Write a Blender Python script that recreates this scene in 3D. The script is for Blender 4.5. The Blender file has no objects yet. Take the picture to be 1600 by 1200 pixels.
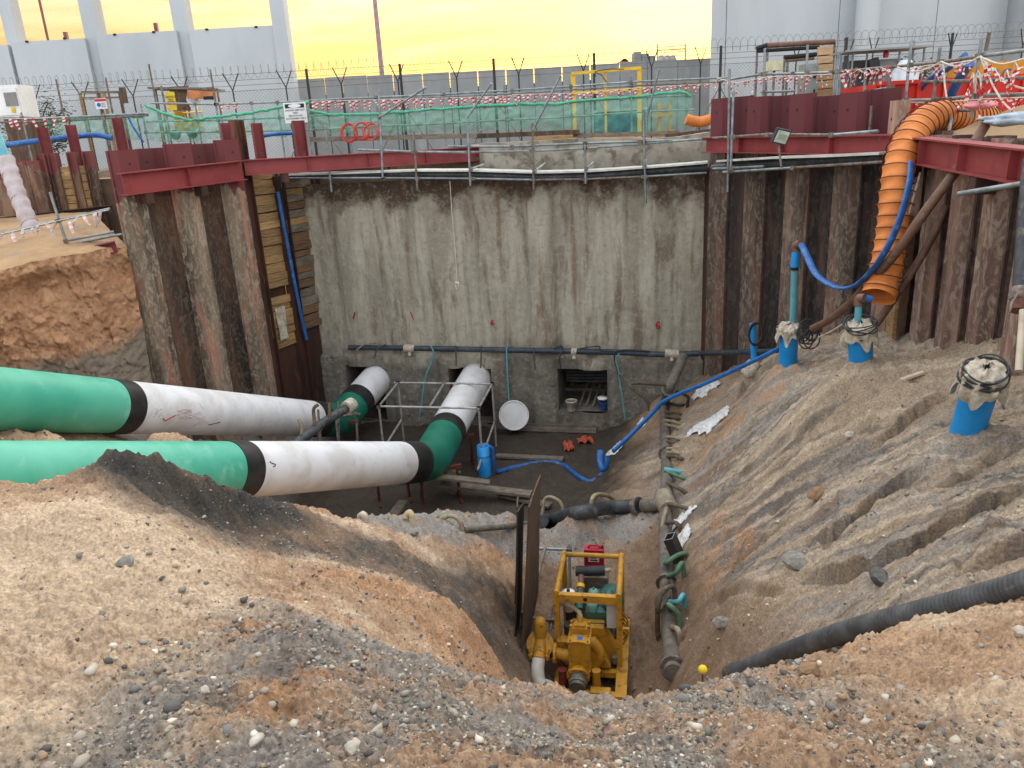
import bpy, bmesh, math, random
import numpy as np
from mathutils import Vector, Matrix, noise as mnoise
random.seed(7); rng = np.random.default_rng(11)
C = bpy.context.scene.collection
scene = bpy.context.scene
# ------------------------------------------------------------------ camera
F = 1202.0; TH = math.radians(18.0); PH = math.radians(3.2); CZ = 1.6
fw = np.array([0, math.cos(TH), -math.sin(TH)]); r0 = np.array([1., 0, 0]); u0 = np.array([0, math.sin(TH), math.cos(TH)])
RV = math.cos(PH)*r0 - math.sin(PH)*u0; UV = math.sin(PH)*r0 + math.cos(PH)*u0
cam_d = bpy.data.cameras.new('camera'); cam = bpy.data.objects.new('camera', cam_d); C.objects.link(cam)
cam_d.sensor_width = 36; cam_d.lens = F/1600*36; cam_d.clip_end = 3000; cam_d.clip_start = 0.05
M3 = Matrix(((RV[0], UV[0], -fw[0]), (RV[1], UV[1], -fw[1]), (RV[2], UV[2], -fw[2])))
cam.matrix_world = Matrix.Translation((0, 0, CZ)) @ M3.to_4x4()
scene.camera = cam
# ------------------------------------------------------------------ sky, sun, exposure
world = bpy.data.worlds.new('World'); scene.world = world; world.use_nodes = True
SUN_EL, SUN_AZ = math.radians(7), math.radians(14)      # azimuth measured from +Y towards +X
def build_world():
    nt = world.node_tree; N = nt.nodes; L = nt.links; N.clear()
    out = N.new('ShaderNodeOutputWorld')
    sky = N.new('ShaderNodeTexSky'); sky.sky_type = 'NISHITA'; sky.sun_disc = False
    sky.sun_elevation = SUN_EL; sky.sun_rotation = SUN_AZ; sky.dust_density = 3.0; sky.air_density = 1.5
    bg1 = N.new('ShaderNodeBackground'); bg1.inputs[1].default_value = 0.05
    L.new(sky.outputs[0], bg1.inputs[0])
    tc = N.new('ShaderNodeTexCoord'); sep = N.new('ShaderNodeSeparateXYZ'); L.new(tc.outputs['Generated'], sep.inputs[0])
    # cloud streaks
    mp = N.new('ShaderNodeMapping'); mp.inputs['Scale'].default_value = (1.6, 1.6, 12); L.new(tc.outputs['Generated'], mp.inputs[0])
    mp.inputs['Rotation'].default_value = (0, math.radians(5), 0)
    nz = N.new('ShaderNodeTexNoise'); nz.inputs['Scale'].default_value = 2.6; nz.inputs['Detail'].default_value = 7; nz.inputs['Roughness'].default_value = .58
    nz.inputs['Distortion'].default_value = .5
    L.new(mp.outputs[0], nz.inputs['Vector'])
    # elevation with a cloud wobble
    add = N.new('ShaderNodeMath'); add.operation = 'MULTIPLY_ADD'; add.inputs[1].default_value = .22; add.inputs[2].default_value = -.10
    L.new(nz.outputs[0], add.inputs[0])
    el = N.new('ShaderNodeMath'); el.operation = 'ADD'; L.new(sep.outputs[2], el.inputs[0]); L.new(add.outputs[0], el.inputs[1])
    ramp = N.new('ShaderNodeValToRGB'); L.new(el.outputs[0], ramp.inputs[0])
    e = ramp.color_ramp.elements
    e[0].position = 0.0; e[0].color = (.78, .40, .12, 1)
    e[1].position = 1.0; e[1].color = (2.05, 2.12, 2.2, 1)
    for p, c in ((.035, (.80, .44, .16, 1)), (.07, (.76, .46, .20, 1)), (.11, (.84, .54, .20, 1)), (.17, (.84, .60, .32, 1)), (.25, (.95, .82, .58, 1)), (.38, (1.5, 1.42, 1.32, 1)), (.62, (1.95, 1.98, 1.98, 1))):
        x = e.new(p); x.color = c
    # towards the set sun the clouds are pale yellow, away from it grey blue
    sd = Vector((math.sin(SUN_AZ), math.cos(SUN_AZ), .06)).normalized()
    dot = N.new('ShaderNodeVectorMath'); dot.operation = 'DOT_PRODUCT'; dot.inputs[1].default_value = sd
    L.new(tc.outputs['Generated'], dot.inputs[0])
    glow = N.new('ShaderNodeMapRange'); glow.inputs[1].default_value = .945; glow.inputs[2].default_value = 1.0; glow.interpolation_type = 'SMOOTHSTEP'
    L.new(dot.outputs['Value'], glow.inputs[0])
    mixg = N.new('ShaderNodeMixRGB'); mixg.inputs[2].default_value = (.78, .65, .17, 1)
    gm = N.new('ShaderNodeMath'); gm.operation = 'MULTIPLY'; gm.inputs[1].default_value = .7; L.new(glow.outputs[0], gm.inputs[0])
    L.new(gm.outputs[0], mixg.inputs[0]); L.new(ramp.outputs[0], mixg.inputs[1])
    back = N.new('ShaderNodeMapRange'); back.inputs[1].default_value = .55; back.inputs[2].default_value = -.5
    L.new(dot.outputs['Value'], back.inputs[0])
    mixb = N.new('ShaderNodeMixRGB'); mixb.inputs[2].default_value = (1.3, 1.36, 1.46, 1)
    L.new(back.outputs[0], mixb.inputs[0]); L.new(mixg.outputs[0], mixb.inputs[1])
    # brightness of cloud streaks
    cr = N.new('ShaderNodeMapRange'); cr.inputs[1].default_value = .35; cr.inputs[2].default_value = .65; cr.inputs[3].default_value = .74; cr.inputs[4].default_value = 1.16
    L.new(nz.outputs[0], cr.inputs[0])
    mul = N.new('ShaderNodeVectorMath'); mul.operation = 'SCALE'; L.new(mixb.outputs[0], mul.inputs[0]); L.new(cr.outputs[0], mul.inputs['Scale'])
    bg2 = N.new('ShaderNodeBackground'); bg2.inputs[1].default_value = .84; L.new(mul.outputs[0], bg2.inputs[0])
    ad = N.new('ShaderNodeAddShader'); L.new(bg1.outputs[0], ad.inputs[0]); L.new(bg2.outputs[0], ad.inputs[1])
    L.new(ad.outputs[0], out.inputs[0])
build_world()
sun_d = bpy.data.lights.new('sun', 'SUN'); sun_d.energy = 1.0; sun_d.angle = math.radians(14); sun_d.color = (1, .86, .66)
sun = bpy.data.objects.new('sun', sun_d); C.objects.link(sun)
_sd = Vector((math.sin(SUN_AZ)*math.cos(SUN_EL), math.cos(SUN_AZ)*math.cos(SUN_EL), math.sin(SUN_EL)))
sun.rotation_euler = _sd.to_track_quat('Z', 'Y').to_euler(); sun.location = (0, 0, 30)
scene.view_settings.view_transform = 'Standard'; scene.view_settings.look = 'None'
scene.view_settings.exposure = 0.58; scene.view_settings.gamma = 1; scene.view_settings.use_curve_mapping = False
scene.render.engine = 'CYCLES'
scene.cycles.max_bounces = 6; scene.cycles.transparent_max_bounces = 24
# ------------------------------------------------------------------ surveying: a bearing measured in the photograph, met with a distance, a level or a wall
def ray(px, py): return fw + (px-800)/F*RV - (py-600)/F*UV
def pz(px, py, z):
    r = ray(px, py); return Vector(r*((z-CZ)/r[2]) + [0, 0, CZ])
def pY(px, py, Y):
    r = ray(px, py); return Vector(r*(Y/r[1]) + [0, 0, CZ])
def pd(px, py, d): return Vector(ray(px, py)*d + [0, 0, CZ])
def pv(px, py, A, B, off=0):
    "meets the vertical plane through A and B (moved off metres towards the camera)"
    r = ray(px, py); n = np.array([-(B[1]-A[1]), B[0]-A[0]]); n = n/np.linalg.norm(n)
    c = A[0]*n[0]+A[1]*n[1]
    if c < 0: n = -n; c = -c
    t = (c-off)/(r[0]*n[0]+r[1]*n[1]); return Vector(r*t + [0, 0, CZ])
# ------------------------------------------------------------------ mesh builder
def frame(d, up=(0, 0, 1)):
    d = Vector(d).normalized(); up = Vector(up)
    if abs(d.dot(up)) > .98: up = Vector((0, 1, 0))
    s = d.cross(up).normalized(); return d, s, s.cross(d).normalized()
class MB:
    def __init__(s): s.v = []; s.f = []; s.sm = []; s.mi = []
    def add(s, vs, fs, sm=False, mi=0):
        o = len(s.v); s.v += [tuple(v) for v in vs]; s.f += [tuple(i+o for i in f) for f in fs]
        s.sm += [sm]*len(fs); s.mi += [mi]*len(fs); return s
    def box(s, c, sz, d=None, up=(0, 0, 1), mi=0):
        c = Vector(c); hx, hy, hz = sz[0]/2, sz[1]/2, sz[2]/2
        if d is None: X, Y, Z = Vector((1, 0, 0)), Vector((0, 1, 0)), Vector((0, 0, 1))
        else:
            X, S, Z = frame(d, up); Y = -S
        vs = [c+X*a*hx+Y*b*hy+Z*e*hz for a in (-1, 1) for b in (-1, 1) for e in (-1, 1)]
        return s.add(vs, [(0, 1, 3, 2), (4, 6, 7, 5), (0, 4, 5, 1), (2, 3, 7, 6), (0, 2, 6, 4), (1, 5, 7, 3)], mi=mi)
    def beam(s, a, b, w, h, up=(0, 0, 1), mi=0):
        a, b = Vector(a), Vector(b); return s.box((a+b)/2, ((b-a).length, w, h), b-a, up, mi)
    def tube(s, pts, r, n=8, cap=True, flat=1.0, mi=0, r2=None):
        pts = [Vector(p) for p in pts]; m = len(pts); rings = []; prev = None
        for i, p in enumerate(pts):
            d = (pts[min(i+1, m-1)]-pts[max(i-1, 0)])
            if d.length < 1e-9: d = Vector((0, 0, 1))
            d.normalize()
            if prev is None: _, S, U = frame(d)
            else:
                S = prev - d*prev.dot(d)
                S = S.normalized() if S.length > 1e-6 else frame(d)[1]
                U = S.cross(d).normalized()
            prev = S
            rr = r[i] if isinstance(r, (list, tuple)) else r
            rings.append([p+S*math.cos(2*math.pi*k/n)*rr+U*math.sin(2*math.pi*k/n)*rr*flat for k in range(n)])
        vs = [v for q in rings for v in q]; fs = []
        for i in range(m-1):
            for k in range(n): fs.append((i*n+k, i*n+(k+1) % n, (i+1)*n+(k+1) % n, (i+1)*n+k))
        s.add(vs, fs, True, mi)
        if cap:
            s.add(rings[0], [tuple(range(n))], False, mi); s.add(rings[-1], [tuple(range(n))[::-1]], False, mi)
        return s
    def cyl(s, a, b, r, n=12, r2=None, mi=0): return s.tube([a, b], [r, r if r2 is None else r2], n, mi=mi)
    def lathe(s, c, prof, n=20, axis=(0, 0, 1), mi=0, caps=True):
        c = Vector(c); d, S, U = frame(axis)
        m = len(prof); vs = [c+d*h+(S*math.cos(2*math.pi*k/n)+U*math.sin(2*math.pi*k/n))*r for (r, h) in prof for k in range(n)]
        fs = [(i*n+k, i*n+(k+1) % n, (i+1)*n+(k+1) % n, (i+1)*n+k) for i in range(m-1) for k in range(n)]
        s.add(vs, fs, True, mi)
        if caps: s.add(vs[:n], [tuple(range(n))], False, mi); s.add(vs[-n:], [tuple(range(n))[::-1]], False, mi)
        return s
    def sheet(s, fn, nu, nv, sm=True, mi=0):
        vs = [fn(i/nu, j/nv) for j in range(nv+1) for i in range(nu+1)]
        fs = [(j*(nu+1)+i, j*(nu+1)+i+1, (j+1)*(nu+1)+i+1, (j+1)*(nu+1)+i) for j in range(nv) for i in range(nu)]
        return s.add(vs, fs, sm, mi)
    def ibeam(s, a, b, h, w, tf=.02, tw=.014, up=(0, 0, 1)):
        a, b = Vector(a), Vector(b); d, S, U = frame(b-a, up)
        s.beam(a+U*(h/2-tf/2), b+U*(h/2-tf/2), w, tf, up); s.beam(a-U*(h/2-tf/2), b-U*(h/2-tf/2), w, tf, up)
        return s.beam(a, b, tw, h-2*tf, up)
def mesh_of(name, mb, mats, off=(0, 0, 0)):
    me = bpy.data.meshes.new(name); o = Vector(off)
    me.from_pydata([tuple(Vector(v)-o) for v in mb.v], [], mb.f)
    me.polygons.foreach_set('use_smooth', mb.sm)
    mats = mats if isinstance(mats, (list, tuple)) else [mats]
    for m in mats: me.materials.append(m)
    if len(mats) > 1: me.polygons.foreach_set('material_index', mb.mi)
    me.update(); return me
def tag(o, label=None, cat=None, group=None, kind=None):
    if label: o['label'] = label
    if cat: o['category'] = cat
    if group: o['group'] = group
    if kind: o['kind'] = kind
    return o
WL = {}
def thing(name, label, cat, loc, group=None):
    o = bpy.data.objects.new(name, None); C.objects.link(o); o.empty_display_size = .2
    o.location = loc; WL[o.name] = Vector(loc); return tag(o, label, cat, group)
def part(name, mb, mat, parent=None, label=None, kind=None):
    off = WL[parent.name] if parent else Vector((0, 0, 0))
    o = bpy.data.objects.new(name, mesh_of(name, mb, mat, off)); C.objects.link(o)
    if parent: o.parent = parent; WL[o.name] = off
    else: WL[o.name] = Vector((0, 0, 0))
    return tag(o, label, None, None, kind)
def single(name, mb, mat, label, cat, group=None):
    "a thing that is one mesh; its origin sits at the base of the mesh"
    xs = np.array([tuple(v) for v in mb.v]); base = Vector((float(xs[:, 0].mean()), float(xs[:, 1].mean()), float(xs[:, 2].min())))
    o = bpy.data.objects.new(name, mesh_of(name, mb, mat, base)); o.location = base; C.objects.link(o); WL[o.name] = base
    return tag(o, label, cat, group)
def struct(name, mb, mat): return tag(part(name, mb, mat), kind='structure')
def copy_tree(o, loc, rz=None, parent=None, label=None):
    c = o.copy(); C.objects.link(c)
    if parent: c.parent = parent
    else:
        c.location = loc
        if rz is not None: c.rotation_euler.z = rz
    if label: c['label'] = label
    for ch in list(o.children): copy_tree(ch, None, None, c)
    return c
def smooth_path(pts, n=8):
    pts = [Vector(p) for p in pts]; out = []
    P = [pts[0]*2-pts[1]]+pts+[pts[-1]*2-pts[-2]]
    for i in range(1, len(P)-2):
        p0, p1, p2, p3 = P[i-1], P[i], P[i+1], P[i+2]
        for k in range(n):
            t = k/n
            out.append(.5*((2*p1)+(p2-p0)*t+(2*p0-5*p1+4*p2-p3)*t*t+(3*p1-p0-3*p2+p3)*t**3))
    out.append(pts[-1]); return out
# ------------------------------------------------------------------ materials
def hx(h): 
    h = h.lstrip('#'); c = [int(h[i:i+2], 16)/255 for i in (0, 2, 4)]
    return tuple(x/12.92 if x <= .04045 else ((x+.055)/1.055)**2.4 for x in c)+(1,)
_m = {}
def mat(name, c1=None, c2=None, c3=None, scale=3., rough=.7, metal=0., bump=.15, bscale=None, stretch=(1, 1, 1), t=(.42, .62), t3=(.55, .7), rnd=.0, detail=8, bdist=.02, spec=.4, speck=None):
    if name in _m: return _m[name]
    m = bpy.data.materials.new(name); m.use_nodes = True; nt = m.node_tree; N = nt.nodes; L = nt.links
    b = N['Principled BSDF']; b.inputs['Roughness'].default_value = rough; b.inputs['Metallic'].default_value = metal
    b.inputs['Specular IOR Level'].default_value = spec
    geo = N.new('ShaderNodeNewGeometry'); mp = N.new('ShaderNodeMapping'); mp.inputs['Scale'].default_value = stretch
    L.new(geo.outputs['Position'], mp.inputs[0])
    def nz(sc, det=detail, dist=0):
        n = N.new('ShaderNodeTexNoise'); n.inputs['Scale'].default_value = sc; n.inputs['Detail'].default_value = det; n.inputs['Roughness'].default_value = .62
        n.inputs['Distortion'].default_value = dist; L.new(mp.outputs[0], n.inputs['Vector']); return n
    def mr(src, a, b_):
        r = N.new('ShaderNodeMapRange'); r.inputs[1].default_value = a; r.inputs[2].default_value = b_; L.new(src, r.inputs[0]); return r.outputs[0]
    def mix(fac, A, B):
        x = N.new('ShaderNodeMixRGB'); L.new(fac, x.inputs[0])
        for i, q in ((1, A), (2, B)):
            if isinstance(q, tuple): x.inputs[i].default_value = q
            else: L.new(q, x.inputs[i])
        return x.outputs[0]
    c2 = c2 or tuple(x*.75 for x in c1[:3])+(1,)
    n1 = nz(scale, dist=.3); colr = mix(mr(n1.outputs[0], *t), c1, c2)
    if c3:
        mp3 = N.new('ShaderNodeVectorMath'); mp3.operation = 'ADD'; mp3.inputs[1].default_value = (7.3, 3.1, 9.7); L.new(mp.outputs[0], mp3.inputs[0])
        n3 = nz(scale*1.7, dist=.5); L.new(mp3.outputs[0], n3.inputs['Vector']); colr = mix(mr(n3.outputs[0], *t3), colr, c3)
    if speck:
        v = N.new('ShaderNodeTexVoronoi'); v.inputs['Scale'].default_value = speck[1]; L.new(geo.outputs['Position'], v.inputs['Vector'])
        colr = mix(mr(v.outputs['Distance'], .16, .10), colr, speck[0])
    if rnd:
        oi = N.new('ShaderNodeObjectInfo'); r = N.new('ShaderNodeMapRange'); r.inputs[3].default_value = 1-rnd; r.inputs[4].default_value = 1+rnd*.7
        L.new(oi.outputs['Random'], r.inputs[0]); s = N.new('ShaderNodeVectorMath'); s.operation = 'SCALE'; L.new(colr, s.inputs[0]); L.new(r.outputs[0], s.inputs['Scale']); colr = s.outputs[0]
    L.new(colr, b.inputs['Base Color'])
    if bump:
        n4 = nz(bscale or scale*6, 6); bp = N.new('ShaderNodeBump'); bp.inputs['Strength'].default_value = bump; bp.inputs['Distance'].default_value = bdist
        L.new(n4.outputs[0], bp.inputs['Height']); L.new(bp.outputs[0], b.inputs['Normal'])
    rr = N.new('ShaderNodeMapRange'); rr.inputs[3].default_value = max(0, rough-.12); rr.inputs[4].default_value = min(1, rough+.12)
    L.new(n1.outputs[0], rr.inputs[0]); L.new(rr.outputs[0], b.inputs['Roughness'])
    _m[name] = m; return m
def bsdf(m): return m.node_tree.nodes['Principled BSDF']
def netting(name, c, alpha):
    m = mat(name, c, scale=5, bump=0); nt = m.node_tree; N = nt.nodes; L = nt.links; b = bsdf(m)
    n = N.new('ShaderNodeTexNoise'); n.inputs['Scale'].default_value = 3; n.inputs['Detail'].default_value = 3
    g = N.new('ShaderNodeNewGeometry'); L.new(g.outputs['Position'], n.inputs['Vector'])
    r = N.new('ShaderNodeMapRange'); r.inputs[3].default_value = alpha-.25; r.inputs[4].default_value = alpha+.25; L.new(n.outputs[0], r.inputs[0])
    L.new(r.outputs[0], b.inputs['Alpha']); return m
galv = mat('galvanised_tube', hx('8d9597'), hx('6f7578'), hx('8a7563'), scale=6, rough=.5, metal=.55, bump=.1, t3=(.62, .72), rnd=.15)
galvd = mat('rusty_tube', hx('7d7a74'), hx('5d544c'), hx('6b4a35'), scale=9, rough=.65, metal=.3, bump=.2, t3=(.52, .62))
black = mat('black_rubber', hx('26282a'), hx('3a3a3a'), scale=5, rough=.6, bump=.15)
blackp = mat('black_plastic_pipe', hx('2b3035'), hx('45484a'), hx('6b6258'), scale=4, rough=.55, bump=.1, t3=(.55, .7))
redsteel = mat('red_primed_steel', hx('7a2f31'), hx('6a2426'), hx('7b5040'), scale=2.2, rough=.6, bump=.12, t3=(.6, .75), rnd=.06)
redbeam = mat('red_primed_beam', hx('8c3a3b'), hx('7a2e30'), hx('8f6a5c'), scale=1.3, rough=.55, bump=.08, t3=(.62, .8))
rust = mat('rusty_plate', hx('4a2c20'), hx('2f211b'), hx('6b3f28'), scale=1.4, rough=.8, bump=.3, stretch=(1, 1, .35))
concl = mat('pale_concrete', hx('9a958a'), hx('7d776c'), hx('6a5f52'), scale=1.0, rough=.85, bump=.25, stretch=(1, 1, .6))
woody = mat('yellow_lagging_board', hx('a88658'), hx('876a46'), hx('5f4a36'), scale=5, rough=.8, bump=.3, stretch=(.5, .5, 6), rnd=.3)
woodg = mat('weathered_plank', hx('7d7264'), hx('625a4e'), hx('50463a'), scale=4, rough=.85, bump=.3, stretch=(1, 1, 3), rnd=.2)
woodb = mat('brown_plywood', hx('5a4636'), hx('3f3129'), hx('6f5a48'), scale=3, rough=.8, bump=.3, stretch=(3, 3, .5), rnd=.2)
white = mat('white_paint', hx('dcdcda'), hx('cfcfcc'), scale=2, rough=.6, bump=.05)
cream = mat('cream_cloth', hx('bdb3a3'), hx('9c907d'), hx('7d705f'), scale=9, rough=.9, bump=.5, bscale=40, t3=(.55, .75))
sackw = mat('white_sack', hx('d9d9d8'), hx('b5b2ac'), scale=14, rough=.8, bump=.4)
wallw = mat('white_wall_panel', hx('b3b9bd'), hx('a9afb3'), hx('9ba1a4'), scale=.35, rough=.8, bump=.03, t3=(.6, .9), stretch=(1, 1, .4))
pgreen = mat('green_pipe_coating', hx('44a489'), hx('5ab499'), hx('93cbb6'), scale=1.1, rough=.42, bump=.04, stretch=(1, 1, 1), t3=(.55, .8), spec=.5)
pgreend = mat('dark_green_pipe_coating', hx('0f6450'), hx('14705a'), hx('1f7d68'), scale=1.6, rough=.45, bump=.05, t3=(.58, .8), spec=.5)
pwhite = mat('white_pipe_coating', hx('dcdcde'), hx('c9c6c3'), hx('9c8b7a'), scale=1.9, rough=.5, bump=.04, t3=(.62, .85))
band = mat('black_joint_sleeve', hx('1c1d1e'), hx('2e2c2b'), scale=4, rough=.45, bump=.1)
cblue = mat('blue_plastic', hx('1c8fd6'), hx('1582c8'), hx('3d86ae'), scale=2.5, rough=.45, bump=.03, t3=(.65, .85))
layblue = mat('blue_layflat_hose', hx('245d9e'), hx('1c4c85'), hx('4f7fae'), scale=6, rough=.5, bump=.15)
cyanp = mat('light_blue_riser', hx('5fa3ad'), hx('4c93a0'), hx('8b8b78'), scale=3, rough=.5, bump=.05, t3=(.6, .7))
orange = mat('orange_duct_fabric', hx('cf7d3c'), hx('bd6d31'), hx('9c5a30'), scale=3, rough=.7, bump=.3, bscale=14, bdist=.04, t3=(.6, .8))
yellow = mat('yellow_machine_paint', hx('b98622'), hx('a3761e'), hx('6e5430'), scale=6, rough=.55, bump=.08, t3=(.54, .68))
yellowf = mat('yellow_frame_paint', hx('d9b01e'), hx('c79f1c'), scale=3, rough=.5, bump=.03)
red = mat('red_plastic', hx('a3182a'), hx('8c1424'), scale=4, rough=.45, bump=.05)
redb = mat('bright_red_hose', hx('c5352a'), hx('a82c24'), scale=4, rough=.5, bump=.05)
tealm = mat('teal_engine_paint', hx('3f6f68'), hx('335d57'), hx('2b3f3c'), scale=8, rough=.5, bump=.15)
hoseb = mat('cream_swing_hose', hx('9b8d70'), hx('7d7058'), hx('5f5747'), scale=8, rough=.6, bump=.15)
hosed = mat('brown_swing_hose', hx('5d5042'), hx('4a4036'), hx('7d7058'), scale=8, rough=.65, bump=.15)
hoseg = mat('green_swing_hose', hx('58795f'), hx('466852'), hx('7b7862'), scale=6, rough=.6, bump=.1)
header = mat('muddy_header_pipe', hx('6b645a'), hx('514d47'), hx('857560'), scale=5, rough=.8, bump=.35)
ltblue = mat('pale_blue_white_pipe', hx('b8b2a8'), hx('9f998f'), scale=3, rough=.6, bump=.1)
greyp = mat('grey_cabinet_paint', hx('8d918f'), hx('7c807e'), scale=2, rough=.55, bump=.03)
darkm = mat('dark_interior', hx('17191b'), hx('101113'), scale=2, rough=.7, bump=.1)
steelg = mat('cast_steel', hx('77746c'), hx('5c5952'), hx('8a8578'), scale=7, rough=.55, metal=.4, bump=.2)
nett = netting('green_debris_net', hx('6db79b'), .38)
ropew = mat('white_rope', hx('d3cdbf'), hx('b5ad9c'), scale=20, rough=.9, bump=.3)
tapew = mat('white_tape', hx('d9d5d2'), scale=9, bump=0, rough=.5); taper = mat('red_tape', hx('c4202c'), scale=9, bump=0, rough=.5)
bluel = mat('blue_label', hx('2f63b5'), scale=9, bump=0)
inkb = mat('black_lettering', hx('1b1b1c'), scale=9, bump=0); inkr = mat('red_marking', hx('b01822'), scale=9, bump=0)
farconc = mat('far_concrete_panel', hx('8e9395'), hx('7d8285'), hx('9ea2a4'), scale=.5, rough=.85, bump=.1, stretch=(1, 1, .25), rnd=.12)
brownp = mat('brown_pipe', hx('6a4c3c'), hx('5a4034'), hx('7c6350'), scale=5, rough=.6, bump=.1)
glassd = mat('lamp_glass', hx('c9d2cc'), hx('aab6ae'), scale=5, rough=.2, bump=0)
copper = mat('leaf', hx('3c4a2c'), hx('2c3a22'), hx('59613c'), scale=9, rough=.7, bump=0)
bark = mat('bark', hx('4d4034'), scale=8, rough=.9, bump=.3)
clothor = mat('orange_cloth', hx('b5543a'), hx('9c4430'), scale=9, rough=.85, bump=.4)

def pile_mat(name, zpaint, paint, lo1, lo2, lo3, muck=None):
    "sheet pile: primer on the head, scraped, muddy and rusty steel below it"
    m = mat(name, lo1, lo2, lo3, scale=1.7, rough=.8, bump=.55, bscale=9, bdist=.03, stretch=(1, 1, .12), t3=(.5, .62), rnd=.3)
    nt = m.node_tree; N = nt.nodes; L = nt.links; b = bsdf(m); src = b.inputs['Base Color'].links[0].from_socket
    g = N.new('ShaderNodeNewGeometry'); s = N.new('ShaderNodeSeparateXYZ'); L.new(g.outputs['Position'], s.inputs[0])
    n = N.new('ShaderNodeTexNoise'); n.inputs['Scale'].default_value = 2.4; n.inputs['Detail'].default_value = 7; L.new(g.outputs['Position'], n.inputs['Vector'])
    # mud smears: fine high-contrast scrape pattern
    n2 = N.new('ShaderNodeTexNoise'); n2.inputs['Scale'].default_value = 9; n2.inputs['Detail'].default_value = 8; n2.inputs['Roughness'].default_value = .7; n2.inputs['Distortion'].default_value = 1.2
    mp = N.new('ShaderNodeMapping'); mp.inputs['Scale'].default_value = (1, 1, .45); L.new(g.outputs['Position'], mp.inputs[0]); L.new(mp.outputs[0], n2.inputs['Vector'])
    r2 = N.new('ShaderNodeMapRange'); r2.inputs[1].default_value = .48; r2.inputs[2].default_value = .60; L.new(n2.outputs[0], r2.inputs[0])
    r2b = N.new('ShaderNodeMath'); r2b.operation = 'MULTIPLY'; r2b.inputs[1].default_value = .65; L.new(r2.outputs[0], r2b.inputs[0])
    mm = N.new('ShaderNodeMixRGB'); L.new(r2b.outputs[0], mm.inputs[0]); L.new(src, mm.inputs[1]); mm.inputs[2].default_value = muck or hx('857c6c')
    ma = N.new('ShaderNodeMath'); ma.operation = 'MULTIPLY_ADD'; ma.inputs[1].default_value = 1.2; ma.inputs[2].default_value = -.6; L.new(n.outputs[0], ma.inputs[0])
    ad = N.new('ShaderNodeMath'); ad.operation = 'ADD'; L.new(s.outputs[2], ad.inputs[0]); L.new(ma.outputs[0], ad.inputs[1])
    r = N.new('ShaderNodeMapRange'); r.inputs[1].default_value = zpaint-.03; r.inputs[2].default_value = zpaint+.04; L.new(ad.outputs[0], r.inputs[0])
    x = N.new('ShaderNodeMixRGB'); L.new(r.outputs[0], x.inputs[0]); L.new(mm.outputs[0], x.inputs[1]); x.inputs[2].default_value = paint
    L.new(x.outputs[0], b.inputs['Base Color']); return m
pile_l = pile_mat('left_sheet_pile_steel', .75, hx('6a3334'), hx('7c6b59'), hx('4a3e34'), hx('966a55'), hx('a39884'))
pile_l2 = pile_mat('shaded_recess_left_pile_steel', .75, hx('5c2c2d'), hx('4a392e'), hx('2e2621'), hx('5f4030'), hx('6f6555'))  # rustier steel for the back pans, with the recess shade painted into it
pile_d2 = pile_mat('shaded_recess_dark_pile_steel', .95, hx('54262b'), hx('352b27'), hx('241f1d'), hx('4a342d'), hx('4f483e'))  # back pans of the dark wall, recess shade put into the colour
pile_r2 = pile_mat('shaded_recess_right_pile_steel', 3., hx('6a3538'), hx('4f3c36'), hx('372c2a'), hx('644a40'), hx('675a50'))  # back pans of the right wall, darkened likewise to imitate recess shade
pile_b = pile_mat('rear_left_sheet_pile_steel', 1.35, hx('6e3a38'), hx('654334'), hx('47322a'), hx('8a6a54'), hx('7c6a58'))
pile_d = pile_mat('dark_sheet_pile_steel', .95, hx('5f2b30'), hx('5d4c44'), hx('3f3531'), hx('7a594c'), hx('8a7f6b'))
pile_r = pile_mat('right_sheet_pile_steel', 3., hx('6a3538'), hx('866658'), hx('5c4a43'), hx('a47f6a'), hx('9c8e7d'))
# ------------------------------------------------------------------ where the walls of the pit stand
BL = pz(508, 543, -3.8); BR = pz(1092, 548, -3.8)              # long concrete wall
LN = pY(200, 400, 16.3); LN.z = 0                              # near end of the left sheet pile wall
RC = pY(1392, 300, 13.2); RE = pY(1600, 300, 8.9)               # corner and far end of the right walls
def xy(p): return (p[0], p[1])
RE2 = RE + (RE-RC).normalized()*3.5
ZF = -6.0
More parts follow.
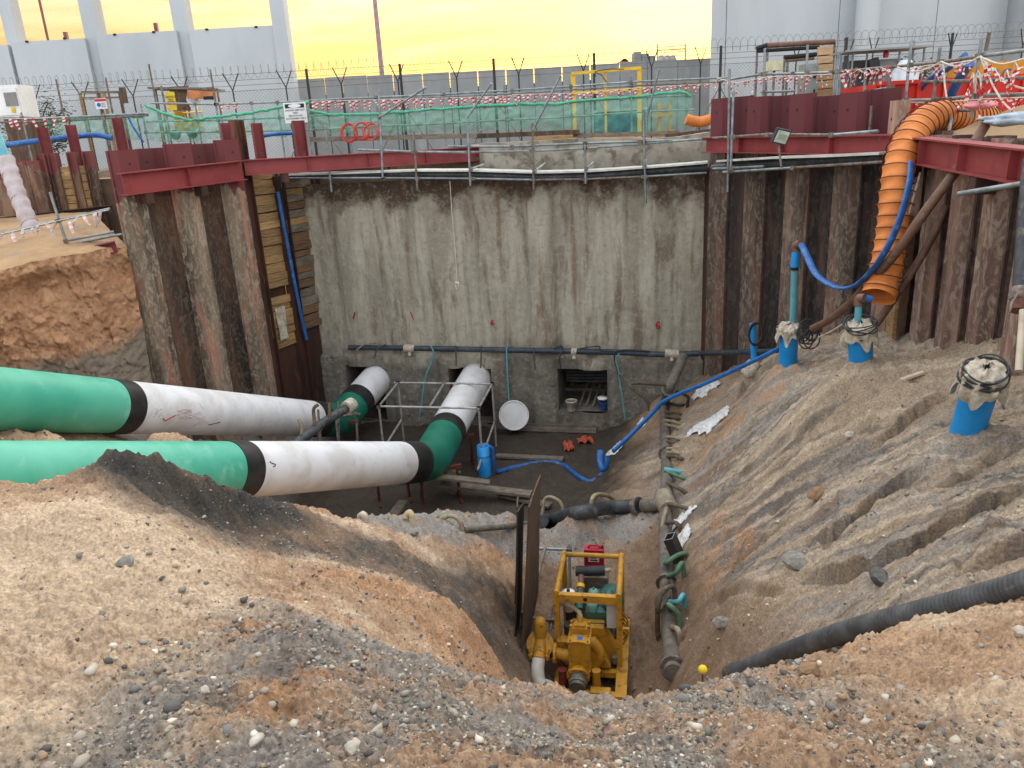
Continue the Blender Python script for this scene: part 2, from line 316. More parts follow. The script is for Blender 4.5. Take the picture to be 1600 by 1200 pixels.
# ------------------------------------------------------------------ terrain: one sheet, fine near the camera
CP = []
def c_(px, py, Y): p = pY(px, py, Y); CP.append((p.x, p.y, p.z))
for a in [(0,1200,1.75),(250,1200,1.75),(500,1200,1.72),(800,1200,1.75),(1100,1200,1.8),(1350,1200,1.7),(1600,1200,1.6),
 (0,1100,2.45),(0,1000,3.3),(0,900,4.4),(0,800,5.6),(80,755,6.2),(150,725,6.4),(205,714,6.4),(245,742,6.5),(290,757,6.7),(340,760,7.0),(385,772,7.5),(430,790,8.0),(500,800,9.0),(570,806,10.1),(640,809,11.1),(700,800,11.7),(800,800,12.0),(900,798,12.3),(1000,795,12.6),
 (165,820,5.0),(115,900,3.95),(60,1000,3.3),(200,880,4.2),(300,860,5.2),(400,900,5.1),(500,950,4.9),(500,860,7.3),(600,900,7.2),(600,1000,4.9),(700,950,6.7),(760,1000,6.8),(400,830,7.0),(300,800,6.6),
 (300,945,3.55),(400,970,3.4),(500,995,3.25),(600,1018,3.1),(700,1044,3.0),(800,1066,2.95),(880,1094,2.85),(950,1103,2.8),(1020,1099,2.8),(1090,1082,3.0),(1150,1072,3.2),(1200,1060,3.4),(1260,1046,3.6),(1330,1022,3.9),(1400,1004,4.2),
 (200,1100,2.4),(400,1100,2.3),(600,1120,2.2),(800,1130,2.2),(900,1150,2.2),(1100,1130,2.4),(1300,1100,2.45),(1500,1100,2.2),(1500,1030,3.0),(1350,1040,3.2),(1600,985,3.2),(1600,1080,2.2),
 (1500,850,4.9),(1600,790,5.6),(1100,1000,7.4),(1200,900,7.3),(1100,860,9.6),(1300,800,7.7),(1200,750,10.0),(1400,700,8.3),(1500,720,7.0),(1600,640,7.6),(1400,900,5.6),(1400,800,6.7),
 (1450,560,9.9),(1500,528,10.6),(1400,528,12.3),(1595,512,9.0),(1190,582,14.6),(1130,612,16.4),(1110,650,14.9),(1105,700,13.8),(1095,760,12.2),(1090,800,10.9),(1060,700,14.1),(1060,800,11.9),(1020,740,14.2),(1000,700,16.1),(1030,620,18.0),
 (0,597,12.2),(100,603,13.0),(200,610,14.4),(-120,595,11.6),(100,684,9.8),(0,684,9.2),(230,684,10.4),(300,684,10.8),
 ]: c_(*a)
for px_, py_, d_ in [(1600,932,4.5),(1500,960,4.9),(1400,990,5.4),(1300,1012,6.1),(1220,1036,6.9),(1142,1066,7.7)]:
    p_ = pd(px_, py_, d_); CP.append((p_.x, p_.y, p_.z))
# places hidden from the camera and the level floors
CP += [(-6.2,8.0,-2.3),(-4.5,8.6,-3.2),(-3.2,10.2,-4.2),(-5.5,10.2,-3.5),(-2.2,13.2,-6),(-3.6,12.2,-5.6),(-4.8,13.5,-5.9),(-5.6,15.5,-6),(-6.9,15.2,-5.2),(-7.6,16.2,-4.6),(-6.6,17.2,-5.6),(-4.6,20.5,-6),(-5.2,19.6,-6),(-6,18.2,-5.9),(-6.0,17.5,-6),(-4.5,19.5,-6),(-2.5,15.5,-6),(0,14,-6),(-.4,13.2,-5.9),(.9,13.1,-5.7),(.9,15,-6),(2.0,17,-6),(0,20,-6),(-2.5,20.3,-6),(2.9,19.2,-5.9),(1.3,19.4,-6),(3.9,18.6,-5.2),(0,17,-6),(-3.5,17,-6),
 (.5,12.0,-5.45),(1.5,11.9,-5.45),(.3,10.5,-5.5),(1.9,10.6,-5.5),(.2,9.0,-5.5),(1.7,9,-5.5),(.1,7.8,-5.5),(1.4,7.6,-5.5),(.7,6.9,-5.4),(.2,6.0,-4.6),(1.0,6,-4.6),(.5,4.6,-2.9),(.4,3.6,-1.8),(-.6,8.3,-4.1),(-.5,9.6,-4.4),(-.5,7,-3.7),(-.5,10.8,-4.6),(1.5,4.4,-2.7),(1.9,6.0,-4.0),(2.0,5.2,-3.1),
 (0,.9,.02),(-1.2,.6,.05),(1.2,.6,0),(0,-1,0),(-3,0,.1),(3,0,-.1),(-3,2.5,.2),(-5,4,.3),(-7,6.5,.2),(-9,8.5,-.6),(-10.5,11,-1.8),(-13,16,-3.4),(-13,22,-3.4),(-9,19,-4),(-7,21,-4.5),(-9.3,15.2,-3.6),(-11,15.5,-3.4),(4,2.2,-.2),(5.5,4,-.2),(6.5,6,-.4),(7.5,8,-.8),(8,11,-1),(8,16,-1.5),(6.5,18,-3),(-5,23,-4),(0,23,-4),(5,22,-3.5),
 (-8.6,10.5,-2.2)]
for px_, py_, d_ in [(1231,566,13.6),(1345,562,10.5),(1513,666,7.9)]:
    p_ = pd(px_, py_, d_)
    for a_, b_ in ((0, 0), (.25, 0), (-.2, 0), (0, -.2)): CP.append((p_.x+a_, p_.y+b_, p_.z+.06*a_))
CP = np.array(CP)
CPK = .12
def _phi(r2): return np.sqrt(r2+CPK*CPK)
_n = len(CP); _D = _phi(((CP[:, None, :2]-CP[None, :, :2])**2).sum(-1)) - np.eye(_n)*.02
_A = np.zeros((_n+3, _n+3)); _A[:_n, :_n] = _D; _A[:_n, _n] = 1; _A[:_n, _n+1:] = CP[:, :2]; _A[_n, :_n] = 1; _A[_n+1:, :_n] = CP[:, :2].T
_W = np.linalg.solve(_A, np.concatenate([CP[:, 2], [0, 0, 0]]))
def base_h(X, Y):
    X = np.asarray(X, float); sh = X.shape; X = X.ravel(); Y = np.asarray(Y, float).ravel(); out = np.empty(len(X))
    for i in range(0, len(X), 50000):
        a = X[i:i+50000]; b = Y[i:i+50000]
        r2 = (a[:, None]-CP[None, :, 0])**2+(b[:, None]-CP[None, :, 1])**2
        out[i:i+50000] = _phi(r2) @ _W[:_n] + _W[_n] + _W[_n+1]*a + _W[_n+2]*b
    return np.maximum(out, ZF).reshape(sh)
_T = rng.random((256, 256))
def vnoise(x, y):
    xi = np.floor(x).astype(int); yi = np.floor(y).astype(int); fx = x-xi; fy = y-yi
    fx = fx*fx*(3-2*fx); fy = fy*fy*(3-2*fy); xi &= 255; yi &= 255; x1 = (xi+1) & 255; y1 = (yi+1) & 255
    return (_T[xi, yi]*(1-fx)+_T[x1, yi]*fx)*(1-fy)+(_T[xi, y1]*(1-fx)+_T[x1, y1]*fx)*fy
def fbm(x, y, o=5, g=.5):
    s = 0; a = 1; t = 0
    for k in range(o): s = s+a*(vnoise(x+17.3*k, y+9.1*k)-.5); t += a; a *= g; c, d = .8, .6; x, y = (x*c-y*d)*2.03, (x*d+y*c)*2.03
    return s/t*2
def sstep(x, a, b): t = np.clip((x-a)/(b-a), 0, 1); return t*t*(3-2*t)
# masks in plan
def right_slope(X, Y): return sstep(X, 1.9, 2.8)*sstep(Y, 3.4, 5.0)*(1-sstep(Y, 15.5, 17.5))
def on_base(px, py):
    r = ray(px, py); t = np.linspace(1.2, 24, 900); P = r[None, :]*t[:, None]+[0, 0, CZ]; k = np.nonzero(P[:, 2] < base_h(P[:, 0], P[:, 1]))[0]; return P[k[0]] if len(k) else P[-1]
SD = (on_base(1540, 775)-on_base(1230, 885))[:2]; SD = SD/np.linalg.norm(SD)
SILT = [on_base(x, y)[:2] for x, y in [(235, 745), (350, 790), (470, 825), (590, 868), (700, 925), (785, 975)]]
CREST = [on_base(x, y)[:2] for x, y in [(205, 722), (250, 752), (300, 765), (345, 768), (390, 782), (440, 800)]]
BERM = [on_base(x, y)[:2] for x, y in [(620, 815), (700, 812), (800, 812), (900, 808), (1000, 803)]]
def dist_line(X, Y, pts):
    out = np.full(np.shape(X), 1e9)
    for a, b in zip(pts[:-1], pts[1:]):
        d = b-a; t = np.clip(((X-a[0])*d[0]+(Y-a[1])*d[1])/(d@d), 0, 1); out = np.minimum(out, np.hypot(X-a[0]-t*d[0], Y-a[1]-t*d[1]))
    return out
CAS = [pd(1231, 570, 13.6), pd(1345, 566, 10.5), pd(1513, 672, 7.9)]
def calm(X, Y):
    k = 1.
    for c in CAS: k = k*(1-np.exp(-((X-c.x)**2+(Y-c.y)**2)/.45))
    return k
CRACKS = [([on_base(x, y)[:2] for x, y in pl], H) for pl, H in (
 ([(1250,850),(1300,842),(1330,815),(1358,790),(1400,757),(1430,745),(1458,742)], .15),
 ([(1235,900),(1265,906),(1330,895),(1380,870),(1425,850),(1470,828),(1510,815),(1560,795),(1640,765)],   .15),
 ([(1296,735),(1340,708),(1375,690),(1410,660),(1445,630),(1492,617)], .13),
 ([(1440,775),(1500,745),(1550,710),(1620,665)], .15),
 ([(1480,887),(1510,880),(1545,868),(1620,838)], .10),
 ([(1140,630),(1165,600),(1205,570),(1285,540)], .16),
 ([(1110,800),(1160,740),(1230,690),(1290,655)], .06), ([(1130,900),(1190,850),(1240,820)], .07), ([(1330,620),(1400,590),(1460,575)], .06), ([(1110,940),(1180,925),(1240,935)], .09))]
def crack_field(X, Y):
    "height added by slabs standing proud along the cracks, and how far their lips overhang"
    X = np.asarray(X, float); h = np.zeros(X.shape); oh = np.zeros(X.shape)
    jx = .05*fbm(X*3.1, Y*3.1, 4, .6); Xj = X+jx; Yj = Y+.05*fbm(X*3.1+9, Y*3.1+4, 4, .6)
    for pts, H in CRACKS:
        P = np.array(pts); L_ = np.concatenate([[0], np.cumsum(np.linalg.norm(np.diff(P, axis=0), axis=1))]); best = np.full(X.shape, 1e9); sd = np.zeros(X.shape); al = np.zeros(X.shape)
        for i in range(len(P)-1):
            a = P[i]; d = P[i+1]-a; l2 = d@d; t = np.clip(((Xj-a[0])*d[0]+(Yj-a[1])*d[1])/l2, 0, 1); ex = Xj-a[0]-t*d[0]; ey = Yj-a[1]-t*d[1]; r_ = np.hypot(ex, ey); sg = np.sign(-d[1]*(Xj-a[0])+d[0]*(Yj-a[1])); k = r_ < best
            best = np.where(k, r_, best); sd = np.where(k, sg*r_, sd); al = np.where(k, L_[i]+t*(L_[i+1]-L_[i]), al)
        end = sstep(al, 0.0, .25*L_[-1]+.05)*(1-sstep(al, L_[-1]*.8, L_[-1]-.0)); e = 1.1*H*end*(.75+.5*fbm(al*1.5, al*0+H*50, 3))
        up = np.where(sd > 0, sstep(sd, 0, .03)*np.exp(-np.maximum(sd, 0)/.8), 0); dn = np.where(sd <= 0, np.exp(-np.abs(sd)/.22), 0)
        h = h+e*(up*.75-dn*.55)-e*.95*np.exp(-((sd+.035)/.032)**2); oh = oh+e*.55*np.exp(-((sd-.05)/.04)**2)
    return h, oh
def terrain_h(X, Y):
    h = base_h(X, Y); R = np.hypot(X, Y)
    flat = sstep(h, ZF+.01, ZF+.35)
    smooth_l = 1-.6*(1-sstep(X, -3.0, -2.0))
    h = h + flat*(.15*fbm(X*.9, Y*.9, 4) + .10*fbm(X*3.1, Y*3.1, 5, .6)*smooth_l) + (.055*fbm(X*9+5, Y*9, 4, .62))*(.45+.55*flat) + .05*(1-flat)*fbm(X*1.7, Y*2.1, 4, .6)*smooth_l
    # eroded strata ridges on the right hand spoil slope
    m = right_slope(X, Y)
    u = X*SD[0]+Y*SD[1]; v = -X*SD[1]+Y*SD[0]
    ch, _ = crack_field(X, Y)
    h = h + ch*calm(X, Y)*(X > 1.5) + m*(.045*fbm(u*.9, v*6, 5, .65) + .05*fbm(u*1.5, v*2.2, 4) + .035*np.abs(fbm(u*3, v*10, 4, .65)))
    # near heap of gravel: runnels going down its flanks
    m3 = (1-sstep(X, .0, 1.2))*sstep(Y, 2.2, 3.0)*(1-sstep(Y, 9.5, 11))
    s2 = X*.93-Y*.3; v2 = X*.35+Y*.93
    h = h + m3*(.055*fbm(s2*.8, v2*7, 4, .6) + .05*np.abs(fbm(X*3+9, Y*3, 4, .6)))
    ck = 1-sstep(dist_line(X, Y, CREST), .05, .45); h = h + ck*(.16*np.abs(fbm(X*4.5+3, Y*4.5, 4, .65))+.05*fbm(X*16, Y*16, 3, .6))
    # clods and pebbles as fine relief
    cl = fbm(X*6.5+2, Y*6.5, 3, .6); h = h + flat*(.018*sstep(cl, .10, .30) + .012*sstep(fbm(X*13, Y*13+4, 3, .6), .12, .3))*(.25+.75*smooth_l)*(1-.5*m)
    h = h + (.030*np.abs(fbm(X*22, Y*22, 3, .6)) + .014*np.abs(fbm(X*55, Y*55, 2, .6)))*(1-sstep(R, 5, 14)*.6)
    return h
def ground_at(x, y): return float(terrain_h(np.array([x]), np.array([y]))[0])
def on_ground(px, py, lo=1.2, hi=20.):
    "first meeting of a bearing with the terrain"
    r = ray(px, py); t = np.linspace(lo, hi*1.2, 1500); P = r[None, :]*t[:, None]+[0, 0, CZ]
    h = terrain_h(P[:, 0], P[:, 1]); k = np.nonzero(P[:, 2] < h)[0]
    i = k[0] if len(k) else -1; return Vector(P[i])
def build_ground():
    NA, NR = 880, 930
    ang = np.radians(np.linspace(-50, 50, NA)); 
    r = np.concatenate([np.linspace(.05, .75, 6), np.exp(np.linspace(math.log(.8), math.log(25), NR-6))])
    A, Rr = np.meshgrid(ang, r); X = Rr*np.sin(A); Y = Rr*np.cos(A)-.0
    Z = terrain_h(X, Y); oh = crack_field(X, Y)[1]*calm(X, Y)*(X > 1.5); X = X+SD[1]*oh; Y = Y-SD[0]*oh
    co = np.stack([X, Y, Z], -1).reshape(-1, 3)
    idx = np.arange(NA*NR).reshape(NR, NA)
    q = np.stack([idx[:-1, :-1], idx[:-1, 1:], idx[1:, 1:], idx[1:, :-1]], -1).reshape(-1, 4)[:, ::-1]
    me = bpy.data.meshes.new('ground'); me.vertices.add(len(co)); me.vertices.foreach_set('co', co.ravel())
    me.loops.add(q.size); me.loops.foreach_set('vertex_index', q.ravel().astype(np.int32))
    me.polygons.add(len(q)); me.polygons.foreach_set('loop_start', np.arange(0, q.size, 4, dtype=np.int32)); me.polygons.foreach_set('loop_total', np.full(len(q), 4, dtype=np.int32))
    me.polygons.foreach_set('use_smooth', np.ones(len(q), bool)); me.update(calc_edges=True); me.validate()
    # soil colours: the soils themselves (orange sand, brown loam, grey gravel, black wet silt)
    x, y, z = co[:, 0], co[:, 1], co[:, 2]
    sand = np.array(hx('b19276')[:3]); sandl = np.array(hx('c6b096')[:3]); osand = np.array(hx('b2845d')[:3]); grey = np.array(hx('85807a')[:3]); dgrey = np.array(hx('4e4c49')[:3]); loam = np.array(hx('968470')[:3]); wet = np.array(hx('453d35')[:3]); brown = np.array(hx('6d5038')[:3]); cliff = np.array(hx('9c6f48')[:3])
    def mixc(c, d, m): return c*(1-m[:, None])+d[None, :]*m[:, None]
    c = np.tile(sand, (len(x), 1))
    n1 = fbm(x*.8, y*.8, 5, .55); n2 = fbm(x*2.3+4, y*2.3, 5, .6); n3 = fbm(x*.45+11, y*.45+3, 4); n4 = fbm(x*6, y*6+3, 4, .6)
    c = mixc(c, sandl, sstep(n2, -.1, .35)*.7)
    c = mixc(c, osand, sstep(n1, .08, .4)*.55)
    left = 1-sstep(x, -2.6, -1.7)
    lp = sstep(-x-.33*y+.35*n2, .05, .55)*(1-sstep(y, 5.2, 6.4)); c = mixc(c, sandl*1.03, lp*.75)
    # grey gravel heap in front
    gm = sstep(x+.25*n1, -1.75, -1.1)*(1-sstep(x+.3*n2, 1.0, 1.7))*(1-sstep(y+.5*n1, 3.5, 4.2))
    c = mixc(c, grey, gm*sstep(n2+n4*.6, -.35, .25)*.85); c = mixc(c, dgrey, gm*sstep(n1+n4*.6, .2, .6)*.45)
    # black silt band running down behind the crest
    dl = dist_line(x, y, SILT)+.35*n2+.25*n1; bm = 1-sstep(dl, .35, 1.05)
    c = mixc(c, dgrey*.8, np.clip(bm*(.72+.7*n2+.3*n4), 0, .9))
    pk = 1-sstep(dist_line(x, y, CREST)+.2*n2, .12, .5); c = mixc(c, dgrey*.62, np.clip(pk*(.9+.6*n2), 0, 1))
    # berm of grey gravel behind the pump
    be = 1-sstep(dist_line(x, y, BERM)+.25*n2, .35, .8); c = mixc(c, grey*1.08, np.clip(be*1.2, 0, .95)*sstep(n4, -.6, -.1))
    # right slope: grey brown loam in strata
    m = right_slope(x, y); u = x*SD[0]+y*SD[1]; v = -x*SD[1]+y*SD[0]; s1 = fbm(u*.45, v*3.2, 5, .6); s2 = fbm(u*.6+5, v*12, 5, .65)
    cc = np.tile(loam, (len(x), 1)); cc = mixc(cc, grey*1.15, sstep(s1, -.15, .2)*.75); cc = mixc(cc, brown, sstep(s1, .08, .32)*.65*sstep(n2, -.2, .3)); cc = mixc(cc, dgrey, sstep(s2+.5*n1, .2, .42)*.6); cc = mixc(cc, np.array(hx('b3a28c')[:3]), sstep(-s2, .08, .3)*.75); cc = mixc(cc, np.array(hx('a4764f')[:3]), sstep(n3, .12, .3)*.5*sstep(n4, -.2, .2))
    c = c*(1-m[:, None])+cc*m[:, None]
    # trench: reddish loam, pit bottom: wet dark silt
    tr = sstep(x+.3*n2, -.3, .1)*(1-sstep(x, 2.2, 2.7))*sstep(y, 5, 6.5)*(1-sstep(y, 12.2, 12.8))*(1-be); c = mixc(c, np.array(hx('74604e')[:3]), tr*.85)
    pit = (1-sstep(z+.25*n2, -5.75, -4.9))*sstep(y, 12.4, 13.2); c = mixc(c, wet, pit)
    pw = sstep(y, 12.6, 13.6)*sstep(x, .5, 1.2)*(1-pit); c = mixc(c, np.array(hx('75614c')[:3]), pw*.8*(1-m))
    cl = (1-sstep(x, -5.4, -4.8))*sstep(y, 11.0, 12.2); c = mixc(c, grey*.7, cl*.8)
    c *= (1+.22*n4[:, None]+.12*n2[:, None])
    ca = me.color_attributes.new('soil', 'FLOAT_COLOR', 'POINT'); rgba = np.ones((len(x), 4)); rgba[:, :3] = np.clip(c, .01, .9); rgba[:, 3] = np.clip(pit*(.55+1.1*n1+.5*n2), 0, 1); ca.data.foreach_set('color', rgba.ravel())
    m_ = bpy.data.materials.new('soil'); m_.use_nodes = True; nt = m_.node_tree; N = nt.nodes; L = nt.links; b = N['Principled BSDF']; b.inputs['Roughness'].default_value = .92; b.inputs['Specular IOR Level'].default_value = .2
    at = N.new('ShaderNodeVertexColor'); at.layer_name = 'soil'; g = N.new('ShaderNodeNewGeometry')
    def noise(sc, det, ro=.65):
        n = N.new('ShaderNodeTexNoise'); n.inputs['Scale'].default_value = sc; n.inputs['Detail'].default_value = det; n.inputs['Roughness'].default_value = ro; L.new(g.outputs['Position'], n.inputs['Vector']); return n
    nA = noise(38, 9, .72); ra = N.new('ShaderNodeMapRange'); ra.inputs[1].default_value = .3; ra.inputs[2].default_value = .7; ra.inputs[3].default_value = .45; ra.inputs[4].default_value = 1.5; L.new(nA.outputs[0], ra.inputs[0])
    s = N.new('ShaderNodeVectorMath'); s.operation = 'SCALE'; L.new(at.outputs[0], s.inputs[0]); L.new(ra.outputs[0], s.inputs['Scale'])
    vo = N.new('ShaderNodeTexVoronoi'); vo.inputs['Scale'].default_value = 34; L.new(g.outputs['Position'], vo.inputs['Vector'])
    vr = N.new('ShaderNodeMapRange'); vr.inputs[1].default_value = .22; vr.inputs[2].default_value = .12; L.new(vo.outputs['Distance'], vr.inputs[0])
    gt = N.new('ShaderNodeMath'); gt.operation = 'GREATER_THAN'; gt.inputs[1].default_value = .72; sc_ = N.new('ShaderNodeSeparateColor'); L.new(vo.outputs['Color'], sc_.inputs[0]); L.new(sc_.outputs[0], gt.inputs[0])
    mu = N.new('ShaderNodeMath'); mu.operation = 'MULTIPLY'; L.new(vr.outputs[0], mu.inputs[0]); L.new(gt.outputs[0], mu.inputs[1])
    cr = N.new('ShaderNodeValToRGB'); L.new(sc_.outputs[1], cr.inputs[0]); cr.color_ramp.elements[0].color = hx('4a4846'); cr.color_ramp.elements[1].color = hx('b8ad9c')
    mx = N.new('ShaderNodeMixRGB'); L.new(mu.outputs[0], mx.inputs[0]); L.new(s.outputs[0], mx.inputs[1]); L.new(cr.outputs[0], mx.inputs[2]); L.new(mx.outputs[0], b.inputs['Base Color'])
    rw = N.new('ShaderNodeMapRange'); rw.inputs[3].default_value = .92; rw.inputs[4].default_value = .30; L.new(at.outputs['Alpha'], rw.inputs[0]); L.new(rw.outputs[0], b.inputs['Roughness']); nB = noise(60, 8, .75); bp = N.new('ShaderNodeBump'); bp.inputs['Strength'].default_value = .9; bp.inputs['Distance'].default_value = .02; L.new(nB.outputs[0], bp.inputs['Height'])
    bp2 = N.new('ShaderNodeBump'); bp2.inputs['Strength'].default_value = .6; bp2.inputs['Distance'].default_value = .01; L.new(mu.outputs[0], bp2.inputs['Height']); L.new(bp.outputs[0], bp2.inputs['Normal']); L.new(bp2.outputs[0], b.inputs['Normal'])
    me.materials.append(m_)
    o = bpy.data.objects.new('ground', me); C.objects.link(o); o['kind'] = 'structure'
build_ground()

# ------------------------------------------------------------------ sandy cliff and the ledge above it, left of the sheet piles
def build_cliff():
    NU, NV = 260, 150; pxs = np.linspace(-330, 222, NU)
    Yc = np.interp(pxs, [-330, 0, 100, 170, 222], [12.2, 13.5, 14.0, 15.2, 16.2]); yt = np.interp(pxs, [-330, 0, 60, 100, 180, 222], [470, 425, 410, 402, 388, 384]); lip = [pY(a, b, c) for a, b, c in zip(pxs, yt, Yc)]
    X0 = np.array([pY(a, 500, c).x for a, c in zip(pxs, Yc)]); Z0 = np.array([p.z for p in lip]); Z0 = np.minimum(Z0, .25)
    v = np.linspace(0, 1, NV)[:, None]; U = np.linspace(0, 30, NU)[None, :]; zz = Z0[None, :]-v*(Z0[None, :]+4.2); s = U*.32
    bl = fbm(s*1.3, zz*1.1, 4, .55); blk = np.floor(bl*5)/5; chunk = np.floor((s*.9+.5*bl+zz*.3)*1.5); ch = vnoise(chunk*3.7, np.floor(zz*2.2+bl*2)*2.3)
    d = .15*blk+.17*np.abs(fbm(s*2.2, zz*3.4, 5, .62))+.08*(ch-.5)+.05*fbm(s*11, zz*11, 4, .65)+ .75*sstep(v, .38, 1.0)+.22*np.exp(-((v-.04)/.05)**2)*(fbm(s*.8+3, zz*0, 3)+.4) - .15*np.exp(-((v-.12)/.06)**2)
    n = np.array([.30, -.95]); X = X0[None, :]+n[0]*d; Y = Yc[None, :]+n[1]*d; P = np.stack([X, Y, zz+.04*fbm(s*5, zz*5, 3)], -1)
    mb = MB(); mb.v = [tuple(p) for p in P.reshape(-1, 3).tolist()]
    for j in range(NV-1):
        for i in range(NU-1): mb.f.append((j*NU+i, j*NU+i+1, (j+1)*NU+i+1, (j+1)*NU+i)); mb.sm.append(True); mb.mi.append(0)
    m = mat('sand_cliff', hx('a9805f'), hx('92694b'), hx('bd9372'), scale=1.6, rough=.95, bump=.7, bscale=14, bdist=.03, t3=(.52, .66))
    nt = m.node_tree; N = nt.nodes; L = nt.links; b = bsdf(m); src = b.inputs['Base Color'].links[0].from_socket
    g = N.new('ShaderNodeNewGeometry'); sp = N.new('ShaderNodeSeparateXYZ'); L.new(g.outputs['Position'], sp.inputs[0]); nn = N.new('ShaderNodeTexNoise'); nn.inputs['Scale'].default_value = 1.8; nn.inputs['Detail'].default_value = 5; L.new(g.outputs['Position'], nn.inputs['Vector'])
    a = N.new('ShaderNodeMath'); a.operation = 'MULTIPLY_ADD'; a.inputs[1].default_value = .7; L.new(nn.outputs[0], a.inputs[0]); L.new(sp.outputs[2], a.inputs[2]); r = N.new('ShaderNodeMapRange'); r.inputs[1].default_value = -1.45; r.inputs[2].default_value = -1.75; L.new(a.outputs[0], r.inputs[0])
    x = N.new('ShaderNodeMixRGB'); L.new(r.outputs[0], x.inputs[0]); L.new(src, x.inputs[1]); x.inputs[2].default_value = hx('76695a'); L.new(x.outputs[0], b.inputs['Base Color'])
    struct('sand_cliff', mb, m)
    # the ledge
    NW = 70; w = np.linspace(0, 1, NW)[:, None]; Xb = X[0][None, :]*(1-w)+(X0*1.42)[None, :]*w; Yb = Y[0][None, :]*(1-w)+21.2*w; Zb = Z0[None, :]*(1-w)+.42*w; Zb = Zb+np.minimum(1, w*8)*(.06*fbm(Xb*1.2, Yb*1.2, 4)+.03*np.abs(fbm(Xb*5, Yb*5, 4, .6)))+.10*np.exp(-((w-.1)/.08)**2)*np.abs(fbm(Xb*2, Yb*2, 3))
    P = np.stack([Xb, Yb, Zb], -1); P[0] = np.stack([X[0], Y[0], mbz(zz, s)], -1); mb = MB(); mb.v = [tuple(p) for p in P.reshape(-1, 3).tolist()]
    for j in range(NW-1):
        for i in range(NU-1): mb.f.append((j*NU+i, (j+1)*NU+i, (j+1)*NU+i+1, j*NU+i+1)); mb.sm.append(True); mb.mi.append(0)
    struct('sand_ledge', mb, mat('ledge_sand', hx('a2835f'), hx('8b6d4e'), hx('8a7f70'), scale=.9, rough=.95, bump=.5, bscale=16, t3=(.55, .65)))
def mbz(zz, s): return (zz+.04*fbm(s*5, zz*5, 3))[0]
build_cliff()
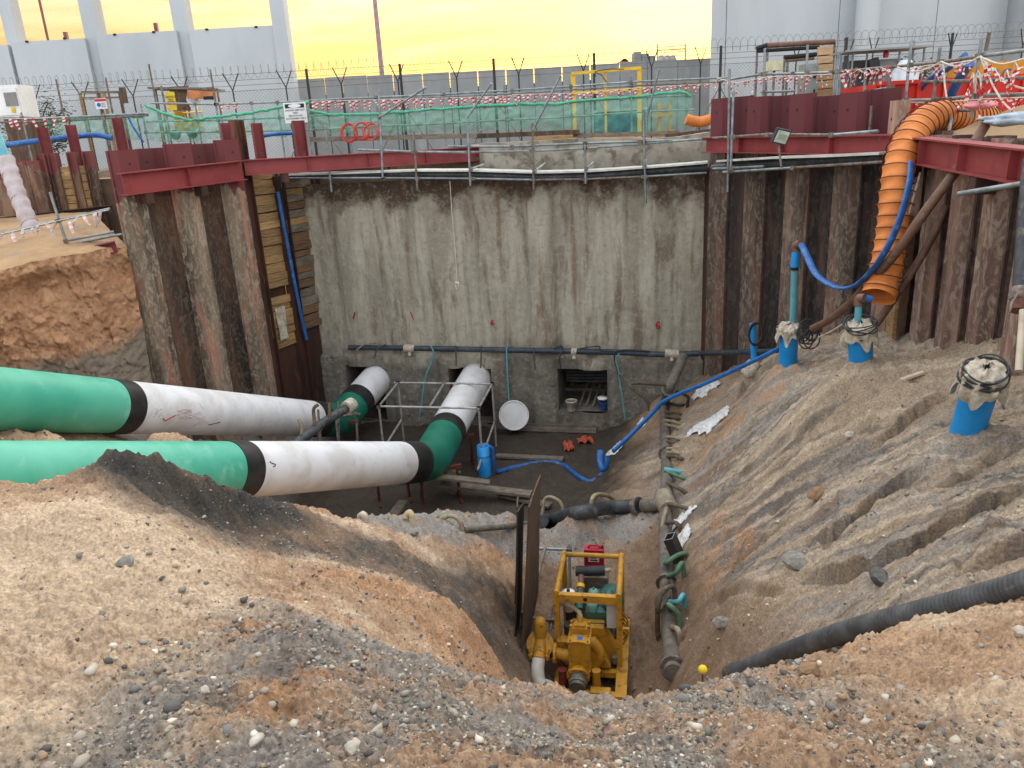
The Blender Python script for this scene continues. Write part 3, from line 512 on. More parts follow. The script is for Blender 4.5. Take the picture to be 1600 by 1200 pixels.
# ------------------------------------------------------------------ long concrete wall of the pit
def wall_relief(u, z, W):
    "imprint of sheet piles in the concrete: shallow vertical undulation, rough patches"
    a = .085*np.tanh(2.2*np.sin(u*2*math.pi/1.3))*(.4+.6*sstep(fbm(u*.5, z*.12, 3), -.3, .2))
    return a + .035*fbm(u*1.1, z*.8, 5, .6) + .02*fbm(u*6, z*2.5, 4, .6) - .10*sstep(z, .0, .35)*sstep(fbm(u*1.2+3, z*.4, 3), -.25, .2)
def build_concrete_wall():
    A, B = np.array(xy(BL)), np.array(xy(BR)); W = np.linalg.norm(B-A); t = (B-A)/W; n = np.array([t[1], -t[0]])
    if n[1] > 0: n = -n
    A0 = A-t*.6; W += 1.0
    base = Vector((A0[0], A0[1], -6.2)); root = thing('retaining_wall', 'tall grey stained concrete wall along the far side of the pit with three square openings', 'wall', base)
    # openings measured on the wall
    def on(px, py): p = pv(px, py, A, B); return float(np.dot(np.array([p.x, p.y])-A0, t)), p.z
    ops = []
    for (x0, y0, x1, y1) in ((541, 570, 607, 655), (703, 573, 775, 660), (872, 575, 950, 642)):
        a = on(x0, y0); b = on(x1, y1); ops.append((a[0], b[0], b[1], a[1]))
    NX, NZ = 420, 300; z0, z1 = -6.3, .62
    us = np.linspace(0, W, NX); zs = np.linspace(z0, z1, NZ)
    for (a, b, c, d) in ops:
        us[np.abs(us-a).argmin()] = a; us[np.abs(us-b).argmin()] = b; zs[np.abs(zs-c).argmin()] = c; zs[np.abs(zs-d).argmin()] = d
    Ug, Zg = np.meshgrid(us, zs); low = sstep(-Zg, 3.95, 4.05)
    D = wall_relief(Ug, Zg, W) + .10*low + .04*fbm(Ug*3, Zg*3, 4, .6)*low; D *= 1
    P = np.stack([A0[0]+t[0]*Ug+n[0]*D, A0[1]+t[1]*Ug+n[1]*D, Zg], -1).reshape(-1, 3)
    mb = MB(); mb.v = [tuple(p) for p in P.tolist()]
    for j in range(NZ-1):
        for i in range(NX-1):
            uc = (us[i]+us[i+1])/2; zc = (zs[j]+zs[j+1])/2
            if any(a < uc < b and c < zc < d for (a, b, c, d) in ops): continue
            k = j*NX+i; mb.f.append((k, k+1, k+NX+1, k+NX)); mb.sm.append(True); mb.mi.append(0)
    m = mat('stained_concrete', hx('aca594'), hx('91897a'), hx('76685a'), scale=1.5, rough=.88, bump=.5, bscale=11, bdist=.03, stretch=(1, 1, .16), t=(.42, .58), t3=(.54, .66))
    nt = m.node_tree; N = nt.nodes; L = nt.links; b_ = bsdf(m); src = b_.inputs['Base Color'].links[0].from_socket
    g = N.new('ShaderNodeNewGeometry'); s = N.new('ShaderNodeSeparateXYZ'); L.new(g.outputs['Position'], s.inputs[0])
    nn = N.new('ShaderNodeTexNoise'); nn.inputs['Scale'].default_value = .9; nn.inputs['Detail'].default_value = 8; nn.inputs['Roughness'].default_value = .65; L.new(g.outputs['Position'], nn.inputs['Vector'])
    ad = N.new('ShaderNodeMath'); ad.operation = 'MULTIPLY_ADD'; ad.inputs[1].default_value = 3.0; ad.inputs[2].default_value = -1.5; L.new(nn.outputs[0], ad.inputs[0])
    a2 = N.new('ShaderNodeMath'); a2.operation = 'ADD'; L.new(ad.outputs[0], a2.inputs[0]); L.new(s.outputs[2], a2.inputs[1])
    def rng_(a, b2, sgn=1):
        r = N.new('ShaderNodeMapRange'); r.inputs[1].default_value = a; r.inputs[2].default_value = b2; L.new(a2.outputs[0], r.inputs[0]); return r.outputs[0]
    def mixin(fac, A_, col):
        x = N.new('ShaderNodeMixRGB'); L.new(fac, x.inputs[0]); L.new(A_, x.inputs[1]); x.inputs[2].default_value = col; return x.outputs[0]
    c = mixin(rng_(-.15, .25), src, hx('4f3d31'))                 # brown soil stain under the rim
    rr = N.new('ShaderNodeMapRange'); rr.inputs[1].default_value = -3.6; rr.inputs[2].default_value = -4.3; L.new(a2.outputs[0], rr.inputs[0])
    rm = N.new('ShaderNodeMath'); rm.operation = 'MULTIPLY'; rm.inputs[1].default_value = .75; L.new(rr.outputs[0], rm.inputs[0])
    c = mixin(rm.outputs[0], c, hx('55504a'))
    # rusty vertical runs and pale fine scratches
    mp = N.new('ShaderNodeMapping'); mp.inputs['Scale'].default_value = (1.2, 1.2, .10); L.new(g.outputs['Position'], mp.inputs[0])
    v = N.new('ShaderNodeTexNoise'); v.inputs['Scale'].default_value = 3.2; v.inputs['Detail'].default_value = 4; L.new(mp.outputs[0], v.inputs['Vector'])
    vr = N.new('ShaderNodeMapRange'); vr.inputs[1].default_value = .60; vr.inputs[2].default_value = .70; vr.inputs[4].default_value = .7; L.new(v.outputs[0], vr.inputs[0]); c = mixin(vr.outputs[0], c, hx('745a42'))
    vs = N.new('ShaderNodeMapRange'); vs.inputs[1].default_value = .42; vs.inputs[2].default_value = .30; vs.inputs[4].default_value = .45; L.new(v.outputs[0], vs.inputs[0]); c = mixin(vs.outputs[0], c, hx('615d56'))
    sc = N.new('ShaderNodeTexNoise'); sc.inputs['Scale'].default_value = 7; sc.inputs['Detail'].default_value = 9; sc.inputs['Roughness'].default_value = .72; sc.inputs['Distortion'].default_value = 1.0; L.new(g.outputs['Position'], sc.inputs['Vector'])
    sr = N.new('ShaderNodeMapRange'); sr.inputs[1].default_value = .52; sr.inputs[2].default_value = .66; sr.inputs[4].default_value = .45; L.new(sc.outputs[0], sr.inputs[0]); c = mixin(sr.outputs[0], c, hx('b3b0a2'))
    sr2 = N.new('ShaderNodeMapRange'); sr2.inputs[1].default_value = .47; sr2.inputs[2].default_value = .36; sr2.inputs[4].default_value = .35; L.new(sc.outputs[0], sr2.inputs[0]); c = mixin(sr2.outputs[0], c, hx('5e5a50'))
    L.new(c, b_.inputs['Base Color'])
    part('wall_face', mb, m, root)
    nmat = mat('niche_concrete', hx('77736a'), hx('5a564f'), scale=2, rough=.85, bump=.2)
    for k, (a, b, c, d) in enumerate(ops):
        q = MB(); dep = 1.6
        def w3(u, z, e): return Vector((A0[0]+t[0]*u-n[0]*e, A0[1]+t[1]*u-n[1]*e, z))
        F_ = [w3(a, c, -.06), w3(b, c, -.06), w3(b, d, -.06), w3(a, d, -.06)]; G = [w3(a, c, dep), w3(b, c, dep), w3(b, d, dep), w3(a, d, dep)]
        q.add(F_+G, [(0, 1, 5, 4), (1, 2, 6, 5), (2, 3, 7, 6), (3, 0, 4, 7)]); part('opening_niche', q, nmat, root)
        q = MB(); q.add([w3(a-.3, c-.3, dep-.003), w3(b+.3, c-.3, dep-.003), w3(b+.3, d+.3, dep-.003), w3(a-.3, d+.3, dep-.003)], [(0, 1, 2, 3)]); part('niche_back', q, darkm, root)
        if k == 2:      # dark slatted shutter panels and a pallet inside the third opening
            for i in range(6):
                q = MB(); z = d-.08-i*.085; q.beam(w3(a+.12, z, .5), w3(b-.06, z, .5), .03, .06); part('slat', q, mat('dark_slat', hx('34373a'), hx('232527'), scale=5), root)
            q = MB(); q.beam(w3(a+.1, d-.72, .42), w3(b-.05, d-.72, .42), .06, .07); part('cross_bar', q, mat('dark_slat', hx('2a2c2e')), root)
            for i in range(4):
                q = MB(); u = a+.5+i*.18; q.beam(w3(u, c+.02, .3), w3(u+.1, d-.8, 1.2), .06, .03); part('plank', q, woodg, root)
    # red painted marks and the 6 on the wall
    def mark(px, py, pts, w):
        q = MB(); P_ = [pv(px+x, py+y, A, B, .16) for x, y in pts]; q.tube(P_, w, 5); return q
    six = [(2.5,-5),(0,-4.5),(-2,-1),(-2.6,2),(-1.5,4.6),(.8,5),(2.6,3),(1.8,.8),(-.2,.4),(-2,1.8)]
    part('painted_six', mark(1028, 508, six, .022), inkr, root, 'red painted numeral 6')
    part('painted_six', mark(769, 504, [(x*.8, y*.7) for x, y in six], .018), inkr, root)
    part('painted_mark', mark(553, 493, [(1.5,-5),(0,0),(-1,5)], .022), inkr, root); part('painted_mark', mark(643, 493, [(-1.5,-6),(1,1),(3,6)], .016), inkr, root)
    # pale upper wall set back behind the walkway
    q = MB(); a = pv(748, 262, A, B, -1.1); b = pv(1112, 262, A, B, -1.1); zz0 = 0.2
    tops = [(748, 224), (800, 222), (900, 216), (1000, 218), (1060, 214), (1112, 206)]
    def top(s):
        px = 748+(1112-748)*s; return pv(px, np.interp(px, [x for x, _ in tops], [y for _, y in tops]), A, B, -1.1)
    def fn(u, v):
        p = top(u); z = zz0+(p.z-zz0)*v; d = .03*float(fbm(np.array([u*9]), np.array([z*2]), 4)[0]); return (p.x, p.y-d, z)
    q.sheet(fn, 60, 14)
    q.sheet(lambda u, v: (top(u).x, top(u).y+v*.5+.0, top(u).z), 60, 2)
    single('upper_wall', q, mat('pale_upper_concrete', hx('a19a8c'), hx('857d70'), hx('6e6253'), scale=1.6, rough=.85, bump=.3, t3=(.5, .62)), 'pale concrete wall strip showing above the far walkway', 'wall')
    return A, B, n, t
WA, WB, WN, WT = build_concrete_wall()
# ------------------------------------------------------------------ sheet pile walls
def sheet_piles(root, A, B, ztop, zbot, pitch, depth, m, tops=None, start=0, m2=None):
    A = Vector((A[0], A[1], 0)); B = Vector((B[0], B[1], 0)); t = (B-A).normalized(); W = (B-A).length; n = Vector((t.y, -t.x, 0))
    if n.dot(-A) < 0: n = -n
    k = max(1, round(W/pitch)); p = W/k; th = .016
    for i in range(k):
        s = 1 if (i+start) % 2 == 0 else -1
        zt = tops(i, k) if tops else ztop; zt += random.uniform(-.04, .04)
        prof = [(0, 0), (.17*p, s*depth/2), (.83*p, s*depth/2), (p, 0)]
        q = MB(); nz_ = 10; vs = []
        for j in range(nz_+1):
            z = zbot+(zt-zbot)*j/nz_
            for (a, d) in prof: vs.append(A+t*(i*p+a)+n*d+Vector((0, 0, z)))
            for (a, d) in prof[::-1]: vs.append(A+t*(i*p+a)+n*(d-th)+Vector((0, 0, z)))
        fs = []
        for j in range(nz_):
            for c in range(8): fs.append((j*8+c, j*8+(c+1) % 8, (j+1)*8+(c+1) % 8, (j+1)*8+c))
        fs.append(tuple(range(8))); fs.append(tuple(nz_*8+c for c in range(8))); q.add(vs, fs)
        # interlock bead
        a0 = A+t*(i*p)+n*.012
        q.beam(a0+Vector((0, 0, zbot)), a0+Vector((0, 0, zt-.01)), .05, .04, (1, 0, 0))
        # lifting hole near the head
        pc = A+t*(i*p+p/2)+n*(s*depth/2+.001); 
        part('sheet_pile', q, m if s > 0 or not m2 else m2, root)  # back pans get the steel with shade in its colour
        q = MB(); q.cyl(pc+Vector((0, 0, zt-.28))-n*.01, pc+Vector((0, 0, zt-.28))+n*.004, .022, 10); part('lifting_hole', q, darkm, root)
def vz(p, z): return Vector((p[0], p[1], z))
# left wall: sheet piles, then king posts with yellow boards
LE = pv(382, 300, LN, BL); LJ = LE
r = thing('sheet_pile_wall', 'muddy sheet pile wall on the left of the pit under a short red beam', 'sheet pile wall', vz(LN, -4.5))
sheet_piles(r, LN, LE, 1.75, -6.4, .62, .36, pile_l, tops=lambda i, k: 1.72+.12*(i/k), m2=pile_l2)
r = thing('lagging_wall', 'wall of horizontal yellow boards between rusty king posts in the left corner of the pit', 'timber wall', vz(LE, -6))
posts = [386, 436, 492]
zt = 1.05
pp = [pv(x, 300, LN, BL) for x in posts]
tdir = (vz(BL, 0)-vz(LN, 0)).normalized(); nleft = Vector((tdir.y, -tdir.x, 0)); nleft = -nleft if nleft.dot(-vz(BL, 0)) < 0 else nleft
for i, p in enumerate(pp):
    q = MB(); q.ibeam(vz(p, -6.3), vz(p, 2.25 if i == 0 else .9), .26, .24, up=tdir); part('king_post', q, rust, r)
for i in range(2):
    a, b = vz(pp[i], 0)+tdir*.1-nleft*.04, vz(pp[i+1], 0)-tdir*.1-nleft*.04
    z = zt; j = 0
    while z > -3.4+i*.35:
        h = random.uniform(.17, .25)
        if not (i == 0 and -1.9 < z < -1.7):
            q = MB(); o = nleft*random.uniform(-.035, .035); zz = z-h/2+random.uniform(-.01, .01); q.beam(a+o+Vector((0, 0, zz+random.uniform(-.02, .02))), b+o+Vector((0, 0, zz+random.uniform(-.02, .02))), .06, h-.018)
            part('lagging_board', q, woody if (i == 0 or random.random() < .1) else woodg if random.random() < .35 else mat('brown_lagging_board', hx('7a5f44'), hx('5c4836'), hx('463a2e'), scale=5, rough=.85, bump=.3, stretch=(.5, .5, 6), rnd=.25), r)
        z -= h; j += 1
    q = MB(); q.beam(a-nleft*.05+Vector((0, 0, (z-6.4)/2)), b-nleft*.05+Vector((0, 0, (z-6.4)/2)), .03, (z+6.4), (0, 0, 1)); part('steel_plate', q, rust, r, 'rusty steel plate under the boards')
    q = MB(); q.sheet(lambda u, v: tuple((a-nleft*.12).lerp(b-nleft*.12, u)+Vector((0, 0, -6.4+7.4*v))), 2, 2); part('soil_behind', q, rust, r)
q = MB(); cpt = pv(441, 505, LN, BL, .06)
q.sheet(lambda u, v: tuple(cpt+tdir*(u-.5)*.34*(1-.3*abs(v-.5))+Vector((0, 0, (v-.5)*.85))+nleft*.03*math.sin(u*9+v*5)), 6, 8); part('torn_patch', q, cream, r, 'torn pale foam patch on the boards')
q = MB(); q.tube([pv(434, 300, LN, BL, .2), pv(445, 360, LN, BL, .2), pv(458, 430, LN, BL, .18), pv(470, 490, LN, BL, .16), pv(479, 531, LN, BL, .16)], .045, 8)
single('blue_pipe', q, layblue, 'slim dark blue pipe leaning on the boarded left corner wall', 'pipe')
# rear left wall at a higher level
QA, QB = pY(-120, 300, 19.5), pY(205, 300, 20.5); 
r = thing('sheet_pile_wall', 'higher red topped sheet pile wall with yellow boards behind the left ledge', 'sheet pile wall', vz(QA, .2))
x0 = pv(78, 300, QA, QB); x1 = pv(96, 300, QA, QB); x2 = pv(126, 300, QA, QB); x3 = pv(150, 300, QA, QB)
sheet_piles(r, QA, x0, 1.62, -.9, .42, .2, pile_b)
for p in (x0, x1, x2, x3):
    q = MB(); q.ibeam(vz(p, -.9), vz(p, 1.75), .22, .2, up=(1, 0, 0)); part('king_post', q, pile_b, r)
for k, (a, b) in enumerate(((x1, x2), (x2, x3))):
    z = 1.42
    while z > .25:
        h = random.uniform(.16, .22); q = MB(); o = Vector((0, random.uniform(-.03, .03), 0)); q.beam(vz(a, z-h/2)+Vector((.09, 0, 0))+o, vz(b, z-h/2)-Vector((.09, 0, 0))+o, .05, h-.015); part('lagging_board', q, woody, r); z -= h
q = MB(); q.sheet(lambda u, v: tuple(vz(x0, 0).lerp(vz(x3, 0), u)+Vector((0, .25, -1+2.2*v))), 2, 2); part('soil_behind', q, rust, r)
q = MB(); q.ibeam(pv(-60, 352, QA, QB, .25), pv(176, 325, QA, QB, .25), .16, .2); single('steel_beam', q, rust, 'dark rusty beam along the foot of the higher left sheet piles', 'beam')
# right hand walls
r = thing('sheet_pile_wall', 'dark sheet pile wall with clean red heads right of the concrete wall', 'sheet pile wall', vz(RC, -3))
BRx = vz(pv(1112, 300, BR, RC), 0)
rtop = lambda i, k: 1.60+.75*0+(.78 if True else 0)-.5*(i/k)
def rt(i, k):
    px = 1112+(1392-1112)*((i+.5)/k); return pv(px, np.interp(px, [1112, 1240, 1370, 1392], [154, 150, 143, 139]), BRx, RC).z
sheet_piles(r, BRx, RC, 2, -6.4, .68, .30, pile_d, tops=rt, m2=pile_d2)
q = MB(); e0, e1 = vz(BR, -1)+Vector((.05, -.05, 0)), BRx
for k in range(7):
    za = .55-k*1.0; q = MB(); q.beam(vz(e0, za-.5), vz(e1, za-.5), .03, .99); part('closing_plate', q, rust, r)
q = MB(); q.sheet(lambda u, v: tuple(vz(e0, 0).lerp(vz(e1, 0), u)+Vector((0, .08, -6.5+7.0*v))), 1, 1); part('closing_backing', q, rust, r)
r = thing('sheet_pile_wall', 'brown sheet pile wall along the right edge above the spoil slope', 'sheet pile wall', vz(RE, -1))
def rt2(i, k):
    a = i/k; px = 1392+(1600-1392)*min(1, a*1.3); return float(np.interp(px, [1392, 1410, 1500, 1600], [1.75, 1.35, 1.25, 1.1]))
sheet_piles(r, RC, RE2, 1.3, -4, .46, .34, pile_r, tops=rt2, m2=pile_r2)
# boards between the two right hand walls, lower down
q0 = pv(1392, 470, RC, RE2, .2); 
r = thing('board_stack', 'narrow strip of slanting yellow boards in the corner behind the orange duct', 'boards', q0-Vector((0, 0, 1)))
for k in range(13):
    y = 330+k*15; a = pv(1395-k*.7, y, RC, RE2, .18); b = pv(1416-k*1.6, y+12, RC, RE2, .30)
    q = MB(); q.beam(a, b, .05, .145); part('lagging_board', q, woody, r)
# ------------------------------------------------------------------ red steel walers
def waler(px0, y0, px1, y1, A0_, B0_, off, h, label, w=.26, m=redbeam, ext0=0, ext1=0):
    a = pv(px0, y0, A0_, B0_, off); b = pv(px1, y1, A0_, B0_, off); d = (b-a).normalized(); a = a-d*ext0; b = b+d*ext1
    r = thing('steel_beam', label, 'beam', (a+b)/2)
    dd, S, U = frame(b-a)
    for nm, q in (('flange', MB().beam(a+U*(h/2), b+U*(h/2), w, .022)), ('flange', MB().beam(a-U*(h/2), b-U*(h/2), w, .022)), ('web', MB().beam(a, b, .016, h-.024))): part(nm, q, m, r)
    k = int((b-a).length/1.6)
    for i in range(1, k+1):
        p = a.lerp(b, i/(k+1)); q = MB(); q.box(p, (.012, w-.03, h-.026), dd); part('stiffener', q, m, r)
    for p in (a.lerp(b, .15), a.lerp(b, .6)):
        q = MB(); q.box(p-U*(h/2+.12)+S*0, (.18, .24, .2), dd); part('bracket', q, rust, r)
    return r
waler(192, 288, 378, 266, LN, BL, .32, .42, 'short red steel beam fixed across the left sheet piles')
A2, B2 = pv(380, 268, LN, BL, .1), pY(750, 240, 21.2)
waler(382, 262, 750, 240, A2, B2, .0, .34, 'long red steel beam from the left corner along the far edge of the pit')
waler(1104, 226, 1394, 226, BRx, RC, .35, .30, 'red steel beam across the dark sheet piles right of the concrete wall')
waler(1398, 229, 1600, 258, RC, RE2, .3, .34, 'thick red steel beam on the right wall behind the orange duct', ext1=1.2)
# H piles standing up behind the rim on the left
def stub(px, y0, y1, Y, wpx, label=None, zb=-.2):
    a = pY(px, y1, Y); b = pY(px-2, y0, Y); q = MB(); w = wpx/F*Y*.95; q.ibeam(vz(a, zb), vz(a, b.z), w*.9, w*.85, .02, .014, up=(1, .5, 0)); return q
for px, y0, y1, Y, w, lb in [(73, 199, 232, 20.6, 18, 'red pile stub left of the sheet pile heads, farthest left'), (117, 195, 228, 20.8, 17, 'red pile stub standing above the yellow boards at far left'), (192, 184, 232, 18, 18, 'tall red pile stub at the near end of the left sheet piles'), (357, 192, 222, 20.5, 19, 'red pile stub above the middle of the left beams'), (408, 192, 245, 20.5, 17, 'red pile stub above the yellow boards in the left corner'), (472, 188, 240, 21.3, 19, 'red pile stub under the white warning sign')]:
    single('pile_stub', stub(px, y0, y1, Y, w, zb=.8 if px < 150 else -.2), redsteel, lb, 'pile', 'red pile stubs along the left rim')
# ------------------------------------------------------------------ ground behind the walls
def rim():
    pts = [Vector((-60, 20.9, 0)), vz(QA, 0)+Vector((0, .3, 0)), vz(x3, 0)+Vector((0, .3, 0)), vz(LE, 0)+Vector((-1.2, 1.5, 0)), vz(BL, 0)+Vector((-.8, 1.0, 0))]
    up0 = pv(748, 262, WA, WB, -1.3); up1 = pv(1112, 262, WA, WB, -1.3)
    return pts+[vz(up0, 0), vz(up1, 0), vz(BRx, 0)+Vector((.2, .2, 0)), vz(RC, 0)+Vector((.3, .1, 0)), vz(RE, 0)+Vector((.3, 0, 0)), vz(RE2, 0)+Vector((.3, 0, 0)), vz(RE2, 0)+Vector((3, -8, 0)), vz(RE2, 0)+Vector((60, -8, 0))]
RIM = rim(); GZ = 1.05
q = MB(); ctr = Vector((0, 8, 0)); k = len(RIM)
def outw(p, f): d = (p-ctr); d.z = 0; return p+d.normalized()*f
rows = [[vz(outw(p, f), GZ) for p in RIM] for f in (0, 6, 30, 1600)]
for ra, rb in zip(rows[:-1], rows[1:]):
    for i in range(k-1): q.add([ra[i], ra[i+1], rb[i+1], rb[i]], [(0, 1, 2, 3)])
me = mesh_of('rear_ground', q, [])
me.materials.append(mat('site_sand', hx('a08464'), hx('8b7358'), hx('6f6250'), scale=.6, rough=.95, bump=.4, bscale=6))
o = bpy.data.objects.new('rear_ground', me); C.objects.link(o); o['kind'] = 'structure'
# soil face under the rim where nothing else holds it
q = MB()
for i in range(len(RIM)-1):
    a, b = RIM[i], RIM[i+1]; q.sheet(lambda u, v: tuple(a.lerp(b, u)+Vector((0, 0, GZ-2.6*(1-v)))), 2, 2)
struct('rim_soil', q, mat('rim_soil', hx('6f5a46'), hx('55473a'), scale=1.5, rough=.95, bump=.5))
# low heaps of sand right behind the rim
def heap(name, px0, px1, py0, py1, Y, h, m, seed):
    a = pY(px0, py1, Y); b = pY(px1, py1, Y); q = MB(); L_ = (b-a).length; X = (b-a).normalized()
    def fn(u, v):
        w = math.sin(math.pi*u)**.6*math.sin(math.pi*v)**.8; nn_ = mnoise.noise(Vector((u*6+seed, v*3, seed)))
        p = a+X*(u*L_)+Vector((0, (v-.5)*1.6, 0)); return (p.x, p.y, GZ-.05+h*w*(1+.5*nn_))
    q.sheet(fn, 40, 10); return struct(name, q, m)
sitem = mat('site_sand')if 'site_sand' in _m else None
heap('soil_heap', 480, 900, 0, 215, 22.2, .28, _m['rim_soil'], 2); heap('soil_heap', 560, 1130, 0, 212, 23.2, .35, _m['site_sand'], 5); heap('soil_heap', 60, 470, 0, 222, 22.6, .35, _m['rim_soil'], 9)
heap('soil_heap', 1440, 1900, 0, 212, 11.6, .5, _m['site_sand'], 4)
# ------------------------------------------------------------------ the two big pipelines
def fillet(P0, P1, P2, R, n=16):
    a = (P0-P1).normalized(); b = (P2-P1).normalized(); th = math.acos(max(-1, min(1, a.dot(b)))); d = R/math.tan(th/2)
    A = P1+a*d; B = P1+b*d; c = P1+(a+b).normalized()*(R/math.sin(th/2)); out = []
    va, vb = A-c, B-c; om = va.angle(vb)
    for i in range(n+1):
        t = i/n; out.append(c+(va*math.sin((1-t)*om)+vb*math.sin(t*om))/math.sin(om))
    return out
PR = .425
def big_pipe(name, label, p_far, cornerA, p_wall, segs, R=1.25):
    pts = [p_far]+fillet(p_far, cornerA, p_wall, R)+[p_wall]
    # densify
    P = [pts[0]]
    for a, b in zip(pts[:-1], pts[1:]):
        k = max(1, int((b-a).length/.12))
        for i in range(1, k+1): P.append(a.lerp(b, i/k))
    def px_of(p):
        v = np.array(p)-[0, 0, CZ]; return 800+F*(v@RV)/(v@fw), 600-F*(v@UV)/(v@fw)
    r = thing(name, label, 'pipeline', P[len(P)//2]-Vector((0, 0, PR)))
    # arclength positions of the joints
    L_ = [0]
    for a, b in zip(P[:-1], P[1:]): L_.append(L_[-1]+(b-a).length)
    L_ = np.array(L_); PXs = np.array([px_of(p) for p in P])
    def s_at(px, py): k = ((PXs[:, 0]-px)**2+(PXs[:, 1]-py)**2).argmin(); return L_[k]
    def cut(s0, s1):
        out = []
        def at(s): k = min(np.searchsorted(L_, s), len(P)-1); k = max(k, 1); f = (s-L_[k-1])/(L_[k]-L_[k-1]); return P[k-1].lerp(P[k], f)
        out = [at(s0)]+[P[i] for i in range(len(P)) if s0+.01 < L_[i] < s1-.01]+[at(s1)]; return out
    for (nm, a, b, rr, m, lb) in segs:
        s0 = 0 if a is None else (a if isinstance(a, float) else s_at(*a)); s1 = L_[-1] if b is None else s_at(*b)
        q = MB(); q.tube(cut(s0, s1), rr, 56); part(nm, q, m, r, lb)
    return r, P, L_, s_at, cut
def extend(a, b, d): return a+(a-b).normalized()*d
B_a, B_b = pd(0, 750, 8.3), pd(390, 740, 11.9); Bc = pd(672, 721, 16.6)
dB = (Bc-B_a).normalized(); Bw = pv(744, 591, WA, WB, 0); Bw = Bw+(Bw-Bc).normalized()*1.2
pb, PBp, PBl, PBs, PBc = big_pipe('pipeline', 'front large green and white pipe bending into the middle opening of the concrete wall', B_a-dB*4, Bc, Bw,
 [('green_section', None, (358, 740), PR, pgreen, None), ('joint_sleeve', (352, 740), (385, 741), PR+.012, band, None), ('white_section', (381, 741), (636, 726), PR+.003, pwhite, None),
  ('joint_sleeve', (628, 726), (650, 722), PR+.014, band, None), ('green_elbow', (646, 722), (692, 668), PR+.004, pgreend, None), ('joint_sleeve', (685, 678), (693, 665), PR+.014, band, None), ('white_section', (690, 668), None, PR+.003, pwhite, None)])
A_a, A_b = pd(0, 624, 10.1), pd(180, 634, 12.3); Ac = pd(532, 657, 19.9)
dA = (Ac-A_a).normalized(); Aw = pv(587, 594, WA, WB, 0); Aw = Aw+(Aw-Ac).normalized()*1.2
pa, PAp, PAl, PAs, PAc = big_pipe('pipeline', 'rear large green and white pipe bending into the left opening of the concrete wall', A_a-dA*4, Ac, Aw,
 [('green_section', None, (178, 632), PR, pgreen, None), ('joint_sleeve', (166, 632), (198, 634), PR+.012, band, None), ('white_section', (193, 634), (487, 655), PR+.003, pwhite, None),
  ('joint_sleeve', (482, 655), (500, 656), PR+.014, band, None), ('green_elbow', (497, 656), (556, 628), PR+.004, pgreend, None), ('joint_sleeve', (550, 634), (562, 622), PR+.014, band, None), ('white_section', (558, 626), None, PR+.003, pwhite, None)], R=1.0)
# inspection lettering and check mark on the rear pipe
def on_pipe(r, cutf, s, ang, up=.004):
    a, b = cutf(s, s+.05)[0], cutf(s, s+.05)[-1]; d, S, U = frame(b-a); return a+(S*math.cos(ang)+U*math.sin(ang))*(PR+.003+up), d
def facing(S_, U_, p): pass
def pipe_marks(r, cutf, s0, rows, m, ang0, dang, length):
    for k in range(rows):
        for seg in range(random.randint(2, 4)):
            q = MB(); u0 = s0+random.random()*length*.2+seg*length/6; u1 = u0+length*random.uniform(.08, .14)
            pts = [on_pipe(r, cutf, u0+(u1-u0)*i/3, ang0+dang*k)[0] for i in range(4)]; q.tube(pts, .0035, 4)
            part('printed_line', q, m, r)
# the side of the pipe that faces the camera
def face_ang(cutf, s):
    a = cutf(s, s+.05)[0]; b = cutf(s, s+.05)[-1]; d, S, U = frame(b-a); c = Vector((0, 0, CZ))-a; return math.atan2(c.dot(U), c.dot(S))
sA = PAs(204, 634); fa = face_ang(PAc, sA+.5)
sgn = 1 if math.cos(fa) < 0 else -1
pipe_marks(pa, PAc, sA+.05, 5, mat('faded_black_print', hx('8a8684'), bump=0), fa+.0*sgn, .07*sgn, .35); pipe_marks(pa, PAc, sA+.6, 8, mat('faded_red_print', hx('c4a09a'), bump=0), fa-.05*sgn, .05*sgn, .9)
q = MB(); q.tube([on_pipe(pa, PAc, sA+.3, fa+.34*sgn)[0], on_pipe(pa, PAc, sA+.38, fa+.44*sgn)[0], on_pipe(pa, PAc, sA+.58, fa+.2*sgn)[0]], .01, 5); part('check_mark', q, inkr, pa)
sB = PBs(388, 741); fb = face_ang(PBc, sB)
for k, (s, a, b) in enumerate([(sB+.04, .05, .25)]):
    q = MB(); q.tube([on_pipe(pb, PBc, s+.06*math.sin(i*.9), fb+a+(b-a)*i/6)[0] for i in range(7)], .007, 5); part('marker_scrawl', q, inkb, pb)
q = MB(); q.tube([on_pipe(pa, PAc, sA+1.6+i*.06, fa+.55*sgn-.03*sgn*i)[0] for i in range(6)], .007, 5); part('marker_scrawl', q, inkb, pa)
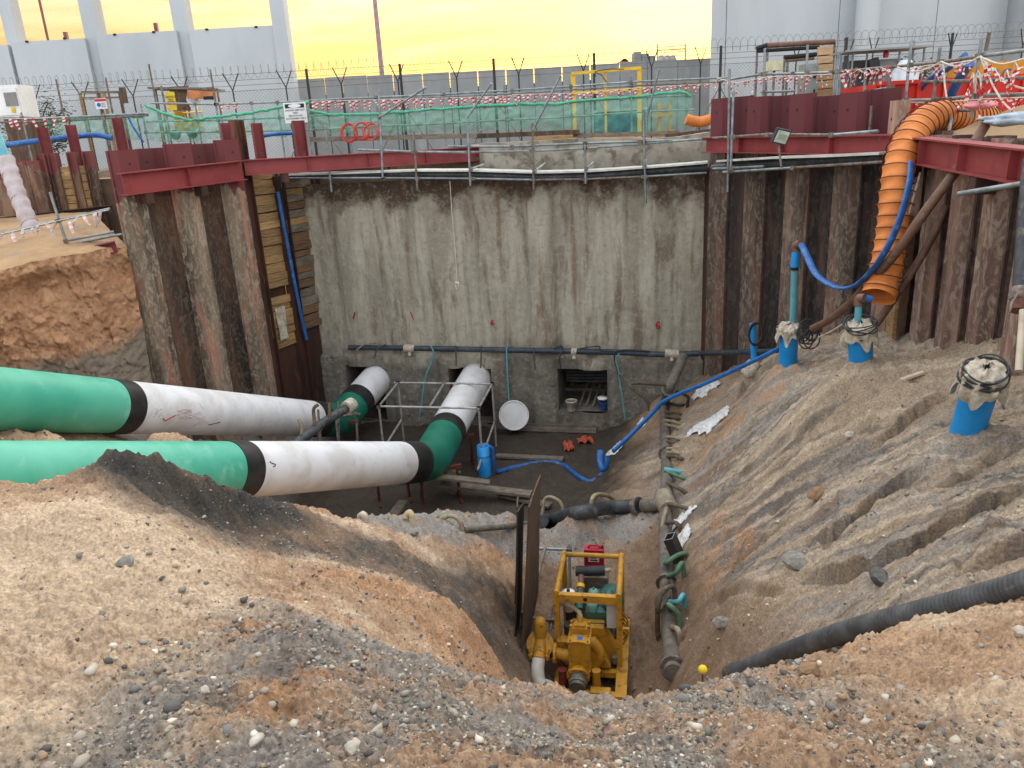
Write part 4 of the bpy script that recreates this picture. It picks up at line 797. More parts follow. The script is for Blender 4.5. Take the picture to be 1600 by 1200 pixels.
# ------------------------------------------------------------------ scaffold tubes
TR = .026
def tube_frame(name, label, cat, segs, m=galv, group=None, r=TR, couplers=True):
    pts = [p for s in segs for p in s[:2]]; base = sum(pts, Vector())/len(pts); base.z = min(p.z for p in pts)
    root = thing(name, label, cat, base, group)
    for s in segs:
        q = MB(); q.tube([s[0], s[1]], s[2] if len(s) > 2 else r, 8); part('scaffold_tube', q, m if random.random() < .8 else galvd, root)
    if couplers:
        for i in range(len(segs)):
            for j in range(i+1, len(segs)):
                a, b = segs[i][:2]; c, d = segs[j][:2]; u = b-a; v = d-c; w = a-c; A_, B_, C_ = u.dot(u), u.dot(v), v.dot(v); D_, E_ = u.dot(w), v.dot(w); den = A_*C_-B_*B_
                if den < 1e-6: continue
                sc_, tc = (B_*E_-C_*D_)/den, (A_*E_-B_*D_)/den
                if -.02 <= sc_ <= 1.02 and -.02 <= tc <= 1.02:
                    p1, p2 = a+u*sc_, c+v*tc
                    if (p1-p2).length < .14:
                        q = MB(); q.box((p1+p2)/2, (.085, .085, .075), u); part('coupler', q, galvd, root)
    return root
def wk(px, py, off=.75):
    "front plane of the walkway hung along the far wall, then along the dark sheet piles"
    if px < 1112: return pv(px, py, WA, WB, off)
    return pv(px, py, BRx, RC, off+.1)
# walkway
poly = [(440, 274), (560, 270), (650, 267), (740, 267), (834, 270), (915, 268), (1010, 262), (1100, 255), (1106, 254)]
poly2 = [(1118, 252), (1200, 247), (1290, 244), (1372, 240)]
r = thing('walkway', 'narrow scaffold board walkway hung in front of the far walls', 'walkway', wk(834, 275)-Vector((0, 0, .3)))
def deck(pl, offA, offB):
    for (a, b) in zip(pl[:-1], pl[1:]):
        for s in range(3):
            o0 = offA+(offB-offA)*s/3
            pa_, pb_ = wk(*a), wk(*b); nn_ = (Vector((0, CZ*0, 0))-Vector((pa_.x, pa_.y, 0))).normalized()
            nrm = Vector((WN[0], WN[1], 0)) if a[0] < 1112 else nR
            q = MB(); q.beam(pa_-nrm*(.13+.24*s), pb_-nrm*(.13+.24*s), .225, .038); part('scaffold_board', q, mat('pale_walkway_board', hx('c6c3ba'), hx('b0ada4'), hx('958f84'), scale=3, rough=.8, rnd=.12), r)
_t = (RC-BRx); _t.z = 0; nR = Vector((_t.y, -_t.x, 0)).normalized(); nR = -nR if nR.dot(-vz(RC, 0)) < 0 else nR
deck(poly, 0, .7); deck(poly2, 0, .7)
# walkway posts and rails
segs = []
for (x0, y0, x1, y1) in [(508,195,518,300),(592,140,598,277),(646,205,652,295),(730,187,735,290),(832,192,834,300),(914,225,915,287),(1005,172,1009,318),(1140,108,1137,300),(1146,142,1142,262)]:
    segs.append((wk(x0, y0), wk(x1, y1)))
rails = [[(560,234),(646,237),(730,238),(830,236),(914,232),(1010,224),(1100,217),(1108,216)],[(1114,216),(1200,210),(1300,211),(1372,205)],[(700,229),(800,229),(914,224),(1000,221),(1050,219)],
 [(430,278),(600,278),(740,279),(834,281),(914,280),(1005,276),(1104,270)],[(1130,269),(1240,262),(1380,253)],[(1114,264),(1194,260)]]
for pl in rails:
    for a, b in zip(pl[:-1], pl[1:]): segs.append((wk(*a, .70), wk(*b, .70)))
for (a, b) in [((592,184),(666,136)),((730,184),(768,130)),((833,203),(876,118)),((1010,186),(1030,108))]: segs.append((wk(*a, .8), wk(*b, 1.0)))
for (a, b) in [((836,267),(852,255)),((916,264),(927,254)),((736,264),(756,257)),((1006,262),(1009,250))]: segs.append((wk(*a, .82), wk(*b, .2)))
tube_frame('walkway_scaffold', 'grey scaffold tube guard rail with raking tubes along the far walkway', 'scaffold', segs)
# black pipe slung under the walkway
q = MB(); q.tube(smooth_path([wk(x, y, .55) for x, y in [(435,276),(560,272),(650,272),(740,273),(834,276),(915,275),(1010,268),(1106,261)]]), .075, 10); q2 = q
single('black_pipe', q, blackp, 'black pipe slung under the far walkway left of the floodlight', 'pipe')
q = MB(); q.tube(smooth_path([wk(x, y, .5) for x, y in [(1114,262),(1200,256),(1300,250),(1385,246)]]), .07, 10)
single('black_pipe', q, blackp, 'black pipe slung under the walkway right of the concrete wall', 'pipe')
# ring main on the far wall
def cw(px, py, off=.22): return pv(px, py, WA, WB, off)
r = thing('ring_main', 'dark blue black dewatering pipe fixed across the far concrete wall with short hoses', 'pipe', cw(800, 547))
q = MB(); q.tube(smooth_path([cw(545, 543), cw(640, 544), cw(800, 547), cw(950, 550), cw(1040, 554), cw(1092, 552)]), .075, 12); part('main_pipe', q, mat('navy_pipe', hx('2a3540'), hx('35414c'), hx('5a554c'), scale=4, rough=.5, t3=(.55, .7)), r)
q = MB(); q.tube([pv(1095, 552, BRx, RC, .35), pv(1240, 548, BRx, RC, .35)], .06, 12); part('main_pipe', q, _m['navy_pipe'], r)
for (x, y, w) in [(640, 544, 16), (1050, 552, 22), (897, 549, 8)]:
    q = MB(); q.tube([cw(x-w/2, y), cw(x+w/2, y+1)], .11 if w > 10 else .1, 12); q.tube([cw(x, y), cw(x, y+12, .3)], .05, 8); part('tee_fitting', q, cream, r, 'pale fitting on the pipe')
for (pts, m, w) in [([(556,548),(570,538),(588,536)], hoseb, .025), ([(585,560),(590,545),(603,538)], hosed, .02), ([(672,539),(677,550),(673,570),(665,590),(655,655)], cyanp, .022), ([(712,540),(713,572)], hosed, .02), ([(752,540),(751,575)], hosed, .02), ([(793,541),(792,560),(798,678)], cyanp, .022), ([(834,543),(836,577)], hosed, .02),
   ([(865,545),(876,541),(880,545)], black, .018), ([(968,552),(962,562),(966,580),(972,620),(977,656)], cyanp, .02), ([(1015,549),(975,547),(960,554),(968,590)], black, .02), ([(905,545),(935,541),(940,548),(975,549)], black, .015), ([(880,548),(874,560),(877,577)], black, .018)]:
    q = MB(); q.tube(smooth_path([cw(x, y, .3) for x, y in pts]), w, 6); part('drop_hose', q, m, r)
# hanging rope
q = MB(); q.tube(smooth_path([wk(703, 283, .5), cw(706, 330, .5), cw(711, 390, .45), cw(714, 438, .45)]), .011, 5); q.tube([cw(714+3*math.cos(t), 445+6*math.sin(t), .45) for t in np.linspace(-1.5, 4.8, 10)], .014, 5); q.tube([cw(711, 441, .45), cw(717, 443, .45)], .03, 6)
single('rope', q, ropew, 'thin white rope hanging down the far concrete wall with a knotted loop', 'rope')
# floodlight on the walkway corner
p = wk(1220, 213, 1.0); r = thing('floodlight', 'square black floodlight on a pole above the walkway right of the concrete wall', 'floodlight', wk(1221, 262, 1.0))
d = Vector((.25, -1, -.35)).normalized(); dd, S, U = frame(d)
q = MB(); q.box(p, (.07, .30, .26), d, (.25, 0, 1)); part('housing', q, black, r)
q = MB(); q.box(p+d*.038, (.01, .25, .21), d, (.25, 0, 1)); part('lens', q, glassd, r)
q = MB(); q.box(p+d*.045-Vector((0,0,.0)), (.004, .17, .10), d, (.25, 0, 1)); part('led_panel', q, mat('led_panel', hx('9bab8c'), bump=0), r)
q = MB(); q.tube([p-d*.04, p-d*.04-Vector((0, 0, .22)), wk(1221, 262, 1.0)], .022, 8); part('pole', q, galvd, r)
q = MB(); [q.box(p-d*.06+S*(k*.05), (.05, .008, .2), d, (.25, 0, 1)) for k in range(-2, 3)]; part('cooling_fins', q, black, r)
# ------------------------------------------------------------------ scaffold around the front pipe
FZ = ZF
def fl(px, py, z=None):
    return pz(px, py, z if z is not None else FZ)
a1, a2 = pY(624, 598, 18.9), pY(770, 600, 18.2); zt_ = (a1.z+a2.z)/2
b1, b2 = pz(592, 635, zt_), pz(748, 638, zt_); a1 = pz(622, 598, zt_); a2 = pz(769, 600, zt_)
def dn(p, z=FZ-.05): return vz(p, z)
segs = [(a1+(a1-a2)*.04, a2+(a2-a1)*.01), (b1+(b1-b2)*.02, b2), (a1, b1), (a2, b2+(b2-a2)*.03), (a1, dn(a1)), (a2, dn(a2)), (b1, dn(b1)), (b2, dn(b2)), (pz(695, 597, zt_), pz(672, 634, zt_))]
zm = zt_-1.0; f = lambda p: vz(p, zm); segs += [(f(a1)+Vector((0, 0, 0)), f(b1)-Vector((0, .5, .0))), (f(a2), f(b2)-Vector((.1, .5, .3))), (vz(b1, zt_-1.3), vz(b1, zt_-1.3)+Vector((.6, -.4, -.4)))]
tube_frame('pipe_scaffold', 'open box of scaffold tubes standing round the front pipe in the pit', 'scaffold', segs, mat('pale_galvanised', hx('a9aaa6'), hx('86827a'), scale=6, rough=.5, metal=.3), r=.027)
# steel trestles under the pipes
tre = mat('red_trestle_paint', hx('5a2a22'), hx('43241e'), hx('4a352a'), scale=6, rough=.7)
def trestle(p, w, h, rz, label):
    r = thing('trestle', label, 'trestle', p); X = Vector((math.cos(rz), math.sin(rz), 0)); Y = Vector((-X.y, X.x, 0)); T = p+Vector((0, 0, h))
    q = MB(); q.beam(T-X*w/2, T+X*w/2, .09, .08); part('top_bar', q, tre, r)
    for s in (-1, 1):
        q = MB(); q.tube([T+X*s*w*.4, p+X*s*w*.42], .03, 8); part('leg', q, tre, r)
        q = MB(); q.beam(p+X*s*w*.42-Y*.28+Vector((0, 0, .02)), p+X*s*w*.42+Y*.28+Vector((0, 0, .02)), .06, .04); part('foot', q, tre, r)
        q = MB(); q.tube([T+X*s*w*.4-Vector((0, 0, .1)), p+X*s*w*.42+Y*.22+Vector((0, 0, .04))], .018, 6); part('brace', q, tre, r)
    return r
trestle(fl(690, 784), 1.0, .78, .25, 'rusty red steel trestle under the bend of the front pipe')
trestle(fl(722, 733), .7, .82, .3, 'red steel trestle behind the bend of the front pipe')
trestle(pz(548, 712, FZ), .6, .9, .2, 'red steel trestle under the bend of the rear pipe')
trestle(fl(640, 800)+Vector((-.4, .6, 0)), .8, .7, .25, 'dark trestle in the shade under the front pipe')
# planks on the pit floor
def plank(px0, py0, px1, py1, w, t, z0, label, m=woodg, z1=None):
    a = pz(px0, py0, z0); b = pz(px1, py1, z0 if z1 is None else z1); q = MB(); q.beam(a, b, w, t); return single('plank', q, m, label, 'plank', 'planks lying in the pit')
plank(665, 742, 765, 754, .22, .05, FZ+.75, 'grey plank resting on trestles right of the front pipe bend', z1=FZ+.45)
plank(690, 756, 830, 772, .25, .06, FZ+.28, 'long grey plank running toward the plywood sheets on the pit floor', z1=FZ+.2)
plank(775, 712, 880, 717, .2, .05, FZ+.05, 'plank lying behind the blue hose on the pit floor')
plank(612, 808, 630, 783, .2, .05, FZ+.45, 'short plank sticking out of the dark under the front pipe')
plank(800, 668, 932, 672, .16, .12, FZ+.08, 'squared timber below the white disc')
plank(800, 664, 930, 667, .10, .1, FZ+.16, 'pale squared timber directly below the white disc')
plank(780, 772, 860, 790, .2, .05, FZ+.06, 'wet plank by the plywood sheets at the near edge of the pit floor')
plank(696, 733, 712, 741, .3, .04, FZ+.6, 'small board under the front pipe bend')
# white disc leaning against the wall
c0 = cw(803, 649, .5); r = thing('pipe_end_disc', 'round white pipe end disc leaning against the far concrete wall', 'disc', c0-Vector((0, 0, .4)))
d = Vector((-.1, -1, .25)).normalized(); q = MB(); q.lathe(c0, [(.40, -.02), (.40, .02)], 40, axis=d); part('plate', q, white, r)
q = MB(); q.lathe(c0+d*.022, [(.395, 0), (.40, .02), (.37, .02), (.365, 0)], 40, axis=d, caps=False); part('rim', q, _m['white_paint'], r)
# buckets in the opening
def bucket(p, m, rt_, rb, h, label, lid=None):
    r = thing('bucket', label, 'bucket', p); q = MB(); q.lathe(p, [(rb, 0), (rt_, h), (rt_*1.05, h), (rt_*1.05, h-.03)], 20, caps=False); q.lathe(p, [(rb, 0), (.001, .001)], 20, caps=False); part('body', q, m, r)
    q = MB(); q.lathe(p+Vector((0, 0, h)), [(rt_*1.06, -.02), (rt_*1.06, .015), (.001, .02)], 20, caps=False) if lid else q.lathe(p+Vector((0, 0, h*.9)), [(rt_*.97, 0), (.001, 0)], 20, caps=False); part('lid' if lid else 'contents', q, lid or mat('grey_mud', hx('8d877b')), r)
    q = MB(); q.tube([p+Vector((math.cos(t)*rt_*1.05, -.06-.1*math.sin(t), h-.02-.1*math.sin(t))) for t in np.linspace(0, math.pi, 9)], .006, 5); part('handle', q, galvd, r)
o3 = cw(893, 641, .0); bucket(o3, cream, .15, .11, .28, 'dirty cream bucket in the right opening of the concrete wall')
bucket(cw(942, 637, .0), mat('blue_bucket', hx('1d4f9c'), bump=0), .13, .11, .28, 'blue bucket with a white lid in the right opening of the concrete wall', lid=white)
# orange cloths
def cloth(name, px, py, z, w, h, m, label, cat='cloth', hgt=.12, seed=0, group=None):
    c = pz(px, py, z); q = MB()
    def fn(u, v):
        a = (u-.5)*w; b = (v-.5)*h; e = 1+.35*mnoise.noise(Vector((u*2+seed, v*2, 3.3))); nn_ = mnoise.noise(Vector((u*4+seed, v*4, seed)))+.5*mnoise.noise(Vector((u*9+seed, v*9, seed)))
        return (c.x+a*e, c.y+b*e, c.z+.03+max(0, hgt*(.4+nn_))*math.sin(math.pi*min(1, max(0, u)))**.3)
    q.sheet(fn, 20, 20); return single(name, q, m, label, cat, group)
cloth('orange_cloth', 889, 700, FZ, .25, .55, clothor, 'crumpled orange cloth on the pit floor, nearer the white disc')
cloth('orange_cloth', 915, 691, FZ, .4, .35, clothor, 'rounded orange cloth on the pit floor, nearer the slope', seed=4)
# blue sump container with blue hose
p = fl(758, 742); r = thing('sump_casing', 'upright blue plastic casing on the pit floor beside the pipe scaffold', 'casing', p)
q = MB(); q.lathe(p, [(.15, 0), (.15, .75), (.135, .75), (.135, .1)], 24, caps=False); part('casing', q, cblue, r)
q = MB(); q.tube([p+Vector((math.cos(t)*.153, math.sin(t)*.153, .5)) for t in np.linspace(0, 6.28, 20)], .008, 5); part('strap', q, black, r)
q = MB(); pts = [p+Vector((.05, 0, .72)), p+Vector((.22, -.02, .65)), fl(775, 735, FZ+.1), fl(800, 731), fl(847, 722), fl(880, 727), fl(905, 745, FZ+.1), fl(925, 752, FZ+.12), fl(945, 737, FZ+.2)]
q.tube(smooth_path(pts), .055, 8, flat=.7); single('layflat_hose', q, layblue, 'blue hose winding over the pit floor from the blue casing to the slope', 'hose')
# ------------------------------------------------------------------ far background
YW = 38.0
def wallbox(px0, px1, ytop, Y, th, zb=0.6, ztop=None, pref=60):
    a = pY(px0, pref, Y); b = pY(px1, pref, Y); zt_ = pY((px0+px1)/2, ytop, Y).z if ztop is None else ztop
    q = MB(); q.box(((a.x+b.x)/2, Y+th/2, (zb+zt_)/2), (b.x-a.x, th, zt_-zb)); return q
r = thing('white_frame_wall', 'tall white wall of framed panels with open bays above, at upper left', 'wall', pY(220, 180, YW).xy.to_3d()+Vector((0, 0, .8)))
for (x0, x1, yt) in [(-260, -136, 82), (-122, 9, 74), (15, 132, 63), (150, 277, 51), (297, 428, 43)]:
    part('wall_panel', wallbox(x0, x1, yt, YW, .22), wallw, r)
for (x0, x1) in [(-142, -116), (9, 27), (133, 157), (274, 297), (428, 450)]:
    part('column', wallbox(x0+ (0 if x0 > 0 else 0), x1, 0, YW+.24 if x0 < 420 else YW-.1, .75, ztop=13.5), wallw, r)
a = pY(-260, 60, YW); b = pY(450, 60, YW)
part('top_beam', MB().box(((a.x+b.x)/2, YW+.6, 13.9), (b.x-a.x, .8, .8)), wallw, r)
mesh_m = mat('wire_mesh', hx('8a8d8c'), bump=0)
def wire_mesh_material(name, c, sc, wth):
    m = mat(name, c, bump=0, rough=.6); nt = m.node_tree; N = nt.nodes; L = nt.links; b_ = bsdf(m)
    g = N.new('ShaderNodeNewGeometry'); outs = []
    for rot in (45, -45):
        mp = N.new('ShaderNodeMapping'); mp.inputs['Rotation'].default_value = (0, math.radians(rot), 0); L.new(g.outputs['Position'], mp.inputs[0])
        w = N.new('ShaderNodeTexWave'); w.bands_direction = 'X'; w.inputs['Scale'].default_value = sc; L.new(mp.outputs[0], w.inputs['Vector'])
        gt = N.new('ShaderNodeMath'); gt.operation = 'GREATER_THAN'; gt.inputs[1].default_value = 1-wth; L.new(w.outputs['Fac'], gt.inputs[0]); outs.append(gt)
    mx = N.new('ShaderNodeMath'); mx.operation = 'MAXIMUM'; L.new(outs[0].outputs[0], mx.inputs[0]); L.new(outs[1].outputs[0], mx.inputs[1]); L.new(mx.outputs[0], b_.inputs['Alpha']); return m
chain = wire_mesh_material('chain_link', hx('8d9294'), 3.2, .035); finemesh = wire_mesh_material('fine_mesh', hx('b9b0a0'), 4.5, .012)
for (x0, x1, yt) in [(-120, 9, 74), (27, 133, 63), (157, 274, 51), (297, 428, 43)]:
    a = pY(x0, 60, YW+.6); b = pY(x1, 60, YW+.6); z0 = pY((x0+x1)/2, yt, YW).z; q = MB(); q.add([(a.x, YW+.6, z0), (b.x, YW+.6, z0), (b.x, YW+.6, 13.5), (a.x, YW+.6, 13.5)], [(0, 1, 2, 3)])
    part('mesh_infill', q, finemesh, r)
for (x, y) in [(42, 65), (101, 60), (179, 54), (240, 50), (323, 46), (400, 42)]:
    p = pY(x, y, YW-.02); part('lifting_eye', MB().box(p, (.12, .06, .08)), darkm, r)
for (x, y0, y1) in [(104, 50, 60), (245, 36, 48)]:
    p = pY(x, y1, 45); q = MB(); q.beam(vz(p, 2), vz(p, pY(x, y0, 45).z), .18, .18); q2 = single('marker_post', q, redsteel, 'short reddish post top seen through the %s open bay of the white frame wall' % ('second' if x < 200 else 'third'), 'post')
q = MB(); p = pY(75, 62, 60); q.tube([vz(p, 0), vz(p, 24)], .09, 8); single('light_pole', q, redsteel, 'thin reddish pole seen through the open bay at far left', 'pole')
r = thing('light_pole', 'tall slim lighting pole against the yellow sky beyond the far concrete wall', 'pole', vz(pY(597, 118, 60), .9))
p = pY(597, 118, 60); part('shaft', MB().tube([vz(p, .9), vz(p, 8), vz(p, 20)], [.2, .17, .09], 10), mat('pole_paint', hx('a08790'), bump=0), r)
part('base_plate', MB().box(vz(p, .95), (.5, .5, .06)), galvd, r); part('lamp_arm', MB().tube([vz(p, 20), vz(p, 20.5)+Vector((1.2, 0, 0))], .06, 8), galvd, r); part('lamp_head', MB().box(vz(p, 20.5)+Vector((1.5, 0, 0)), (.7, .3, .12)), galvd, r)
# far concrete panel wall
r = thing('boundary_wall', 'long grey concrete panel wall under the yellow sky behind the wire fence', 'wall', vz(pY(790, 150, 42), .9))
xs = [452, 505, 533, 572, 613, 659, 702, 746, 790, 834, 878, 922, 968, 1011, 1058, 1113]
ps = [pY(x, 110, 42).x for x in xs]
for i in range(len(xs)-1):
    ym = np.interp((xs[i]+xs[i+1])/2, [455, 560, 800, 950, 1110], [124, 119, 108, 99, 90])+random.uniform(-1, 1)
    z = pY((xs[i]+xs[i+1])/2, ym, 42).z; part('concrete_panel', MB().box(((ps[i]+ps[i+1])/2, 42+random.uniform(-.05, .05), (z+.5)/2), (ps[i+1]-ps[i]-.05, .2, z-.5)), farconc, r)
part('backing', MB().box(((ps[0]+ps[-1])/2, 42.25, 2.2), (ps[-1]-ps[0], .1, 3.6)), mat('joint_shadow_concrete', hx('4c5054')), r)
# things peeping over it
r = thing('rooftop_plant', 'pale grey blocky roof unit peeping over the far wall', 'roof unit', vz(pY(1004, 95, 50), 3)); a = pY(990, 84, 50); b = pY(1020, 98, 50)
for i, (x0, x1, y) in enumerate([(989, 1000, 83), (1001, 1012, 85), (1013, 1022, 88)]): a = pY(x0, y, 50); b = pY(x1, 99, 50); part('unit_block', MB().box(((a.x+b.x)/2, 50, (a.z+b.z)/2-.4), (b.x-a.x, 1, a.z-b.z+.8)), farconc, r)
q = MB(); a = pY(966, 99, 50); b = pY(986, 99, 50); q.sheet(lambda u, v: (a.x+(b.x-a.x)*u, 50+v*2, a.z-.3+.55*math.sin(math.pi*u)**.5), 8, 2); q.box(((a.x+b.x)/2, 51, a.z-.6), (b.x-a.x, 2, .6)); single('tent_roof', q, mat('brick_red_roof', hx('b0553c')), 'small reddish rounded roof peeping over the far wall', 'roof')
r = thing('rack', 'red and white rail rack with pale rolls above the far wall', 'rack', vz(pY(1050, 96, 46), 4))
for x in (1027, 1071): part('post', MB().beam(pY(x, 99, 46), pY(x, 68, 46), .09, .09), tapew, r)
for y in (74, 79, 83): part('rail', MB().beam(pY(1027, y, 46), pY(1071, y-3, 46), .06, .06), taper if y == 79 else tapew, r)
for x in (1033, 1042, 1051): part('roll', MB().lathe(pY(x, 97, 46), [(.18, 0), (.2, .2), (.12, .36)], 10), mat('pale_roll', hx('b9b6b0')), r)
# right white building
YB = 36
r = thing('white_building', 'huge plain white panelled building filling the upper right', 'building', vz(pY(1360, 100, YB), .8))
bx = [1113, 1134, 1309, 1460, 1620, 1800, 2000]
for i in range(len(bx)-1):
    a = pY(bx[i], 60, YB); b = pY(bx[i+1], 60, YB); part('wall_panel', MB().box(((a.x+b.x)/2, YB+.15, 7.2), (b.x-a.x-.03, .3, 13.4)), wallw, r)
a = pY(1113, 60, YB); b = pY(2000, 60, YB); part('core', MB().box(((a.x+4+b.x)/2, YB+5.4, 7.15), (b.x-a.x-4.1, 10, 13.2)), wallw, r)
greycol = mat('darker_grey_paint', hx('8f9498'), hx('84898d'), scale=.5, bump=.03)  # the right-hand column's own grey, darker than the white one
for (x, w, m, lb) in [(1353, .48, wallw, 'thick white round down pipe standing in front of the white building'), (1583, .36, greycol, 'grey round column standing in front of the white building at far right')]:
    p = pY(x, 60, YB-.8); r2 = thing('round_column', lb, 'column', vz(p, .9)); part('shaft', MB().cyl(vz(p, .9), vz(p, 13.8), w, 28), m, r2); part('collar', MB().cyl(vz(p, 9.2), vz(p, 9.35), w+.05, 28), m, r2)
# ------------------------------------------------------------------ fence with razor wire
YF = 33.0
r = thing('security_fence', 'long chain link fence with black forked posts and coiled razor wire across the background', 'fence', vz(pY(800, 180, YF), GZ))
def fz(px): return pY(px, np.interp(px, [0, 450, 800, 1110, 1400, 1600], [138, 113, 93, 72, 50, 40]), YF)
xl, xr = pY(-250, 130, YF).x, pY(1900, 40, YF).x
zf = fz(800).z
bpost = mat('black_fence_post', hx('23272a'), bump=0, rough=.5)
fence_px = [-60, 48, 125, 204, 282, 362, 446, 533, 622, 714, 811, 912, 1018, 1094, 1242, 1322, 1360, 1480, 1590]
def fpost(x, thick=.028, n=0):
    p = pY(x, 130, YF); h = zf-.55
    q = MB(); q.tube([vz(p, GZ-.2), vz(p, h)], thick, 8); o = part('post', q, bpost, r)
    for s in (-1, 1): q = MB(); q.tube([vz(p, h-.02), vz(p, h+.62)+Vector((s*.26, s*.15, 0))], thick*.8, 6); part('arm', q, bpost, o)
    return o
for x in fence_px: fpost(x)
for x in (481, 627, 773, 929, 1125, 1480):   # braced posts
    p = pY(x, 130, YF-.3); q = MB(); q.tube([vz(p, GZ-.2), vz(p, zf+.05)], .055, 8); o = part('post', q, bpost, r, 'thicker braced black post')
    for s in (-1, 1): q = MB(); q.tube([vz(p, GZ+1.9), vz(p, GZ)+Vector((s*1.1, 0, 0))], .022, 6); part('brace', q, galvd, o)
for z in (zf-.60, zf-.4, zf-.2, zf+.02): part('strand_wire', MB().tube([(xl, YF, z), (xr, YF, z)], .009, 4), galvd, r)
q = MB(); q.add([(xl, YF+.02, GZ), (xr, YF+.02, GZ), (xr, YF+.02, zf-.6), (xl, YF+.02, zf-.6)], [(0, 1, 2, 3)]); part('chain_link_mesh', q, chain, r)
# razor coil, bay by bay
k = 0; x = xl
while x < xr:
    n = 14; pts = []
    for i in range(n*9+1):
        t = i/9; a = 2*math.pi*t; rr = .25+.02*math.sin(k+i*.7); pts.append((x+t*.30, YF+.05+rr*math.cos(a), zf+.12+rr*math.sin(a)))
    part('razor_coil', MB().tube(pts, .009, 3, cap=False), mat('razor_wire', hx('8b8d8d'), metal=.3, bump=0), r); x += n*.30; k += 1
# ------------------------------------------------------------------ scaffold rails behind the rim
YR = 23.5
def rp(px, py, Y=YR): return pY(px, py, Y)
segs = []
def post(px, y0, y1, lean=2, Y=YR): b = rp(px+lean, y1, Y); t = rp(px, y0, Y); segs.append((vz(b, t.z), vz(b, min(b.z, GZ-.02))))
for (x, y0, y1) in [(485,148,235),(592,143,215),(694,140,212),(790,133,212),(892,130,206),(985,116,206),(545,170,214),(640,168,212),(745,150,210),(1070,130,205)]: post(x, y0, y1)
for pl in ([(483,157),(592,152),(694,147),(800,141),(892,135),(985,128),(1142,121)],[(483,161),(800,146),(985,134),(1130,128)],[(486,181),(592,177),(694,170),(800,165),(892,160),(985,153),(1085,149)],[(486,203),(592,197),(694,193),(800,187),(892,183),(985,176),(1085,171)]):
    for a, b in zip(pl[:-1], pl[1:]): segs.append((rp(*a, YR-.04), rp(*b, YR-.04)))
tube_frame('guard_rail', 'long grey scaffold tube guard rail behind the green debris netting', 'guard rail', segs)
segs = []
for (x, y0, y1) in [(229,162,222),(262,172,222),(313,155,222),(345,158,222),(400,158,222),(440,160,222)]: post(x, y0, y1)
for pl in ([(236,161),(340,163),(485,158)],[(228,190),(340,188),(485,182)],[(228,207),(340,206),(485,203)]):
    for a, b in zip(pl[:-1], pl[1:]): segs.append((rp(*a), rp(*b)))
tube_frame('guard_rail', 'grey scaffold tube guard rail behind the netting left of the warning sign', 'guard rail', segs)
segs = []
for (x, y0, y1) in [(0,178,235),(45,175,235),(115,178,232),(170,176,232)]: post(x, y0, y1, Y=22)
for pl in ([(-40,184),(90,184),(232,177)],[(-40,192),(100,189),(232,180)]):
    for a, b in zip(pl[:-1], pl[1:]): segs.append((rp(*a, 22), rp(*b, 22)))
tube_frame('guard_rail', 'scaffold tube rail in front of the white cabinet at far left', 'guard rail', segs)
for (x, y0, x1, y1) in [(88,124,102,190),(167,121,178,186),(233,100,245,168),(334,108,344,205),(253,134,262,190)]:
    b = rp(x1, y1, 25); q = MB(); q.tube([vz(b, rp(x, y0, 25).z), vz(b, GZ-.1)], .03, 8); single('scaffold_pole', q, galvd, {88: 'upright scaffold pole right of the white cabinet', 167: 'upright scaffold pole behind the timber frame with the blue and white notice', 233: 'tall upright scaffold pole left of the yellow board', 334: 'tall upright pole at the right side of the orange roofed shelter', 253: 'short upright pole beside the yellow board'}[x], 'pole', 'upright poles behind the left rim')
# green debris netting
def net(name, label, tops, bots, Y, folds, seed):
    x0, x1 = tops[0][0], tops[-1][0]; q = MB()
    def fn(u, v):
        px = x0+(x1-x0)*u; yt = np.interp(px, [a for a, _ in tops], [b for _, b in tops]); yb = np.interp(px, [a for a, _ in bots], [b for _, b in bots])
        p = pY(px, yt+(yb-yt)*v, Y); d = .10*math.sin(u*folds*6.28+3*v+mnoise.noise(Vector((u*9, v*2, seed)))*4)+.12*mnoise.noise(Vector((u*22, v*4, seed))); return (p.x, Y-.12-abs(d)-.1*math.sin(v*3.1), p.z+.04*mnoise.noise(Vector((u*30, v*3, seed+4))))
    q.sheet(fn, 160, 12); r = thing(name, label, 'netting', vz(pY((x0+x1)/2, 200, Y), GZ)); part('net_sheet', q, nett, r)
    q = MB(); pts = [fn(u, 0) for u in np.linspace(0, 1, 60)]; q.tube([(a, b-.05, c) for a, b, c in pts], [.035+.02*abs(mnoise.noise(Vector((i*.4, seed, 0)))) for i in range(60)], 6); part('gathered_edge', q, mat('green_net_fold', hx('3f9c7a'), hx('56ad8c'), scale=8), r); return r
net('debris_netting', 'long sagging green debris netting across the middle behind the walkway', [(486,172),(520,180),(592,178),(694,170),(800,163),(870,163),(900,158),(1000,151),(1060,143),(1078,152)], [(486,200),(520,212),(592,208),(694,206),(800,202),(870,205),(920,206),(1000,208),(1060,201),(1078,196)], YR-.1, 14, 3)
net('debris_netting', 'green debris netting draped on the rails left of the warning sign', [(231,164),(262,178),(300,188),(345,183),(400,176),(440,168),(484,160)], [(231,218),(262,222),(300,222),(345,216),(400,212),(440,214),(484,214)], YR-.1, 7, 8)
net('debris_netting', 'thin green netting at ground level behind the red pile stubs at far left', [(60,200),(110,186),(180,180),(228,183)], [(60,212),(110,214),(180,216),(228,220)], YR+1, 4, 12)
